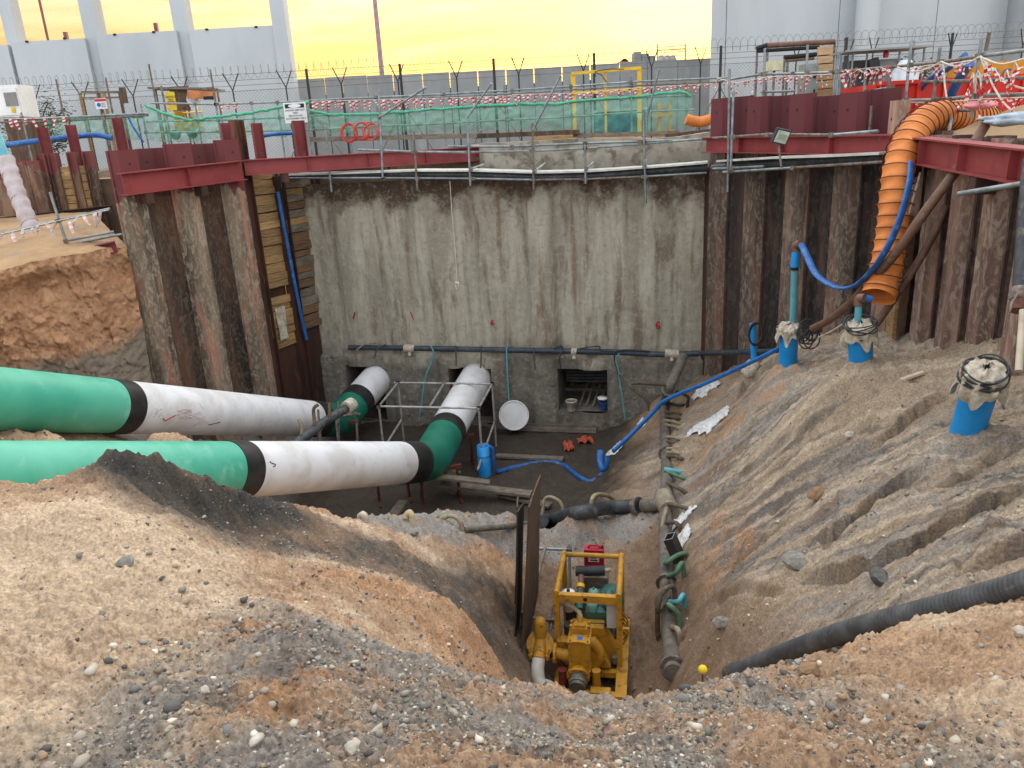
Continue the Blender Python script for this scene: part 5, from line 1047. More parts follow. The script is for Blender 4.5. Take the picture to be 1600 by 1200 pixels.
# red and white tape flags tied along lines
def flag_line(label, pts, n, planef, seed, size=1.0, jit=.5, mats=None):
    rnd_ = random.Random(seed); xs_ = [p[0] for p in pts]; ys_ = [p[1] for p in pts]
    P_ = [planef(x, np.interp(x, xs_, ys_)) for x in np.linspace(xs_[0], xs_[-1], 24)]
    mid = P_[12]; r = thing('barrier_tape', label, 'barrier tape', mid); part('line', MB().tube(P_, .008, 4), ropew, r)
    for i in range(n):
        x = xs_[0]+(xs_[-1]-xs_[0])*(i+rnd_.random()*jit)/n; p = planef(x, np.interp(x, xs_, ys_)); L_ = rnd_.uniform(.16, .34)*size; w = rnd_.uniform(.05, .09)*size
        q = MB(); tw = rnd_.uniform(-.5, .5); sw = rnd_.uniform(-.06, .06); nseg = 6
        vs = []
        for j in range(nseg+1):
            t = j/nseg; c = p+Vector((sw*t*2, .02*math.sin(t*5+i), -L_*t)); d = Vector((math.cos(tw+t*1.5), math.sin(tw+t*1.5), .25))*w/2
            vs += [c-d, c+d]
        for j in range(nseg): q.add([vs[2*j], vs[2*j+1], vs[2*j+3], vs[2*j+2]], [(0, 1, 2, 3)], mi=(j+i) % 2)
        part('tape_flag', q, mats or [tapew, taper], r)
    return r
flag_line('line of red and white tape flags above the green netting, left half', [(488,158),(600,156),(700,153),(800,150)], 46, lambda x, y: rp(x, y, YR-.3), 1)
flag_line('line of red and white tape flags passing in front of the yellow steel frame', [(800,148),(900,146),(1000,137),(1120,130)], 44, lambda x, y: rp(x, y, YR-.3), 2)
flag_line('line of red and white tape flags at far left before the white cabinet', [(-20,186),(60,185),(106,182)], 9, lambda x, y: rp(x, y, 21.8), 3)
flag_line('short row of red and white tape flags beside the orange roofed shelter', [(342,160),(375,160)], 6, lambda x, y: rp(x, y, 24.5), 5)
# warning sign
def board(name, label, cat, x0, y0, x1, y1, Y, m, th=.02, parent=None):
    a = pY(x0, y0, Y); b = pY(x1, y1, Y); c = (a+b)/2
    r = thing(name, label, cat, Vector((c.x, Y, b.z))); part('board', MB().box((c.x, Y, c.z), (abs(b.x-a.x), th, abs(a.z-b.z))), m, r)
    return r, c, abs(b.x-a.x), abs(a.z-b.z)
def text(parent, s, x, y, z, size, m, label=None, bold=.0):
    cu = bpy.data.curves.new('lettering', 'FONT'); cu.body = s; cu.size = size; cu.align_x = 'CENTER'; cu.align_y = 'CENTER'; cu.extrude = .002; cu.offset = bold
    ob = bpy.data.objects.new('lettering', cu); dg = None
    ob2 = ob; C.objects.link(ob2); dep = bpy.context.evaluated_depsgraph_get(); me = bpy.data.meshes.new_from_object(ob2.evaluated_get(dep)); bpy.data.objects.remove(ob2)
    me.transform(Matrix.Translation(Vector((x, y, z))-WL[parent.name]) @ Matrix.Rotation(math.pi/2, 4, 'X')); me.materials.clear(); me.materials.append(m)
    o = bpy.data.objects.new('lettering', me); C.objects.link(o); o.parent = parent; return tag(o, label)
YS = 22.6
r, c, w, h = board('warning_sign', 'white warning sign with a black framed oval at the top, on the rail', 'sign', 442, 161, 481, 191, YS, white)
part('header_panel', MB().box((c.x, YS-.012, c.z+h*.33), (w*.86, .006, h*.2)), inkb, r)
q = MB(); q.lathe((c.x, YS-.014, c.z+h*.33), [(h*.095, 0), (h*.095, .004)], 28, axis=(0, -1, 0)); q.v = [((v[0]-c.x)*3.6*.95+c.x, v[1], v[2]) for v in q.v]; part('oval', q, white, r)
for k, s in enumerate(['DANGER KEEP OUT', 'DEEP', 'EXCAVATION', 'AUTHORISED ONLY']): text(r, s, c.x, YS-.014, c.z+h*(.12-.135*k), h*.115, inkb)
part('post', MB().tube([(c.x-w*.2, YS+.03, c.z-h*.1), (c.x-w*.2, YS+.03, GZ-.3)], .026, 8), galv, r)
# red coils of cable on the rail
r = thing('cable_coil', 'three bright red coils of cable hanging on the rail above the far wall', 'cable coil', pY(562, 222, 21.4))
for k, (x, y, a) in enumerate([(545, 208, .30), (565, 205, .30), (579, 206, .28)]):
    for j in range(4):
        c0 = pY(x+random.uniform(-2, 2), y+random.uniform(-1, 1), 21.4+random.uniform(-.08, .08)); rr = .21+random.uniform(-.04, .03)
        part('loop', MB().tube([c0+Vector((math.cos(t)*rr*.9, math.sin(t)*.06, math.sin(t)*rr)) for t in np.linspace(0, 6.3, 22)], .013, 5), redb, r)
# planks and timbers behind the walkway
for i, (x0, y0, x1, y1, Y, m, lb) in enumerate([(486, 218, 745, 212, 21.6, woodg, 'long grey timber lying on the rim below the red cable coils'), (740, 213, 905, 206, 22, woodb, 'brown timber on the rim in front of the long netting'), (880, 212, 1060, 208, 22.2, woodg, 'grey timber at the right end of the rim below the netting'), (830, 218, 895, 214, 21.5, woody, 'short pale board on the pale concrete strip'), (1040, 213, 1110, 205, 21.6, woodb, 'board by the dark red sheet pile heads')]):
    q = MB(); q.beam(pY(x0, y0, Y), pY(x1, y1, Y), .25, .12); single('timber', q, m, lb, 'timber', 'timbers along the far rim')
# yellow steel frame
r = thing('steel_portal', 'tall yellow rectangular steel frame standing behind the netting', 'frame', vz(pY(946, 200, 26), GZ))
for x, w in ((896, .13), (946, .07), (999, .12)):
    p = pY(x, 150, 26); part('upright', MB().beam(vz(p, GZ), vz(p, pY(x, np.interp(x, [896, 999], [116, 106]), 26).z), w, w), yellowf, r)
for (y0, y1) in ((115, 106), (146, 139)): part('cross_bar', MB().beam(pY(893, y0, 25.93), pY(1001, y1, 25.93), .08, .09), yellowf, r)
part('control_box', MB().box(pY(936, 127, 25.8), (.22, .12, .26)), greyp, r)
q = MB(); q.tube(smooth_path([pY(950, 132, 25.8), pY(940, 118, 25.8), pY(930, 112, 25.8), pY(952, 108, 25.8), pY(975, 108, 25.8)]), .015, 5); part('cable', q, black, r)
# dark blue tank behind the netting, smaller yellow frame pieces
r = thing('blue_tank', 'dark blue long tank half hidden by the green netting', 'tank', vz(pY(970, 195, 27), GZ)); a = pY(935, 176, 27); b = pY(1008, 198, 27)
part('tank_body', MB().box(((a.x+b.x)/2, 27.4, (a.z+GZ)/2), (b.x-a.x, 1, a.z-GZ)), mat('deep_blue_paint', hx('1e4f74'), bump=0), r); part('lid', MB().box(((a.x+b.x)/2, 27.4, a.z+.05), (b.x-a.x+.1, 1.1, .08)), mat('pale_lid', hx('9aa5a5')), r)
r = thing('yellow_stand', 'low yellow steel stand half hidden by the netting at its right end', 'stand', vz(pY(1040, 195, 26), GZ))
for x in (1030, 1047): p = pY(x, 180, 26); part('upright', MB().beam(vz(p, GZ), vz(p, pY(x, 160, 26).z), .1, .1), yellow, r)
part('cross_bar', MB().beam(pY(1018, 181, 25.9), pY(1054, 178, 25.9), .09, .09), yellow, r)
# orange ribbed duct end lying at the rim
pts = [pY(x, y, 22.4) for x, y in [(1072, 186), (1085, 190), (1098, 190), (1112, 186)]]; pth = smooth_path(pts, 10)
q = MB(); q.tube(pth, [.15-.02*(i % 3 == 0) for i in range(len(pth))], 16); single('duct_piece', q, orange, 'short crumpled orange duct lying by the red sheet pile heads', 'duct')
# ------------------------------------------------------------------ left background things
r = thing('cabinet', 'white electrical cabinet with a grey window at the far left edge', 'cabinet', vz(pY(15, 215, 23.5), GZ)); a = pY(-30, 135, 23.5); b = pY(38, 182, 23.5)
part('body', MB().box(((a.x+b.x)/2, 23.9, (a.z+b.z)/2), (b.x-a.x, .8, a.z-b.z)), white, r); a2_, b2_ = pY(-24, 140, 23.47), pY(34, 179, 23.47)
part('door', MB().box(((a2_.x+b2_.x)/2, 23.48, (a2_.z+b2_.z)/2), (b2_.x-a2_.x, .04, a2_.z-b2_.z)), white, r); a3, b3 = pY(5, 145, 23.44), pY(29, 165, 23.44)
part('window', MB().box(((a3.x+b3.x)/2, 23.445, (a3.z+b3.z)/2), (b3.x-a3.x, .02, a3.z-b3.z)), mat('grey_window', hx('7b7672'), rough=.2), r)
p = pY(21, 172, 23.44); part('warning_label', MB().box(p, (.1, .01, .14)), yellowf, r); a = pY(5, 185, 23.5); b = pY(50, 220, 23.5)
part('plinth', MB().box(((a.x+b.x)/2, 23.9, (a.z+GZ)/2), (b.x-a.x, .8, a.z-GZ)), woodb, r)
def ground_fabric():
    pass
# tree behind the cabinet
def tree(label, px, py_top, py_bot, Y, w, seed, nleaf=2600):
    b = pY(px, py_bot, Y); H = pY(px, py_top, Y).z; rnd_ = random.Random(seed); r = thing('tree', label, 'tree', vz(b, GZ))
    q = MB(); q.tube([vz(b, GZ), vz(b, GZ+.9)+Vector((.1, 0, 0)), vz(b, H*.7)+Vector((-.1, 0, 0))], [.12, .09, .04], 8); part('trunk', q, bark, r); br = []
    for i in range(12):
        a = rnd_.random()*6.28; s = vz(b, GZ+rnd_.uniform(.5, 1.2)); e = s+Vector((math.cos(a)*w*rnd_.uniform(.3, .55), math.sin(a)*w*.4, rnd_.uniform(.4, H-GZ-1)*.9)); q = MB(); q.tube(smooth_path([s, (s+e)/2+Vector((0, 0, .2)), e], 4), .02, 5); part('branch', q, bark, r); br.append((s, e))
    q = MB()
    for i in range(nleaf):
        s, e = rnd_.choice(br); c = s.lerp(e, rnd_.uniform(.35, 1.1))+Vector([rnd_.gauss(0, .16) for _ in range(3)]); n_ = Vector([rnd_.gauss(0, 1) for _ in range(3)]).normalized(); _, S, U = frame(n_); z = rnd_.uniform(.03, .07)
        q.add([c-S*z, c+U*z*.4, c+S*z, c-U*z*.4], [(0, 1, 2, 3)])
    part('crown', q, copper, r, kind='stuff'); return r
tree('dark green thorny tree between the white cabinet and the white frame wall', 50, 138, 188, 29, 2.2, 4)
tree('small sparse shrub behind the right hand control cabinets', 1428, 86, 150, 24, 1.1, 6, 500)
# timber frame with notice
r = thing('timber_shelter', 'small open timber frame with a blue and white notice', 'shelter', vz(pY(160, 205, 25), GZ))
for x, m in ((130, woody), (159, woodb), (167, woody), (192, woodb)): p = pY(x, 170, 25); part('post', MB().beam(vz(p, GZ), vz(p, pY(x, 145, 25).z), .07, .07), m, r)
part('top_rail', MB().beam(pY(127, 144, 25), pY(190, 144, 25), .07, .07), woodg, r); part('middle_rail', MB().beam(pY(130, 153, 25), pY(190, 152, 25), .05, .05), woodg, r)
part('dark_board', MB().box(pY(193, 149, 24.9), (.2, .03, .45)), woodb, r); c = pY(158, 162, 24.9); part('notice', MB().box(c, (.34, .02, .3)), white, r); part('notice_header', MB().box(c+Vector((0, -.013, .1)), (.34, .006, .07)), taper, r); part('notice_symbol', MB().lathe(c+Vector((-.07, -.012, -.03)), [(.06, 0), (.06, .004)], 16, axis=(0, -1, 0)), bluel, r)
for k in range(3): part('notice_line', MB().box(c+Vector((.07, -.013, .01-.05*k)), (.13, .004, .015)), inkb, r)
# shelter with yellow board and orange roof
r = thing('site_shelter', 'small shelter with an orange boarded roof edge and brown lattice side', 'shelter', vz(pY(300, 205, 26), GZ))
for x in (245, 291, 341): p = pY(x, 150, 26); part('post', MB().tube([vz(p, GZ), vz(p, pY(x, 138, 26).z)], .03, 8), galvd, r)
part('roof', MB().beam(pY(243, 139, 26.3), pY(342, 140, 26.3), 1.2, .06), galvd, r)
part('fascia', MB().beam(pY(293, 147, 25.7), pY(338, 150, 25.7), .03, .24), mat('orange_plywood', hx('c07b52'), hx('a5683f'), scale=4), r)
part('lattice_panel', MB().box(pY(283, 154, 25.9), (.62, .03, .72)), mat('brown_lattice', hx('4d3a2e'), hx('6a5546'), scale=14, t=(.45, .55)), r)
part('dark_sign', MB().box(pY(326, 153, 25.6), (.32, .02, .1)), inkb, r)
q = MB(); a = pY(296, 172, 25.8); q.sheet(lambda u, v: (a.x+u*.35+.05*math.sin(v*7), 25.8+.05*math.sin(u*9), a.z-.1+v*(.62+.2*math.sin(u*7))), 8, 8); part('white_bag', q, sackw, r)
r, c, w, h = board('notice_board', 'yellow notice board leaning by the brown lattice shelter', 'sign', 258, 144, 277, 172, 25, mat('yellow_board', hx('cdb52a'), bump=0)); text(r, 'NOTICE', c.x, 24.985, c.z+h*.22, .09, inkb); part('red_band', MB().box((c.x, 24.985, c.z-h*.1), (w*.9, .006, .08)), redb, r)
for k in range(2): part('text_line', MB().box((c.x, 24.985, c.z+h*(.1-.09*k)), (w*.6, .005, .015)), inkb, r)
r = thing('machine', 'small yellow machine parked behind the left netting', 'machine', vz(pY(292, 205, 24.3), GZ)); c = pY(290, 196, 24.3)
part('engine_block', MB().box(c, (.5, .4, .42)), yellow, r); part('tank', MB().lathe(c+Vector((.35, 0, -.1)), [(.14, 0), (.16, .15), (.12, .32)], 14), yellow, r); part('hopper', MB().lathe(c+Vector((-.1, 0, .2)), [(.1, 0), (.18, .2)], 12), yellow, r)
for s in (-1, 1): part('wheel', MB().lathe(c+Vector((s*.25, -.25, -.25)), [(.14, -.04), (.14, .04)], 18, axis=(0, 1, 0)), black, r)
part('frame_tube', MB().tube([c+Vector((-.5, -.1, -.2)), c+Vector((-.5, -.1, .35)), c+Vector((.6, -.1, .35))], .02, 6), yellowf, r)
# blue hoses lying behind the left stubs
def hose(name, px, r_, m, label, cat='hose', flat=1, n=8, f=None, sm=8): 
    q = MB(); q.tube(smooth_path([Vector(p) for p in px], sm), r_, n, flat=flat); return single(name, q, m, label, cat)
hose('blue_hose', [pY(x, y, 21.4) for x, y in [(0, 228), (60, 220), (110, 214), (150, 211), (175, 216)]], .07, layblue, 'blue hose lying across the far left ground behind the red stubs')
hose('blue_hose', [pY(x, y, 23) for x, y in [(198, 178), (208, 198), (224, 222)]], .03, layblue, 'thin blue hose hanging from the rail near the tall red stub')
hose('blue_hose', [pY(x, y, 21.8) for x, y in [(412, 212), (435, 209), (462, 208)]], .05, layblue, 'short blue hose between the red stubs in the left corner')
# ------------------------------------------------------------------ right background things
YC = 19.0
r = thing('open_shelter', 'open tube frame shelter with a narrow roof and a boarded panel on its right side', 'shelter', vz(pY(1240, 150, YC), GZ))
for (x, y) in ((1181, 80), (1197, 70), (1224, 92), (1229, 88), (1300, 66)): p = pY(x, 130, YC); part('post', MB().tube([vz(p, GZ), vz(p, pY(x, y, YC).z)], .028, 8), galvd, r)
for (a, b, w) in (((1182, 76), (1200, 70), .05), ((1198, 71), (1304, 65), .06), ((1182, 80), (1280, 74), .04), ((1225, 90), (1276, 85), .05), ((1228, 95), (1272, 91), .035)): part('roof_tube', MB().tube([pY(*a, YC), pY(*b, YC)], w, 8), darkm if w in (.04, .05) else brownp, r)
for i in range(6):
    y0 = 74+i*13; a = pY(1277, y0+7, YC-.05); b = pY(1301, y0+5, YC-.05); part('board', MB().beam(a, b, .03, .20), mat('pale_ply_board', hx('b89a76'), hx('a5875f'), scale=5, stretch=(1, 1, 5), rnd=.15), r)
def cabinet(x0, y0, x1, y1, Y, label, m=greyp, extra=True):
    a = pY(x0, y0, Y); b = pY(x1, y1, Y); r = thing('control_cabinet', label, 'cabinet', Vector(((a.x+b.x)/2, Y, GZ)))
    part('body', MB().box(((a.x+b.x)/2, Y+.2, (a.z+GZ)/2), (b.x-a.x, .4, a.z-GZ)), m, r); part('door', MB().box(((a.x+b.x)/2, Y-.01, (a.z+b.z)/2), ((b.x-a.x)*.88, .02, (a.z-b.z)*.9)), m, r)
    p = Vector(((a.x+b.x)/2+(b.x-a.x)*.25, Y-.03, (a.z+b.z)/2+.1)); part('meter_window', MB().box(p, (.08, .02, .1)), inkb, r); part('handle', MB().box(p-Vector((0, 0, .35)), (.03, .03, .12)), darkm, r)
    if extra:
        for k in range(3): part('warning_label', MB().box((a.x+(b.x-a.x)*(.25+.22*k), Y-.028, a.z-.17), (.06, .006, .06)), yellowf if k % 2 == 0 else inkb, r)
cabinet(1258, 100, 1276, 152, 18.6, 'narrow grey control cabinet left of the boarded panel', extra=False); cabinet(1328, 95, 1364, 150, 18, 'dark grey double control cabinet in the middle of the right side roof', mat('dark_grey_cabinet', hx('656c6e'), bump=.02)); cabinet(1372, 93, 1406, 146, 17.6, 'light grey control cabinet at the right end of the roof')
c = pY(1210, 103, 18.5); r = thing('meter_stand', 'small cream box on a post in front of the open shelter', 'box', vz(c, GZ)); part('box', MB().box(c, (.32, .2, .2)), mat('cream_box', hx('c9c2a0'), bump=0), r); part('post', MB().tube([c, vz(c, GZ)], .03, 8), galvd, r)
r = thing('canopy', 'thin corrugated canopy over the control cabinets at the right', 'canopy', vz(pY(1375, 150, 17.8), GZ))
part('roof_sheet', MB().beam(pY(1310, 83, 17.6), pY(1440, 75, 17.6), .9, .035), greyp, r)
for (x, y) in ((1307, 82), (1312, 84), (1330, 81), (1352, 78), (1402, 80), (1423, 64), (1440, 73)): p = pY(x, 120, 17.5); part('post', MB().tube([vz(p, GZ), vz(p, pY(x, y, 17.5).z)], .022, 8), galv, r)
part('lamp', MB().box(pY(1321, 103, 17.3), (.06, .08, .4)), black, r); part('lamp', MB().box(pY(1322, 70, 17.3), (.05, .06, .28)), black, r)
q = MB(); q.lathe(vz(pY(1384, 88, 17.4), pY(1384, 90, 17.4).z), [(.05, 0), (.06, .08), (.02, .15)], 10); part('beacon', q, red, r); q = MB(); q.beam(pY(1362, 92, 17.5), pY(1367, 120, 17.5), .2, .2); part('black_box', q, black, r)
r = thing('tank', 'white upright container with a black neck right of the control cabinets', 'container', vz(pY(1412, 130, 16.8), GZ)); p = vz(pY(1412, 130, 16.8), GZ); zt_ = pY(1412, 94, 16.8).z
part('body', MB().lathe(p, [(.26, 0), (.27, zt_-GZ-.25), (.1, zt_-GZ)], 20), mat('pale_blue_white', hx('c8d2d6'), bump=0), r); part('mark', MB().box(p+Vector((0, -.275, 1.0)), (.03, .01, .12)), inkb, r)
# long red skip with ribs
r = thing('red_skip', 'long bright red skip container behind the guard rail at the right edge', 'skip', vz(pY(1500, 160, 15.5), GZ))
a = pY(1372, 131, 15.5); b = pY(1700, 118, 15.5); a2_ = pY(1372, 150, 15.5)
skm = mat('bright_red_paint', hx('c42a1c'), hx('ad2418'), scale=2, bump=.03)
part('side_plate', MB().box(((a.x+b.x)/2, 15.5, (a.z+GZ)/2), (b.x-a.x, .05, a.z-GZ)), skm, r); part('top_rim', MB().box(((a.x+b.x)/2, 15.48, a.z), (b.x-a.x+.05, .12, .07)), skm, r); part('end_plate', MB().box((a.x, 16.3, (a.z+GZ)/2), (.05, 1.6, a.z-GZ)), skm, r)
for k in range(8): part('rib', MB().box((a.x+.25+k*(b.x-a.x)/8, 15.45, (a.z+GZ)/2), (.07, .07, a.z-GZ-.05)), skm, r)
# yellow machine with blue letters
r = thing('yellow_machine', 'orange yellow machine with blue letters behind the red skip at the right edge', 'machine', vz(pY(1590, 130, 17), GZ)); a = pY(1532, 97, 17); b = pY(1720, 97, 17)
part('hood', MB().box(((a.x+b.x)/2, 17.6, a.z-.22), (b.x-a.x, 1.2, .44)), mat('orange_yellow_paint', hx('cf8a1e'), bump=.02), r); part('chassis', MB().box(((a.x+b.x)/2, 17.6, (a.z-.44+GZ)/2), (b.x-a.x, 1.15, a.z-.44-GZ)), mat('grey_chassis', hx('6e5a50')), r)
text(r, 'AC', pY(1567, 111, 16.97).x, 16.985, a.z-.27, .3, bluel)
# guard rail along the right hand wall
def rg(px, py, off=-.55): return pv(px, py, RC, RE2, off)
segs = []
for (x0, y0, x1, y1) in [(1424,64,1414,162),(1469,74,1457,162),(1534,60,1517,186),(1546,50,1540,80)]: segs.append((rg(x0, y0), rg(x1, y1)))
for pl in ([(1400,104),(1469,97),(1530,88),(1640,74)],[(1440,128),(1530,126),(1640,119)],[(1411,157),(1469,156),(1530,149),(1640,147)],[(1487,173),(1521,172)]):
    for a, b in zip(pl[:-1], pl[1:]): segs.append((rg(*a, -.6), rg(*b, -.6)))
segs.append((rg(1489, 172), rg(1480, 218, -.1)))
tube_frame('guard_rail', 'grey guard rail hung with ropes and tape above the right sheet piles', 'guard rail', segs)
segs = []
def rb(px, py, off=-.6): return pv(px, py, BRx, RC, off)
for (x0, y0, x1, y1) in [(1195,76,1193,152),(1262,70,1258,150),(1310,82,1305,146),(1322,160,1320,214),(1362,165,1358,215),(1352,110,1350,150),(1390,120,1388,150)]: 
    segs.append((rb(x0, y0, .1 if y0 > 155 else -.6), rb(x1, y1, .1 if y0 > 155 else -.6)))
for pl in ([(1118,128),(1190,116),(1240,115),(1300,113),(1400,104)],[(1190,144),(1242,142)],[(1335,148),(1395,136)]):
    for a, b in zip(pl[:-1], pl[1:]): segs.append((rb(*a, -.65), rb(*b, -.65)))
tube_frame('guard_rail', 'pale guard rail above the clean red heads of the dark sheet piles', 'guard rail', segs)
for pts, lb in (([(1400,104),(1425,112),(1450,107),(1469,98)], 'cream rope sagging between the first two posts of the right guard rail'), ([(1470,96),(1490,103),(1510,100),(1530,89)], 'cream rope sagging between the second and third posts of the right guard rail'), ([(1532,88),(1545,120),(1562,152),(1580,172),(1602,186)], 'long cream rope falling to the lower right from the tall guard rail post'), ([(1532,88),(1550,108),(1575,130),(1605,140)], 'cream rope falling to the right edge over the red skip'), ([(1474,97),(1476,130),(1480,158)], 'cream rope hanging down beside the second guard rail post'), ([(1534,90),(1565,100),(1600,92)], 'slack cream rope along the top of the guard rail at the right edge')):
    hose('rope', [rg(x, y, -.5) for x, y in pts], .014, ropew, lb, 'rope', n=5)
flag_line('tape flags hanging from the top of the right guard rail left of its tall post', [(1422,108),(1450,102),(1480,100),(1525,94)], 13, lambda x, y: rg(x, y, -.5), 21, .75)
flag_line('long tape flags hanging down the tall post of the right guard rail', [(1517,108),(1535,104)], 6, lambda x, y: rg(x, y+random.uniform(0, 40), -.45), 22, 1.1)
flag_line('tape flags hanging over the red skip right of the tall post', [(1540,95),(1570,112),(1600,86)], 9, lambda x, y: rg(x, y+random.uniform(0, 20), -.45), 23, .85)
flag_line('tape flags along the lower tube above the orange duct', [(1418,160),(1470,160),(1530,155),(1605,152)], 18, lambda x, y: rg(x, y, -.5), 24, .55)
flag_line('tape flags in front of the control cabinets', [(1315,112),(1350,112),(1390,108)], 16, lambda x, y: rb(x, y+random.uniform(-4, 4), -.5), 25, .9)
flag_line('tape flags on the pale rail between the netting and the open shelter', [(1120,122),(1150,130),(1200,120),(1260,118),(1300,116)], 22, lambda x, y: rb(x, y, -.5), 26, .85)
hose('blue_hose', [rg(x, y, -.9) for x, y in [(1515,100),(1500,122),(1484,152)]], .085, layblue, 'thick bright blue hose behind the right guard rail', flat=.6)
hose('blue_hose', [rg(x, y, -1.2) for x, y in [(1508,86),(1480,108),(1452,124),(1430,152)]], .05, layblue, 'thinner dark blue hose crossing behind the right guard rail')
# cloth heap and pink bag at the top right corner
def lump(name, c, sx, sy, sz, m, label, cat, seed=0, parent=None, rough_=.35, single_=True):
    bm = bmesh.new(); bmesh.ops.create_icosphere(bm, subdivisions=3, radius=1); q = MB()
    for v in bm.verts: n_ = 1+rough_*mnoise.noise(v.co*1.7+Vector((seed, 0, 0)))+rough_*.5*mnoise.noise(v.co*4+Vector((seed, 3, 0))); v.co = Vector((v.co.x*n_*sx, v.co.y*n_*sy, v.co.z*n_*sz))
    bm.verts.ensure_lookup_table(); q.add([v.co+Vector(c) for v in bm.verts], [tuple(v.index for v in f.verts) for f in bm.faces], True); bm.free()
    return single(name, q, m, label, cat) if single_ else part(name, q, m, parent, label)
lump('tarp_heap', rg(1582, 186, -.4), .42, .3, .08, mat('pale_blue_tarp', hx('aab6c0'), hx('8c98a6'), scale=6), 'crumpled pale tarpaulin on top of the right sheet piles', 'tarpaulin', 3)
lump('bag', rg(1532, 164, -.6), .22, .2, .06, mat('pink_bag', hx('d98f93'), hx('c97a80'), scale=6), 'pinkish bag lying on top of the orange duct', 'bag', 5)
# ------------------------------------------------------------------ left ledge: rail with flags, wrapped duct
LA, LB = pY(-60, 360, 15.0), pY(186, 350, 16.0)
def ll(px, py, off=0): return pv(px, py, LA, LB, off)
segs = [(ll(-30, 373), ll(90, 345)), (ll(90, 345), ll(172, 326)), (ll(-30, 411), ll(100, 384)), (ll(104, 376), ll(178, 362)), (ll(78, 300), ll(104, 380)), (ll(60, 392), ll(190, 366, -.3))]
tube_frame('guard_rail', 'low scaffold tube rail on the sandy ledge at the left', 'guard rail', segs)
flag_line('white and pink tape flags hanging from the rail on the left ledge', [(2,366),(90,345),(170,328)], 12, lambda x, y: ll(x, y, .05), 31, .9, mats=[tapew, mat('pale_pink_tape', hx('d9b0ae'), bump=0)])
flag_line('tape flags hanging from the lower tube at the left edge', [(-5,405),(50,394),(60,392)], 5, lambda x, y: ll(x, y, .05), 32, .8, mats=[tapew, mat('pale_pink_tape')])
q = MB(); P_ = [pY(-8, 205, 17.6), pY(8, 246, 17.4), pY(30, 310, 17.2), pY(58, 378, 17.0)]
r = thing('wrapped_duct', 'thick pale cloth wrapped pipe leaning down onto the left ledge', 'pipe', P_[-1]); pth = smooth_path(P_[1:], 14)
part('cloth_wrap', MB().tube(pth, [.17+.012*math.sin(i*1.7) for i in range(len(pth))], 16), mat('pale_pink_cloth', hx('b9aeb0'), hx('a69a9a'), scale=5, rough=.9, bump=.3), r)
for k in (6, 14, 22): part('binding', MB().tube([pth[k]-Vector((0, 0, .01)), pth[k]+(pth[k+1]-pth[k])*.25], .186, 14), cream, r)
part('blue_end', MB().tube([P_[0], P_[1]+(P_[2]-P_[1])*.1], .10, 12), cyanp, r)
q = MB(); q.ibeam(ll(-40, 430, .2), ll(182, 385, .2), .22, .18); single('steel_beam', q, redsteel, 'dark red beam lying at the lip of the sandy ledge on the left', 'beam')
# ------------------------------------------------------------------ orange duct over the right beam
dp = [(1545,190,13.2),(1510,181,12.5),(1475,180,11.9),(1448,188,11.5),(1425,212,11.2),(1408,250,11.0),(1400,295,10.9),(1395,350,10.85),(1388,400,10.8),(1380,440,10.75),(1372,464,10.7)]
pth = smooth_path([pd(*p) for p in dp], 12); L_ = [0]
for a, b in zip(pth[:-1], pth[1:]): L_.append(L_[-1]+(b-a).length)
def res(pth, step):
    L_ = [0]
    for a, b in zip(pth[:-1], pth[1:]): L_.append(L_[-1]+(b-a).length)
    out = []; s = 0; k = 0
    while s < L_[-1]:
        while k < len(L_)-2 and L_[k+1] < s: k += 1
        out.append(pth[k].lerp(pth[k+1], (s-L_[k])/max(1e-6, L_[k+1]-L_[k]))); s += step
    out.append(pth[-1]); return out
P2 = res(pth, .03); R0 = .245; rib = .18
r = thing('orange_duct', 'long ribbed orange ventilation duct bending down over the red beam', 'duct', P2[-1]-Vector((0, 0, .1)))
rad = []
for i in range(len(P2)):
    s = i*.03/rib; f_ = s-math.floor(s); end = min(1, (len(P2)-i)*.03/.35); wob = .014*mnoise.noise(Vector((i*.11, 2, 2))); rad.append((R0-.022*math.sin(math.pi*f_)+wob)*(.93+.07*math.cos(end*3.1) if end < 1 else .9+.1*(i/len(P2) < .3)))
mb = MB(); mb.tube(P2, rad, 40, cap=False)
mb.v = [tuple(Vector(v)+Vector([.012*mnoise.noise(Vector(v)*5+Vector((k*9, 0, 0))) for k in range(3)])) for v in mb.v]; part('fabric_tube', mb, orange, r)
i = 0.0
while i < len(P2)-2:
    k = int(i); d, S, U = frame(P2[k+1]-P2[k]); c = P2[k]; tilt = .10
    part('wire_hoop', MB().tube([c+(S*math.cos(t)+U*math.sin(t))*(R0+.006)+d*tilt*.5*math.sin(t) for t in np.linspace(0, 2*math.pi, 28)], .008, 5), mat('dark_hoop', hx('5a2d14'), bump=0), r); i += rib/.03
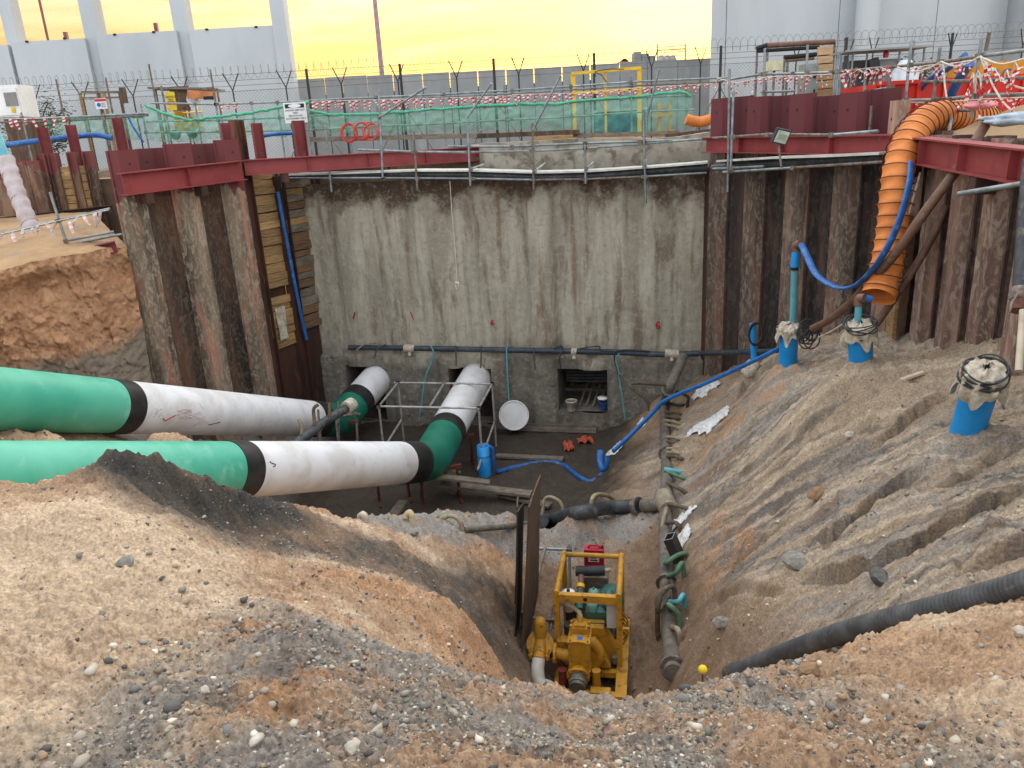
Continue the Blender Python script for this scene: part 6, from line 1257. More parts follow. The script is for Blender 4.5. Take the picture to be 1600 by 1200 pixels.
# ------------------------------------------------------------------ well casings on the spoil slope
def casing(label, p0, p1, rr, seed, sackscale, coil=True, cap=True):
    p0 = Vector(p0); p1 = Vector(p1); d, S, U = frame(p1-p0); r = thing('well_casing', label, 'well casing', p0)
    q = MB(); q.tube([p0-d*.5, p1], rr, 32, cap=False); q.tube([p1, p0-d*.4], rr-.012, 32, cap=False); part('casing_pipe', q, cblue, r)
    q = MB(); q.lathe(p1, [(rr-.008, -.06), (.001, -.055)], 24, axis=d, caps=False); part('dark_inside', q, darkm, r)
    # sack tied over the mouth
    mb = MB(); rn = sackscale
    def fn(u, v):
        a = 2*math.pi*u; hem = mnoise.noise(Vector((math.cos(a)*1.6+seed, math.sin(a)*1.6, 0))); h = .12*rn*(1-v)-.15*rn*max(0, v-.35)*(1+2.2*hem); rad_ = rr*(.22+1.02*min(1, v*2.2)**.6+.35*max(0, v-.6)*(1+hem))*(1+.16*mnoise.noise(Vector((math.cos(a)*3+seed, math.sin(a)*3, v*3)))+.09*math.sin(a*9+seed+v*2)*min(1, v*1.5)+.05*mnoise.noise(Vector((a*9, v*6, seed))))
        return tuple(p1+(S*math.cos(a)+U*math.sin(a))*rad_+d*(h+.05*mnoise.noise(Vector((a*2, v*5, seed)))))
    mb.sheet(fn, 110, 30); part('sack', mb, cream, r, 'pale cloth sack tied over the casing mouth')
    if coil:
        for k in range(9):
            rn_ = random.Random(seed*10+k); c = p1+d*(.02+rn_.uniform(-.06, .10)); tx, ty = rn_.uniform(-.3, .3), rn_.uniform(-.3, .3); ra = rr*rn_.uniform(.98, 1.35)
            part('cable_loop', MB().tube([c+(S*math.cos(t)+U*math.sin(t))*ra*(1+.05*math.sin(3*t+k))+d*(math.cos(t)*tx+math.sin(t)*ty)*ra for t in np.linspace(0, 6.3, 30)], .009, 5), black, r)
    return r
g1 = on_ground(1222, 574); g1 = pd(1232, 568, 13.6)
casing('slim blue well casing farthest up the slope, with a tall light blue riser pipe', pd(1231, 566, 13.6), pd(1233, 516, 13.3), .155, 1, 1.0, coil=False)
casing('blue well casing in the middle, wound with a thick black cable coil', pd(1345, 562, 10.5), pd(1344, 517, 10.25), .155, 2, 1.15)
casing('large leaning blue well casing nearest the camera, with loosely looped black cable', pd(1513, 668, 7.9), pd(1536, 592, 7.45), .16, 5, 1.35)
def riser(label, pts, rr, elb, m2=brownp):
    r = thing('riser_pipe', label, 'pipe', Vector(pts[0])); part('pipe', MB().tube(pts, rr, 14), cyanp, r); k = Vector(pts[-1]); part('elbow', MB().tube(smooth_path([k-Vector((0, 0, .03)), k+Vector((0, 0, .06)), Vector(elb)], 6), rr*1.35, 12), m2, r); return r
rr_ = riser('light blue riser pipe with a blue upper length on the farthest casing', [pd(1239, 505, 13.3), pd(1241, 430, 12.9), pd(1244, 390, 12.75)], .055, pd(1252, 381, 12.6))
part('blue_length', MB().tube([pd(1241.5, 417, 12.85), pd(1243.8, 390, 12.75)], .066, 14), cblue, rr_)
part('clamp', MB().tube([pd(1241.2, 421, 12.86), pd(1241.5, 417, 12.84)], .07, 12), band, rr_)
riser('short light blue riser pipe with a rusty elbow on the middle casing', [pd(1340, 505, 10.25), pd(1342, 474, 10.15)], .045, pd(1352, 466, 10.05)); hose('hose_stub', [pd(1352, 466, 10.05), pd(1362, 468, 10.05)], .045, layblue, 'short blue stub on the rusty elbow of the middle casing', 'hose')
hose('layflat_hose', [pd(x, y, d) for x, y, d in [(1252, 381, 12.6), (1260, 398, 12.4), (1275, 428, 12), (1300, 446, 11.6), (1325, 450, 11.2), (1350, 436, 10.8), (1380, 398, 10.4), (1405, 345, 10.3), (1420, 290, 10.4), (1424, 255, 10.6)]], .062, layblue, 'blue layflat hose sagging from the tall riser pipe up to the orange duct', flat=.45)
hose('brown_pipe', [pd(x, y, d) for x, y, d in [(1270, 513, 12.6), (1300, 497, 12.0), (1340, 462, 11.2), (1400, 395, 10.3), (1450, 325, 9.9), (1500, 258, 9.8), (1540, 195, 9.9)]], .062, brownp, 'thick brown pipe running diagonally from the farthest casing up to the right wall', 'pipe')
hose('brown_pipe', [pd(x, y, d) for x, y, d in [(1368, 508, 11.0), (1400, 462, 10.9), (1440, 400, 10.8), (1475, 330, 10.8), (1492, 262, 10.9)]], .055, brownp, 'second brown pipe behind the diagonal one, steeper, against the right sheet piles', 'pipe')
hose('cable', [pd(x, y, d) for x, y, d in [(1395, 410, 10.7), (1415, 350, 10.7), (1438, 270, 10.8)]], .016, cream, 'thin pale cable between the orange duct and the brown pipe', 'cable')
hose('cable', [pd(x, y, d) for x, y, d in [(1280, 527, 12.2), (1300, 517, 11.6), (1316, 507, 11.2)]], .013, cream, 'short thin cable between the two farther casings', 'cable')
# tangle of black cable next to the farthest casing
r = thing('cable_tangle', 'tangle of thin black cable hanging beside the farthest blue casing', 'cable', pd(1262, 545, 13.0))
for k in range(9):
    c = pd(1262+random.uniform(-8, 8), 523+random.uniform(-8, 8), 13.0); ra = random.uniform(.10, .2); ph = random.random()*3
    part('cable_loop', MB().tube([c+Vector((math.cos(t)*ra*.8, math.sin(ph)*math.sin(t)*.1, math.sin(t)*ra)) for t in np.linspace(0, 6.3, 22)], .012, 5), black, r)
r = thing('standpipe', 'slim blue standpipe with a coil of black hose by the dark sheet piles', 'pipe', pd(1178, 560, 15.2)); part('pipe', MB().tube([pd(1178, 562, 15.2), pd(1176, 505, 15.0)], .06, 12), cblue, r)
for k in range(4): c = pd(1180+k, 521+k, 14.9); part('hose_loop', MB().tube([c+Vector((math.cos(t)*.13, .02*k, math.sin(t)*.22)) for t in np.linspace(0, 6.3, 22)], .018, 6), black, r)
hose('layflat_hose', [pd(x, y, d) for x, y, d in [(1224, 541, 13.6), (1190, 558, 14.2), (1150, 577, 14.9), (1100, 600, 15.7), (1060, 616, 16.4), (1036, 628, 16.7), (1020, 645, 16.9), (985, 680, 17), (958, 705, 16.8)]], .07, mat('vivid_blue_hose', hx('2470bd'), hx('1f60a6'), scale=5, rough=.4), 'long straight blue hose running down from the farthest casing to the pit floor', flat=.6)
hose('layflat_hose', [pd(x, y, d) for x, y, d in [(938, 704, 16.7), (938, 720, 16.6), (942, 733, 16.5), (948, 728, 16.4), (948, 712, 16.4)]], .08, layblue, 'folded blue hose end standing at the foot of the slope', flat=.7)
# black pipe and post at the right edge
r = thing('suction_pipe', 'grey black vertical pipe with a rusty coupling at the right edge', 'pipe', pd(1592, 488, 7.6)); part('hose_body', MB().tube([pd(1612, 250, 7.9), pd(1604, 340, 7.8), pd(1597, 452, 7.65)], .085, 16), blackp, r)
part('coupling', MB().tube([pd(1597, 452, 7.65), pd(1596, 463, 7.63), pd(1595, 470, 7.62)], [.10, .115, .10], 18), galvd, r); part('threaded_end', MB().tube([pd(1595, 470, 7.62), pd(1593, 486, 7.6)], .095, 18), mat('rusty_coupling', hx('5f3a2c'), hx('77523f'), scale=8), r); part('lever', MB().tube([pd(1590, 460, 7.55), pd(1581, 474, 7.5), pd(1578, 488, 7.5)], .014, 6), galvd, r)
q = MB(); q.tube([pd(1599, 485, 7.4), pd(1592, 580, 7.2)], .035, 12); single('post', q, mat('cream_post', hx('b9ad98')), 'slim cream post stuck in the slope below the black vertical pipe', 'post')
q = MB(); q.tube([pd(1498, 303, 8.6), pd(1650, 278, 7.6)], .028, 10); single('scaffold_tube', q, galv, 'loose galvanised tube sticking in from the right edge below the red beam', 'tube')
# ------------------------------------------------------------------ header pipe down the trench with swing hoses
hp = [(1068,556,0),(1058,580,0),(1046,605,0),(1038,640,.1),(1040,690,.1),(1042,740,.1),(1041,790,.12),(1040,850,.12),(1042,920,.12),(1047,1000,.12),(1052,1062,.1)]
def gp(px, py, up=.1): p = on_ground(px, py); return p+Vector((0, 0, up))
H = []
for (x, y, u) in hp:
    if y < 620: H.append(pd(x, y, 17.9-(y-556)*.01))
    else: H.append(gp(x, y, u))
hs = smooth_path(H, 8); hs = [hs[0]]+[(hs[i-1]+hs[i]+hs[i+1])/3 for i in range(1, len(hs)-1)]+[hs[-1]]
def at_px(y):
    def py_of(p): v = np.array(p)-[0, 0, CZ]; return 600-F*(v@UV)/(v@fw)
    return min(hs, key=lambda p: abs(py_of(p)-y))
r = thing('header_pipe', 'long muddy header pipe running up the trench with many short swing hoses', 'pipe', hs[-1]-Vector((0, 0, .1)))
cut_ = [int(len(hs)*f_) for f_ in (0, .22, .45, .6, .8, 1)]
for a, b in zip(cut_[:-1], cut_[1:]):
    part('pipe_length', MB().tube(hs[a:min(b+1, len(hs))], .112, 16), header, r); k = min(b, len(hs)-2); part('joint_collar', MB().tube([hs[k], hs[k].lerp(hs[k+1], .3)], .165, 14), galvd, r)
T = at_px(790); part('tee', MB().tube([T+Vector((0, .25, .02)), T, T-Vector((0, .25, 0))], .17, 16), mat('pale_fitting', hx('9a8f7d'), hx('7b705e')), r, 'pale fitting where the branch joins')
loops = [(610,[(985,600),(1010,625)],hosed),(622,[(1055,612),(1075,620),(1074,632)],black),(636,[(1058,633),(1075,634)],black),(655,[(1055,653),(1063,657)],hosed),(672,[(1058,668),(1075,680)],hoseb),(688,[(1060,685),(1079,698)],hoseb),(705,[(1064,702),(1088,716)],hoseb),(722,[(1058,714),(1080,726),(1092,750)],hosed),(742,[(1062,745),(1083,755),(1094,780)],hoseg),(796,[(1068,793),(1088,802),(1090,812)],hosed),(800,[(1036,815),(1033,845)],hoseb),(880,[(1040,880),(1058,868),(1072,866)],hoseg),(935,[(1028,955),(1035,925),(1052,917)],hosed),(955,[(1045,945),(1062,965),(1060,1000)],hoseg),(945,[(1060,940),(1068,930)],cyanp),(650,[(1058,645),(1070,652)],hosed),(664,[(1056,660),(1070,668)],hoseb),(696,[(1062,694),(1082,707)],hosed),(713,[(1064,709),(1090,728)],hoseb),(760,[(1064,765),(1078,778)],hosed),(826,[(1058,818),(1066,838)],hosed),(865,[(1056,905),(1040,925)],hosed),(905,[(1056,895),(1066,880)],hoseg),(985,[(1060,985),(1064,1010)],hoseb),(920,[(1030,930),(1027,980)],hosed)]
for (y, pts, m) in loops:
    s = at_px(y); L2 = [s+Vector((0, -.05, .12))]
    for i, (px, py) in enumerate(pts):
        d_s = float((np.array(s)-[0, 0, CZ])@fw); e = pd(px, py, d_s-.45 if i < len(pts)-1 else d_s-.4); L2.append(e)
    L2.append(L2[-1]-Vector((-.03, 0, .25))); part('swing_hose', MB().tube(smooth_path(L2, 6), .036, 8), m, r)
part('blue_stub', MB().tube([at_px(742)+Vector((-.05, 0, .15)), at_px(742)+Vector((.25, -.1, .12))], .05, 10), cyanp, r)
# branch header across the berm
Bp = [T, gp(1010, 799, .12), gp(960, 803, .14), gp(905, 812, .14), gp(860, 820, .12), gp(800, 828, .08), gp(725, 830, .02)]
r = thing('header_pipe', 'black branch pipe lying across the gravel berm with arched cream hoses', 'pipe', Bp[3]-Vector((0, 0, .15))); bs = smooth_path(Bp, 8); n_ = len(bs)
part('pipe_length', MB().tube(bs[:int(n_*.22)], .12, 16), header, r); part('pipe_length', MB().tube(bs[int(n_*.22):int(n_*.72)], .125, 16), blackp, r); part('pipe_length', MB().tube(bs[int(n_*.72):], .05, 12), header, r); k = int(n_*.22); part('coupling', MB().tube([bs[k], bs[k+1]], .165, 16), galvd, r)
def arch(x0, y0, xm, ym, x1, y1, m, rr=.038, parent=None, nm='swing_hose'):
    a = gp(x0, y0, .02); b = gp(x1, y1, .0); da = float((np.array(a)-[0, 0, CZ])@fw); db = float((np.array(b)-[0, 0, CZ])@fw); c1 = pd(x0*.75+xm*.25, ym+4, da); c = pd(xm, ym, (da+db)/2); c2 = pd(x1*.8+xm*.2, (ym*.65+y1*.35), db)
    return part(nm, MB().tube(smooth_path([a, c1, c, c2, b], 6), rr, 8), m, parent)
arch(847, 806, 862, 777, 880, 803, hoseb, parent=r); arch(921, 810, 943, 773, 962, 795, hoseb, parent=r); arch(683, 808, 705, 806, 722, 828, hoseb, parent=r)
r = thing('hose_stub', 'short bent cream hose sticking out of the berm under the front pipe', 'hose', gp(640, 812, 0)); arch(634, 812, 640, 801, 645, 820, mat('cream_hose', hx('b8a888'), hx('a08c60'), scale=10), .05, r, 'hose')
r = thing('hose_stub', 'small pale hose end buried in the grey heap left of the bent cream hose', 'hose', gp(566, 812, 0)); arch(560, 810, 567, 804, 571, 815, cream, .05, r, 'hose')
# slanting support pipe by the rear pipe bend
r = thing('slanting_pipe', 'dark pipe slanting up against the bend of the rear pipe', 'pipe', pd(480, 700, 15.5)); part('pipe', MB().tube([pd(455, 700, 15.0), pd(500, 664, 15.8), pd(545, 635, 16.6)], .095, 14), blackp, r); part('end_fitting', MB().tube([pd(541, 638, 16.5), pd(550, 631, 16.7)], .15, 12), cream, r)
for i, (pts, m) in enumerate([([(492,665),(490,640),(497,632)], hosed), ([(515,655),(515,628)], hosed), ([(470,690),(472,668),(466,655)], hoseb), ([(500,694),(495,670),(490,662)], hosed)]): part('swing_hose', MB().tube(smooth_path([pd(x, y, 15.6+i*.05) for x, y in pts], 6), .035, 8), m, r)
segs = [(pd(529, 628, 17.4), pd(530, 710, 17.6)), (pd(557, 648, 17.2), pd(559, 712, 17.4)), (pd(535, 650, 17.3), pd(563, 647, 17.1)), (pd(497, 640, 16.9), pd(503, 712, 17.0)), (pd(525, 650, 17.4), pd(530, 712, 17.5))]
tube_frame('pipe_prop', 'small group of scaffold tubes propping the bend of the rear pipe', 'scaffold', segs, galvd)
# ------------------------------------------------------------------ small things on the right bank
def cloth_at(name, px, py, w, h, m, label, cat='plastic sheet', hgt=.12, seed=0):
    c = on_ground(px, py); q = MB(); U_ = np.linspace(-.5, .5, 25); X_, Y_ = np.meshgrid(U_, U_); X2 = c.x+X_*w*(1+.3*fbm(X_*3+seed, Y_*3, 2)); Y2 = c.y+Y_*h*(1+.3*fbm(X_*3, Y_*3+seed, 2)); env = np.clip(1-(X_*2)**2, 0, 1)*np.clip(1-(Y_*2)**2, 0, 1)
    Z2 = terrain_h(X2, Y2)+.012+env**.5*hgt*(.5+.9*fbm(X_*5+seed, Y_*5, 4)); pts = np.stack([X2, Y2, Z2], -1); keep = (X_**2+Y_**2) < .27+.05*fbm(X_*4+seed, Y_*4, 2)
    q.v = [tuple(p) for p in pts.reshape(-1, 3).tolist()]
    for j in range(24):
        for i in range(24):
            if keep[j, i] and keep[j+1, i+1]: q.f.append((j*25+i, j*25+i+1, (j+1)*25+i+1, (j+1)*25+i)); q.sm.append(True); q.mi.append(0)
    return single(name, q, m, label, cat)
cloth_at('white_sack', 1103, 663, .75, .9, sackw, 'flat white sack on the bank below the straight blue hose', 'sack', seed=2)
cloth_at('white_sack', 1068, 813, .4, .55, sackw, 'crumpled white sheet beside the trench pipe, just below the pipe junction', seed=5)
cloth_at('white_sack', 1064, 849, .3, .45, sackw, 'small white sheet behind the dark steel box section', seed=8)
for i, (x, y, lb) in enumerate([(1110, 607, 'torn white plastic scrap under the straight blue hose, upper'), (1095, 616, 'torn white plastic scrap under the straight blue hose, lower'), (960, 705, 'torn white plastic at the foot of the straight blue hose'), (1003, 661, 'tiny white scrap on the straight blue hose')]): cloth_at('plastic_scrap', x, y, .38 if i < 3 else .2, .4, sackw, lb, 'plastic scrap', seed=10+i)
lump('tied_bag', on_ground(1175, 585)+Vector((0, 0, .1)), .2, .2, .2, cream, 'grey brown cloth bundle on the bank above the straight blue hose', 'bundle', 9)
# steel box section
a = gp(1056, 868, .3); r = thing('box_section', 'short dark steel box section standing askew beside the trench pipe', 'steel section', gp(1060, 885, 0)); q = MB()
b0 = gp(1062, 880, .05); ax = (pd(1046, 838, float((np.array(b0)-[0, 0, CZ])@fw)-.05)-b0); d, S, U = frame(ax); hw, hd = .11, .07; Lx = ax.length
ring = lambda o, k: [b0+d*o+S*sx*hw*k+U*sy*hd*k for sx, sy in ((-1, -1), (1, -1), (1, 1), (-1, 1))]
vs = ring(0, 1)+ring(Lx, 1)+ring(Lx, .82)+ring(Lx-.3, .82); fs = [(i, (i+1) % 4, 4+(i+1) % 4, 4+i) for i in range(4)]+[(4+i, 4+(i+1) % 4, 8+(i+1) % 4, 8+i) for i in range(4)]+[(8+i, 8+(i+1) % 4, 12+(i+1) % 4, 12+i) for i in range(4)]+[(12, 13, 14, 15), (3, 2, 1, 0)]
q.add(vs, fs, mi=0); part('tube_body', q, mat('dark_steel', hx('33302f'), hx('282626'), scale=5, rough=.6), r)
q = MB(); q.add(ring(Lx+.002, 1.0)+ring(Lx+.002, .86), [(i, (i+1) % 4, 4+(i+1) % 4, 4+i) for i in range(4)]); part('cut_edge', q, greyp, r)
# yellow marker ball
p = on_ground(1098, 1070); dm = float((np.array(p)-[0, 0, CZ])@fw); pb_ = pd(1098, 1046, dm); rm = .0058*dm; r = thing('marker', 'small yellow ball on a thin peg at the edge of the trench', 'marker', p); part('peg', MB().tube([p-Vector((0, 0, .05)), pb_], rm*.22, 6), rust, r)
part('ball', MB().lathe(pb_, [(rm*math.sin(t)+.0005, -rm*math.cos(t)) for t in np.linspace(0, math.pi, 9)], 18, caps=False), mat('yellow_ball', hx('e0c01a'), bump=0), r)
# big black ribbed hose
hpt = [pd(x, y, d) for x, y, d in [(1142, 1052, 7.8), (1180, 1038, 7.3), (1220, 1022, 6.9), (1270, 1004, 6.35), (1330, 984, 5.85), (1400, 966, 5.4), (1470, 949, 5.05), (1540, 931, 4.75), (1600, 914, 4.5), (1720, 880, 4.2), (2000, 800, 4.0), (2500, 660, 3.9)]]
pth = smooth_path(hpt, 10); pth = [pth[0]]+[(pth[max(0, i-4)]+pth[i]+pth[min(len(pth)-1, i+4)])/3 for i in range(1, len(pth)-1)]+[pth[-1]]
P2 = res(pth, .012); r = thing('suction_hose', 'thick black ribbed suction hose lying across the right foreground', 'hose', P2[len(P2)//2])
part('hose_body', MB().tube(P2, [(.082 if i % 3 else .076) for i in range(len(P2))], 22), mat('ribbed_black_rubber', hx('3c3e41'), hx('515356'), hx('7d756a'), scale=6, rough=.6, bump=.2, t3=(.58, .8)), r)
e = P2[0]; d = (P2[1]-P2[0]).normalized(); part('end_band', MB().tube([e-d*.02, e+d*.10], .09, 18), hosed, r); part('tail', MB().tube(smooth_path([e-d*.02, e-d*.12+Vector((0, 0, .04)), e-d*.24-Vector((0, 0, .02))], 6), .022, 8), hosed, r); part('tie_wire', MB().tube(smooth_path([e+Vector((0, 0, .09)), e-d*.1+Vector((0, 0, .12)), e-d*.05-Vector((0, 0, .05))], 6), .01, 6), hosed, r)
c = on_ground(1425, 592); q = MB(); q.beam(on_ground(1408, 597)+Vector((0, 0, .03)), on_ground(1443, 585)+Vector((0, 0, .03)), .07, .03); single('wood_offcut', q, mat('pale_offcut', hx('c2b49c'), scale=8), 'pale wooden offcut lying on the slope between two casings', 'wood')
q = MB(); a = on_ground(1497, 676)+Vector((0, 0, .02)); b = on_ground(1530, 655)+Vector((0, 0, .02)); q.tube([a, (a+b)/2+Vector((0, 0, .01)), b], .014, 6); single('tape_scrap', q, taper, 'scrap of red and white tape at the foot of the nearest casing', 'tape')
# thin red wires on the sandy cliff
for pts, lb in (([(185, 440), (188, 500), (172, 555)], 'thin reddish wire hanging down the sand cliff beside the sheet piles'), ([(75, 548), (110, 552), (150, 572)], 'thin reddish wire along the foot of the sand cliff'), ([(122, 560), (150, 530), (162, 520)], 'thin reddish wire crossing the other at the foot of the sand cliff')):
    hose('wire', [on_ground(x, y)+Vector((.03, -.05, .03)) for x, y in pts], .010, redsteel, lb, 'wire', n=5)
# ------------------------------------------------------------------ diesel pump in the trench
NL = pz(869, 925, -4.3); NRr = pz(967, 930, -4.3); s_ = (NRr-NL); s_.z = 0; PW = s_.length; s_.normalize(); f_ = Vector((-s_.y, s_.x, 0)); O = Vector((NL.x, NL.y, 0))
def G(a, b, z): return O+s_*a+f_*b+Vector((0, 0, z))
zs, ztp = -5.42, -4.3; PL = .98
r = thing('pump_unit', 'yellow diesel pump unit with an open tubular frame in the trench', 'pump', G(PW/2, .2, zs-.1))
def pp_(nm, q, m=yellow, lb=None): return part(nm, q, m, r, lb)
def bxl(a0, a1, b0, b1, z0, z1): q = MB(); q.box(G((a0+a1)/2, (b0+b1)/2, (z0+z1)/2), (a1-a0, b1-b0, z1-z0), s_); return q
# skid
for a in (.0, PW-.02): pp_('skid_rail', bxl(a-.02, a+.13, -.62, PL+.1, zs-.10, zs))
for b in (-.6, -.15, .5, PL): pp_('skid_cross_member', bxl(0.1, PW, b, b+.09, zs-.09, zs-.012))
pp_('skid_plate', bxl(.13, PW-.04, -.1, PL, zs-.03, zs-.016), rust)
# frame
for a in (0, PW):
    for b in (0, PL): pp_('frame_post', bxl(a-.035, a+.035, b-.035, b+.035, zs+.001, ztp-.045))
    q = MB(); q.tube([G(a, -.04, ztp), G(a, PL+.04, ztp)], .042, 12); pp_('frame_side_bar', q)
pp_('frame_front_beam', bxl(.03, PW-.03, -.045, .035, ztp-.12, ztp-.012)); q = MB(); q.tube([G(0.04, PL, ztp), G(PW-.04, PL, ztp)], .036, 12); pp_('frame_rear_bar', q)
q = MB(); q.cyl(G(PW*.47, -.05, ztp-.065), G(PW*.47, -.046, ztp-.065), .028, 16); pp_('beam_hole', q, darkm)
# engine
eng = tealm
pp_('engine_block', bxl(.36, .74, .28, .86, zs+.05, -4.78), eng); pp_('sump', bxl(.40, .70, .32, .8, zs, zs+.049), darkm)
for k in range(3):
    c = G(.45, .34+.15*k, -4.78); q = MB(); q.lathe(c, [(.075, 0), (.078, .08), (.06, .12), (.02, .135)], 18); o = pp_('rocker_cover', q, mat('pale_teal_cover', hx('6f9f98'), hx('5b8a83'), scale=8)); q = MB(); q.cyl(c+Vector((0, 0, .13)), c+Vector((0, 0, .165)), .014, 8); part('cap_bolt', q, galvd, o)
    q = MB(); q.tube(smooth_path([G(.52, .33+.15*k, -4.72), G(.58, .3+.15*k, -4.66), G(.64, .35+.15*k, -4.78)], 5), .012, 6); pp_('injector_pipe', q, steelg)
q = MB(); q.lathe(G(.70, .62, -4.78), [(.15, -.17), (.17, -.12), (.17, .12), (.15, .17)], 26, axis=f_); pp_('cooling_shroud', q, eng)
q = MB(); q.tube([G(.68, .3, -4.7), G(.68, .55, -4.62)], .06, 14); pp_('intake_duct', q, eng)
q = MB(); q.tube([G(.27, .3, -4.75), G(.27, .5, -4.6)], .055, 14); q2 = q; pp_('exhaust_manifold', q, eng); q = MB(); q.tube([G(.27, .5, -4.6), G(.27, .74, -4.5)], .045, 14); pp_('exhaust_pipe', q, brownp); q = MB(); q.tube([G(.27, .55, -4.58), G(.27, .60, -4.555)], .06, 16); pp_('yellow_clamp', q, yellowf)
q = MB(); q.tube([G(.18, .86, -4.5), G(.6, .88, -4.48)], .075, 16); pp_('silencer', q, black); q = MB(); q.tube([G(.6, .88, -4.48), G(.68, .89, -4.47)], .03, 10); pp_('tail_pipe', q, cream)
# air filter with white cap
c = G(.13, .28, -4.75); q = MB(); q.lathe(c, [(.085, 0), (.088, .25)], 24); o = pp_('air_filter', q, mat('beige_can', hx('b39d92'), bump=0)); q = MB(); q.lathe(c+Vector((0, 0, .25)), [(.092, 0), (.092, .025), (.06, .03)], 24); part('filter_cap', q, white, o); q = MB(); q.cyl(c+Vector((0, 0, .28)), c+Vector((0, 0, .32)), .022, 12); part('cap_knob', q, darkm, o)
q = MB(); q.cyl(G(.16, .1, -5.2), G(.16, .1, -4.86), .085, 22); pp_('oil_tank', q, black); q = MB(); q.cyl(G(.14, .45, -5.3), G(.14, .45, -4.65), .08, 18); pp_('battery_case', q, mat('dark_grey_can', hx('3c4044'), bump=0))
pp_('control_box', bxl(PW-.17, PW-.04, .04, .2, -4.85, -4.47), mat('white_box', hx('c9c5c2'), bump=0))
lump('rag', G(.26, .1, -4.86), .05, .05, .04, mat('pale_rag', hx('c49a80')), 'rag', 'rag', 2, r, single_=False)
for k in range(5): q = MB(); q.tube(smooth_path([G(PW-.12, .12+k*.02, -4.8), G(PW-.2-.04*k, .2, -4.95-.03*k), G(.5+.03*k, .2, -4.9)], 6), .007, 5); pp_('cable', q, black)
# belt guards: angled boxes
def guard(a0, a1, aleg, zt_, zb, b0, b1, w=.12):
    prof = [(a0, zt_), (a1, zt_), (aleg, zb), (aleg-w, zb), (a1-w*.8, zt_-w*.9), (a0, zt_-w*.9)]
    q = MB(); n_ = len(prof); q.add([G(a, b0, z) for a, z in prof]+[G(a, b1, z) for a, z in prof], [(i, (i+1) % n_, n_+(i+1) % n_, n_+i) for i in range(n_)]+[tuple(range(n_))[::-1], tuple(range(n_, 2*n_))]); return q
pp_('belt_guard', guard(.18, .62, .86, -4.88, zs+.02, .06, .26, .2)); pp_('belt_guard', guard(.0, .52, .72, -5.0, zs+.04, -.12, .04, .13)); q = MB(); q.tube(smooth_path([G(.2, .12, -4.87), G(.45, .1, -4.83), G(.75, .15, -4.86)], 6), .008, 5); pp_('cable', q, black)
q = MB(); q.tube([G(.78, .0, zs+.05), G(.78, .0, zs+.15)], .05, 10); pp_('bearing', q, steelg)
# pump casing
pp_('pump_body', bxl(.19, .47, -.44, -.14, -5.2, -4.76)); pp_('pump_neck', bxl(.22, .44, -.42, -.16, -5.36, -5.2)); pp_('body_rim', bxl(.182, .478, -.448, -.132, -5.213, -5.195)); pp_('body_rim', bxl(.182, .478, -.448, -.132, -4.778, -4.755))
pp_('top_cover', bxl(.2, .46, -.27, -.12, -4.755, -4.67)); pp_('cover_clamp', bxl(.26, .40, -.25, -.17, -4.67, -4.63))
for a in (.215, .445):
    for b in (-.25, -.15): q = MB(); q.cyl(G(a, b, -4.67), G(a, b, -4.63), .02, 8); pp_('bolt', q)
    for b in (-.42, -.3): q = MB(); q.cyl(G(a, b, -4.756), G(a, b, -4.74), .012, 6); pp_('bolt', q, steelg)
pp_('name_plate', bxl(.30, .375, -.38, -.31, -4.7545, -4.751), bluel); q = MB(); q.tube([G(.25, -.45, -4.74), G(.40, -.45, -4.74)], .012, 8); pp_('lift_handle', q)
q = MB(); q.tube(smooth_path([G(.33, -.17, -4.64), G(.33, -.12, -4.56), G(.26, -.05, -4.52), G(.1, .03, -4.50), G(-.04, .05, -4.55)], 6), .03, 10); pp_('priming_hose', q, hoseb); q = MB(); q.tube([G(.33, -.17, -4.66), G(.33, -.13, -4.57)], .04, 10); pp_('hose_elbow', q)
q = MB(); n = 22
q.tube([G(.42+.16*math.sin(t), -.16, -5.14+.2*math.cos(t)) for t in np.linspace(0, math.pi, 14)], .075, 14); pp_('volute', q); q = MB(); q.lathe(G(.42, -.16, -5.16), [(.2, -.05), (.22, -.03), (.22, .03), (.2, .05)], 28, axis=f_); pp_('volute_flange', q)
def flange(nm, c, ax, R_, m=yellow, t=.03, bolts=8):
    ax = Vector(ax).normalized(); d, S, U = frame(ax); q = MB(); q.lathe(c, [(R_, -t/2), (R_, t/2)], 32, axis=ax); o = pp_(nm, q, m)
    for k in range(bolts): a = 2*math.pi*k/bolts; p = c+(S*math.cos(a)+U*math.sin(a))*R_*.82; q = MB(); q.cyl(p-d*(t/2+.012), p+d*(t/2+.012), .012, 6); part('bolt', q, m, o)
    return o
q = MB(); q.tube([G(.22, -.28, -5.1), G(.1, -.28, -5.08), G(.0, -.26, -5.08)], .075, 18); pp_('discharge_elbow', q); flange('discharge_flange', G(-.01, -.26, -5.08), s_, .135)
front = (-f_+Vector((0, 0, -.25))).normalized(); fc = G(.32, -.52, -5.22); q = MB(); q.tube([G(.32, -.36, -5.2), fc], .1, 20); pp_('suction_stub', q); flange('suction_flange', fc, front, .155); q = MB(); q.tube([fc, fc+front*.18], .105, 22); pp_('suction_adapter', q, steelg); q = MB(); q.tube([fc+front*.1, fc+front*.13], .12, 22); pp_('clamp_band', q, galvd)
for a, z in ((.1, -5.22), (.55, -5.2)):
    q = MB(); q.lathe(G(a, -.42, zs), [(.06, 0), (.05, .15), (.055, z-zs)], 18); pp_('valve_body', q, yellow if a > .3 else redsteel); q = MB(); q.cyl(G(a, -.42, z), G(a, -.42, z+.012), .058, 18); pp_('valve_cap', q, yellow if a > .3 else redsteel)
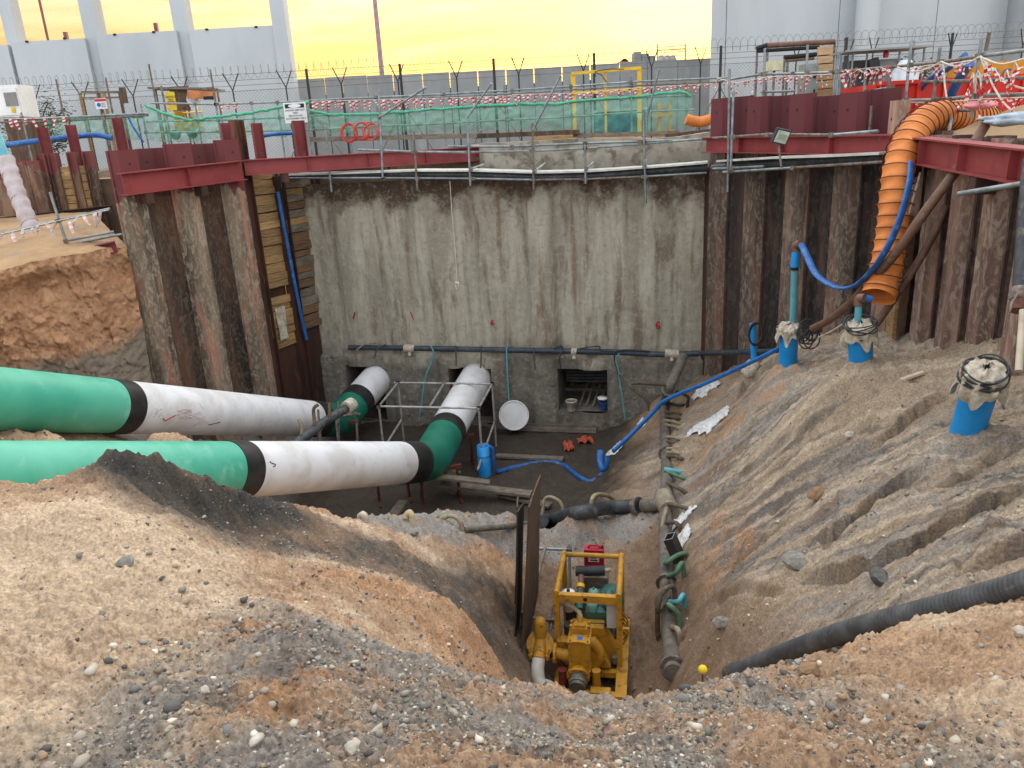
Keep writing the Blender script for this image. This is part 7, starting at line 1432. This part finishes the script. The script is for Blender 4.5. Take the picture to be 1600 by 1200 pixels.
pp_('foot_bracket', bxl(.48, .74, -.62, -.5, zs+.001, zs+.04)); q = MB(); [q.box(G(PW+.08, .2+.1*k, -5.0-.07*k), (.08, .05, .1), s_) for k in range(1)]; pp_('side_lever', q)
for k in range(5): q = MB(); q.tube(smooth_path([G(PW+.03, .15+.1*k, -4.95), G(PW+.10, .18+.1*k, -5.05-.02*k), G(PW+.04, .2+.1*k, -5.22)], 5), .012, 6); pp_('side_linkage', q)
# brown leaves / rags lying beside the body
r3 = lump('rubble', G(.02, -.02, -5.2), .15, .13, .12, mat('reddish_rubble', hx('8a5a44'), hx('5a3c30'), scale=20, t=(.45, .55)), 'reddish crumpled debris heap wedged beside the yellow pump body', 'debris', 7, rough_=.6)
# check valve and delivery hose left of the pump
r = thing('check_valve', 'yellow domed valve with a round flange left of the pump body', 'valve', G(-.22, -.1, zs-.1)); vc = G(-.22, -.12, -4.95)
ax = Vector((0, 0, 1)); q = MB(); q.lathe(vc, [(.085, -.05), (.085, .22), (.075, .27), (.05, .305), (.001, .315)], 26, caps=False); pp_('dome', q)
fax = (-f_*.75+Vector((0, 0, .65))).normalized(); fc2 = G(-.22, -.2, -5.0); flange('flange', fc2, fax, .185); q = MB(); q.tube([vc, fc2-fax*.02, fc2+(-f_*.12)-Vector((0, 0, .06))], .085, 20); pp_('neck', q); q = MB(); q.tube([fc2, fc2-f_*.18-Vector((0, 0, .1))], .08, 20); pp_('outlet_stub', q)
for sd in (-1, 1): c = fc2-f_*.14-Vector((0, 0, .08))+s_*sd*.115; q = MB(); q.tube([c+Vector((0, 0, .12))+s_*sd*.03, c], .012, 8); q.lathe(c-Vector((0, 0, .05)), [(.028, 0), (.032, .03), (.028, .07)], 12); pp_('cam_lever', q)
h0 = fc2-f_*.18-Vector((0, 0, .1)); hp_ = smooth_path([h0, h0-f_*.12-Vector((0, 0, .10))-s_*.0, h0-f_*.22-Vector((0, 0, .2))+s_*.04, h0-f_*.3-Vector((0, 0, .24))+s_*.16, h0-f_*.38-Vector((0, 0, .27))+s_*.3], 8)
r = thing('delivery_bend', 'pale grey bent delivery pipe with a clamp in front of the domed valve', 'pipe', hp_[-1]-Vector((0, 0, .1))); pp_('bend', MB().tube(hp_[:22], .088, 20), ltblue); pp_('clamp_ring', MB().tube([hp_[21], hp_[24]], .12, 18), steelg); pp_('clamp_lever', MB().tube(smooth_path([hp_[22]+Vector((0, 0, .12)), hp_[24]+Vector((.08, -.03, .1)), hp_[25]+Vector((.12, -.04, 0))], 5), .025, 8), ltblue); pp_('tail', MB().tube(hp_[24:], .08, 18), mat('grey_pipe', hx('83888a')))
# red fuel can behind the frame
c = G(.42, PL+.28, 0); zb = ground_at(c.x, c.y); zt_ = pd(925, 846, float((np.array(G(.42, PL+.28, -4.9))-[0, 0, CZ])@fw)).z; hcan = .42
r = thing('fuel_can', 'red plastic fuel can with a white label behind the pump', 'fuel can', vz(c, zt_-hcan)); zc = zt_-hcan/2
q = MB(); q.box(vz(c, zc), (.29, .17, hcan), s_); o = pp_('can_body', q, red); q = MB(); q.box(vz(c, zc)-f_*.087+Vector((0, 0, .09)), (.16, .004, .14), s_); pp_('label', q, sackw)
for k in range(3): q = MB(); q.box(vz(c, zc)-f_*.091+Vector((0, 0, .13-.04*k)), (.11-.02*(k % 2), .003, .018), s_); pp_('label_line', q, inkb)
q = MB(); q.tube([vz(c, zt_)-s_*.09, vz(c, zt_+.04)-s_*.06, vz(c, zt_+.04)+s_*.06, vz(c, zt_)+s_*.09], .015, 8); pp_('handle', q, red); q = MB(); q.cyl(vz(c, zt_)+s_*.12, vz(c, zt_+.04)+s_*.12, .022, 12); pp_('cap', q, black)
if zt_-hcan > zb+.05: q = MB(); q.box(vz(c, (zt_-hcan+zb)/2-.002), (.4, .3, zt_-hcan-zb), s_); single('block', q, woodg, 'wooden block under the red fuel can', 'block')
# plywood sheets standing in the trench
def sheet4(tn, bn, bf, tf, th, m, label):
    tn, bn, bf, tf = map(Vector, (tn, bn, bf, tf)); n_ = (bf-bn).cross(tn-bn).normalized()*th; q = MB(); NU, NV = 6, 10
    def fn(sd): return lambda u, v: tuple(bn.lerp(bf, u).lerp(tn.lerp(tf, u), v)+n_*sd+n_.normalized()*.015*math.sin(v*3+u*2))
    q.sheet(fn(.5), NU, NV, False); q.sheet(fn(-.5), NU, NV, False)
    for (u0, v0, u1, v1) in ((0, 0, 1, 0), (0, 1, 1, 1), (0, 0, 0, 1), (1, 0, 1, 1)):
        q.sheet(lambda a, b: tuple(Vector(fn(-.5+b)(u0+(u1-u0)*a, v0+(v1-v0)*a))), 8, 1, False)
    return single('plywood_sheet', q, m, label, 'plywood sheet', 'plywood sheets standing in the trench')
sheet4(pY(826, 792, 8.75), pY(811, 1066, 8.75), pY(839, 925, 9.9), pY(846, 742, 9.9), .02, woodb, 'tallest brown plywood sheet with a splintered top, facing the pump')
sheet4(pY(808, 800, 8.9), pY(803, 1045, 8.9), pY(813, 960, 9.8), pY(820, 786, 9.8), .02, mat('dark_plywood', hx('3d322b'), hx('2c2520'), scale=4), 'middle dark plywood sheet behind the tallest one')
sheet4(pY(808, 792, 9.6), pY(802, 990, 9.6), pY(805, 950, 10.3), pY(811, 776, 10.3), .02, woodb, 'leftmost narrow brown plywood sheet')
# scaffold tubes beside the pump
zq = -4.75
segs = [(pz(842, 857, zq-.1), pz(894, 859, zq-.1)), (pz(852, 856, zq-.05), pz(817, 986, zq-.25)), (pz(889, 850, zq), vz(pz(889, 862, zq), -5.4)), (pz(815, 963, zq-.3), pz(872, 971, zq-.3)), (pz(868, 938, zq-.1), pz(860, 985, zq-.4)), (vz(pz(818, 975, zq-.2), zq), vz(pz(818, 975, zq-.2), -5.45))]
tube_frame('trench_scaffold', 'pale scaffold tubes between the plywood sheets and the pump', 'scaffold', segs, galv)
# ------------------------------------------------------------------ stones
def stone_shape(q, c, s, seed, sub=1, cols=None, col=None, flat=.65):
    rnd_ = random.Random(seed)
def ico(sub):
    bm = bmesh.new(); bmesh.ops.create_icosphere(bm, subdivisions=sub, radius=1); bm.verts.ensure_lookup_table(); v = np.array([x.co[:] for x in bm.verts]); f = np.array([[y.index for y in x.verts] for x in bm.faces]); bm.free(); return v, f
iv1, if1 = ico(1); iv2, if2 = ico(2)
def scatter():
    N = 90000; R = np.exp(rng.uniform(math.log(1.2), math.log(13), N)); A = rng.uniform(-math.radians(42), math.radians(42), N); X = R*np.sin(A); Y = R*np.cos(A)
    gm = sstep(X+.3*fbm(X*.8, Y*.8, 3), -1.8, -1.0)*(1-sstep(X, 1.0, 1.9))*(1-sstep(Y, 3.5, 4.3)); dens = .035+.5*np.clip(gm, 0, 1)
    bm_ = np.exp(-(((X+1.9)*.55+(Y-7)*.83+.15)/.6)**2)*(Y > 4.5)*(Y < 10.8)*(X < .2); be = np.exp(-((Y-12.0)/.8)**2)*(X < 2.4); dens = np.clip(dens*(.4+1.4*(fbm(X*2.5, Y*2.5, 4, .6) > -.02))+.25*bm_+.4*be+.06*(fbm(X*2, Y*2, 3) > .2), 0, 1)
    ok = rng.random(N) < dens; X, Y, R = X[ok], Y[ok], R[ok]; n = len(X); Z = terrain_h(X, Y); ok = Z > ZF+.1; X, Y, R, Z = X[ok], Y[ok], R[ok], Z[ok]; n = len(X)
    S = np.exp(rng.normal(math.log(.0042), .6, n))*np.clip(R/2.4, .8, 3.0); S = np.clip(S, .002, .022)
    # random orientation and shape
    a = rng.uniform(0, 6.28, n); sx, sy, sz = rng.uniform(.8, 1.5, n), rng.uniform(.6, 1.1, n), rng.uniform(.4, .85, n)
    V = iv1[None]*(1+.28*rng.standard_normal((n, len(iv1), 1))*.6); V = V*np.stack([sx, sy, sz], -1)[:, None]; ca, sa = np.cos(a)[:, None], np.sin(a)[:, None]
    x = V[..., 0]*ca-V[..., 1]*sa; y = V[..., 0]*sa+V[..., 1]*ca; V = np.stack([x, y, V[..., 2]], -1)*S[:, None, None]+np.stack([X, Y, Z+S*.02], -1)[:, None]
    F_ = if1[None]+(np.arange(n)*len(iv1))[:, None, None]; me = bpy.data.meshes.new('gravel'); co = V.reshape(-1, 3); F_ = F_.reshape(-1, 3)
    me.vertices.add(len(co)); me.vertices.foreach_set('co', co.ravel()); me.loops.add(F_.size); me.loops.foreach_set('vertex_index', F_.ravel().astype(np.int32)); me.polygons.add(len(F_)); me.polygons.foreach_set('loop_start', np.arange(0, F_.size, 3, dtype=np.int32)); me.polygons.foreach_set('loop_total', np.full(len(F_), 3, dtype=np.int32)); me.update(calc_edges=True)
    pal = np.array([hx(h)[:3] for h in ('6b6862', '8a857b', '55534f', 'a39a8b', '95806a', 'c4bcae', '7a6a58', '494846', '8f7358')]); pi = rng.choice(len(pal), n, p=[.2, .2, .14, .12, .1, .04, .08, .07, .05]); cc = pal[pi]*rng.uniform(.8, 1.2, (n, 1)); rgba = np.ones((n, len(iv1), 4)); rgba[..., :3] = cc[:, None]
    at = me.color_attributes.new('stone', 'FLOAT_COLOR', 'POINT'); at.data.foreach_set('color', rgba.ravel()); m = bpy.data.materials.new('gravel'); m.use_nodes = True; nt = m.node_tree; b = nt.nodes['Principled BSDF']; b.inputs['Roughness'].default_value = .85; vc_ = nt.nodes.new('ShaderNodeVertexColor'); vc_.layer_name = 'stone'; nt.links.new(vc_.outputs[0], b.inputs['Base Color']); me.materials.append(m)
    o = bpy.data.objects.new('gravel', me); C.objects.link(o); o['kind'] = 'stuff'; o['label'] = 'loose gravel and pebbles strewn over the heaps'; return
scatter()
stm = [mat('grey_stone', hx('8a867d'), hx('6d6a63'), scale=20, rough=.85, bump=.3), mat('dark_stone', hx('4b4a48'), hx('5f5c58'), scale=20, rough=.85, bump=.3), mat('brown_stone', hx('8b6f55'), hx('70573f'), scale=14, rough=.9, bump=.4), mat('pale_stone', hx('bdb5a6'), hx('a1998b'), scale=14, rough=.85, bump=.3)]
def stone(px, py, size, mi, seed, label, group=None, flat=.7, sink=.25, name='stone'):
    p = on_ground(px, py); rnd_ = random.Random(seed); V = iv2.copy(); n = np.array([1+.30*mnoise.noise(Vector(v*1.3)+Vector((seed, 0, 0)))+.14*mnoise.noise(Vector(v*3.1)+Vector((0, seed, 0))) for v in V]); V = V*n[:, None]*np.array([1.25*rnd_.uniform(.8, 1.2), rnd_.uniform(.8, 1.1), flat])
    # chop facets
    for k in range(5):
        d = np.array([rnd_.gauss(0, 1) for _ in range(3)]); d /= np.linalg.norm(d); h = V@d; lim = .72*h.max(); V = V-np.outer(np.maximum(h-lim, 0), d)
    a = rnd_.random()*6.28; x = V[:, 0]*math.cos(a)-V[:, 1]*math.sin(a); y = V[:, 0]*math.sin(a)+V[:, 1]*math.cos(a); V = np.stack([x, y, V[:, 2]], -1)*size
    q = MB(); q.add([Vector(v)+p+Vector((0, 0, size*(flat-.0)*(.5-sink))) for v in V], [tuple(int(i) for i in f) for f in if2], size < .03); return single(name, q, stm[mi], label, 'stone', group)
named = [(1265, 1052, .055, 2, 'brown angular rock beside the ribbed black hose'), (1236, 1040, .035, 1, 'dark round stone left of the brown angular rock'), (1375, 905, .10, 1, 'dark triangular stone on the slope above the ribbed hose'), (1245, 878, .13, 0, 'big pale grey stone at the crack in the middle of the slope'), (1128, 975, .10, 0, 'large pale stone bedded low on the slope above the yellow ball'),
 (1328, 680, .06, 3, 'pale yellowish stone on the upper slope'), (1278, 775, .12, 2, 'reddish brown clod in the middle of the slope'), (1384, 1092, .022, 3, 'small white stone on the right foreground sand'), (1315, 1134, .018, 1, 'small dark stone on the right foreground sand'), (270, 1105, .026, 1, 'dark stone on the near grey heap'), (400, 1158, .024, 3, 'pale stone at the foot of the near grey heap'), (553, 1170, .032, 3, 'smooth pale stone near the bottom edge, left of centre'), (590, 1145, .028, 3, 'pale pointed stone right of the smooth one near the bottom edge'), (320, 1080, .022, 3, 'pale flat stone in the middle of the near grey heap'), (195, 880, .05, 0, 'pair of flat grey stones on the orange slope'), (143, 1048, .028, 3, 'white flat stone on the brown flank at lower left'),
 (1222, 1018, .04, 3, 'white stone at the thin end of the ribbed hose'), (1596, 990, .045, 3, 'pale stone cut by the right edge'), (1300, 1012, .03, 3, 'rounded pale stone touching the ribbed hose'), (1556, 1062, .014, 3, 'tiny white stone near the right edge'), (640, 835, .09, 0, 'grey stone half buried near the gravel berm')]
for i, (x, y, s, m, lb) in enumerate(named): stone(x, y, s, m, 50+i, lb)
gl = 'small loose stone half bedded in the soil of the heaps'
for i in range(90):
    if i < 62: x, y = random.uniform(150, 1200), random.uniform(1060, 1195)
    else: x, y = random.uniform(1080, 1600), random.uniform(700, 1190)
    p = on_ground(x, y); 
    d = p.length; stone(x, y, random.uniform(.005, .010)*max(1, d/3.2)*random.choice([.8, 1, 1, 1.4]), random.choice([0, 0, 1, 2, 3, 3]), 200+i, gl, 'loose stones strewn over the ground')
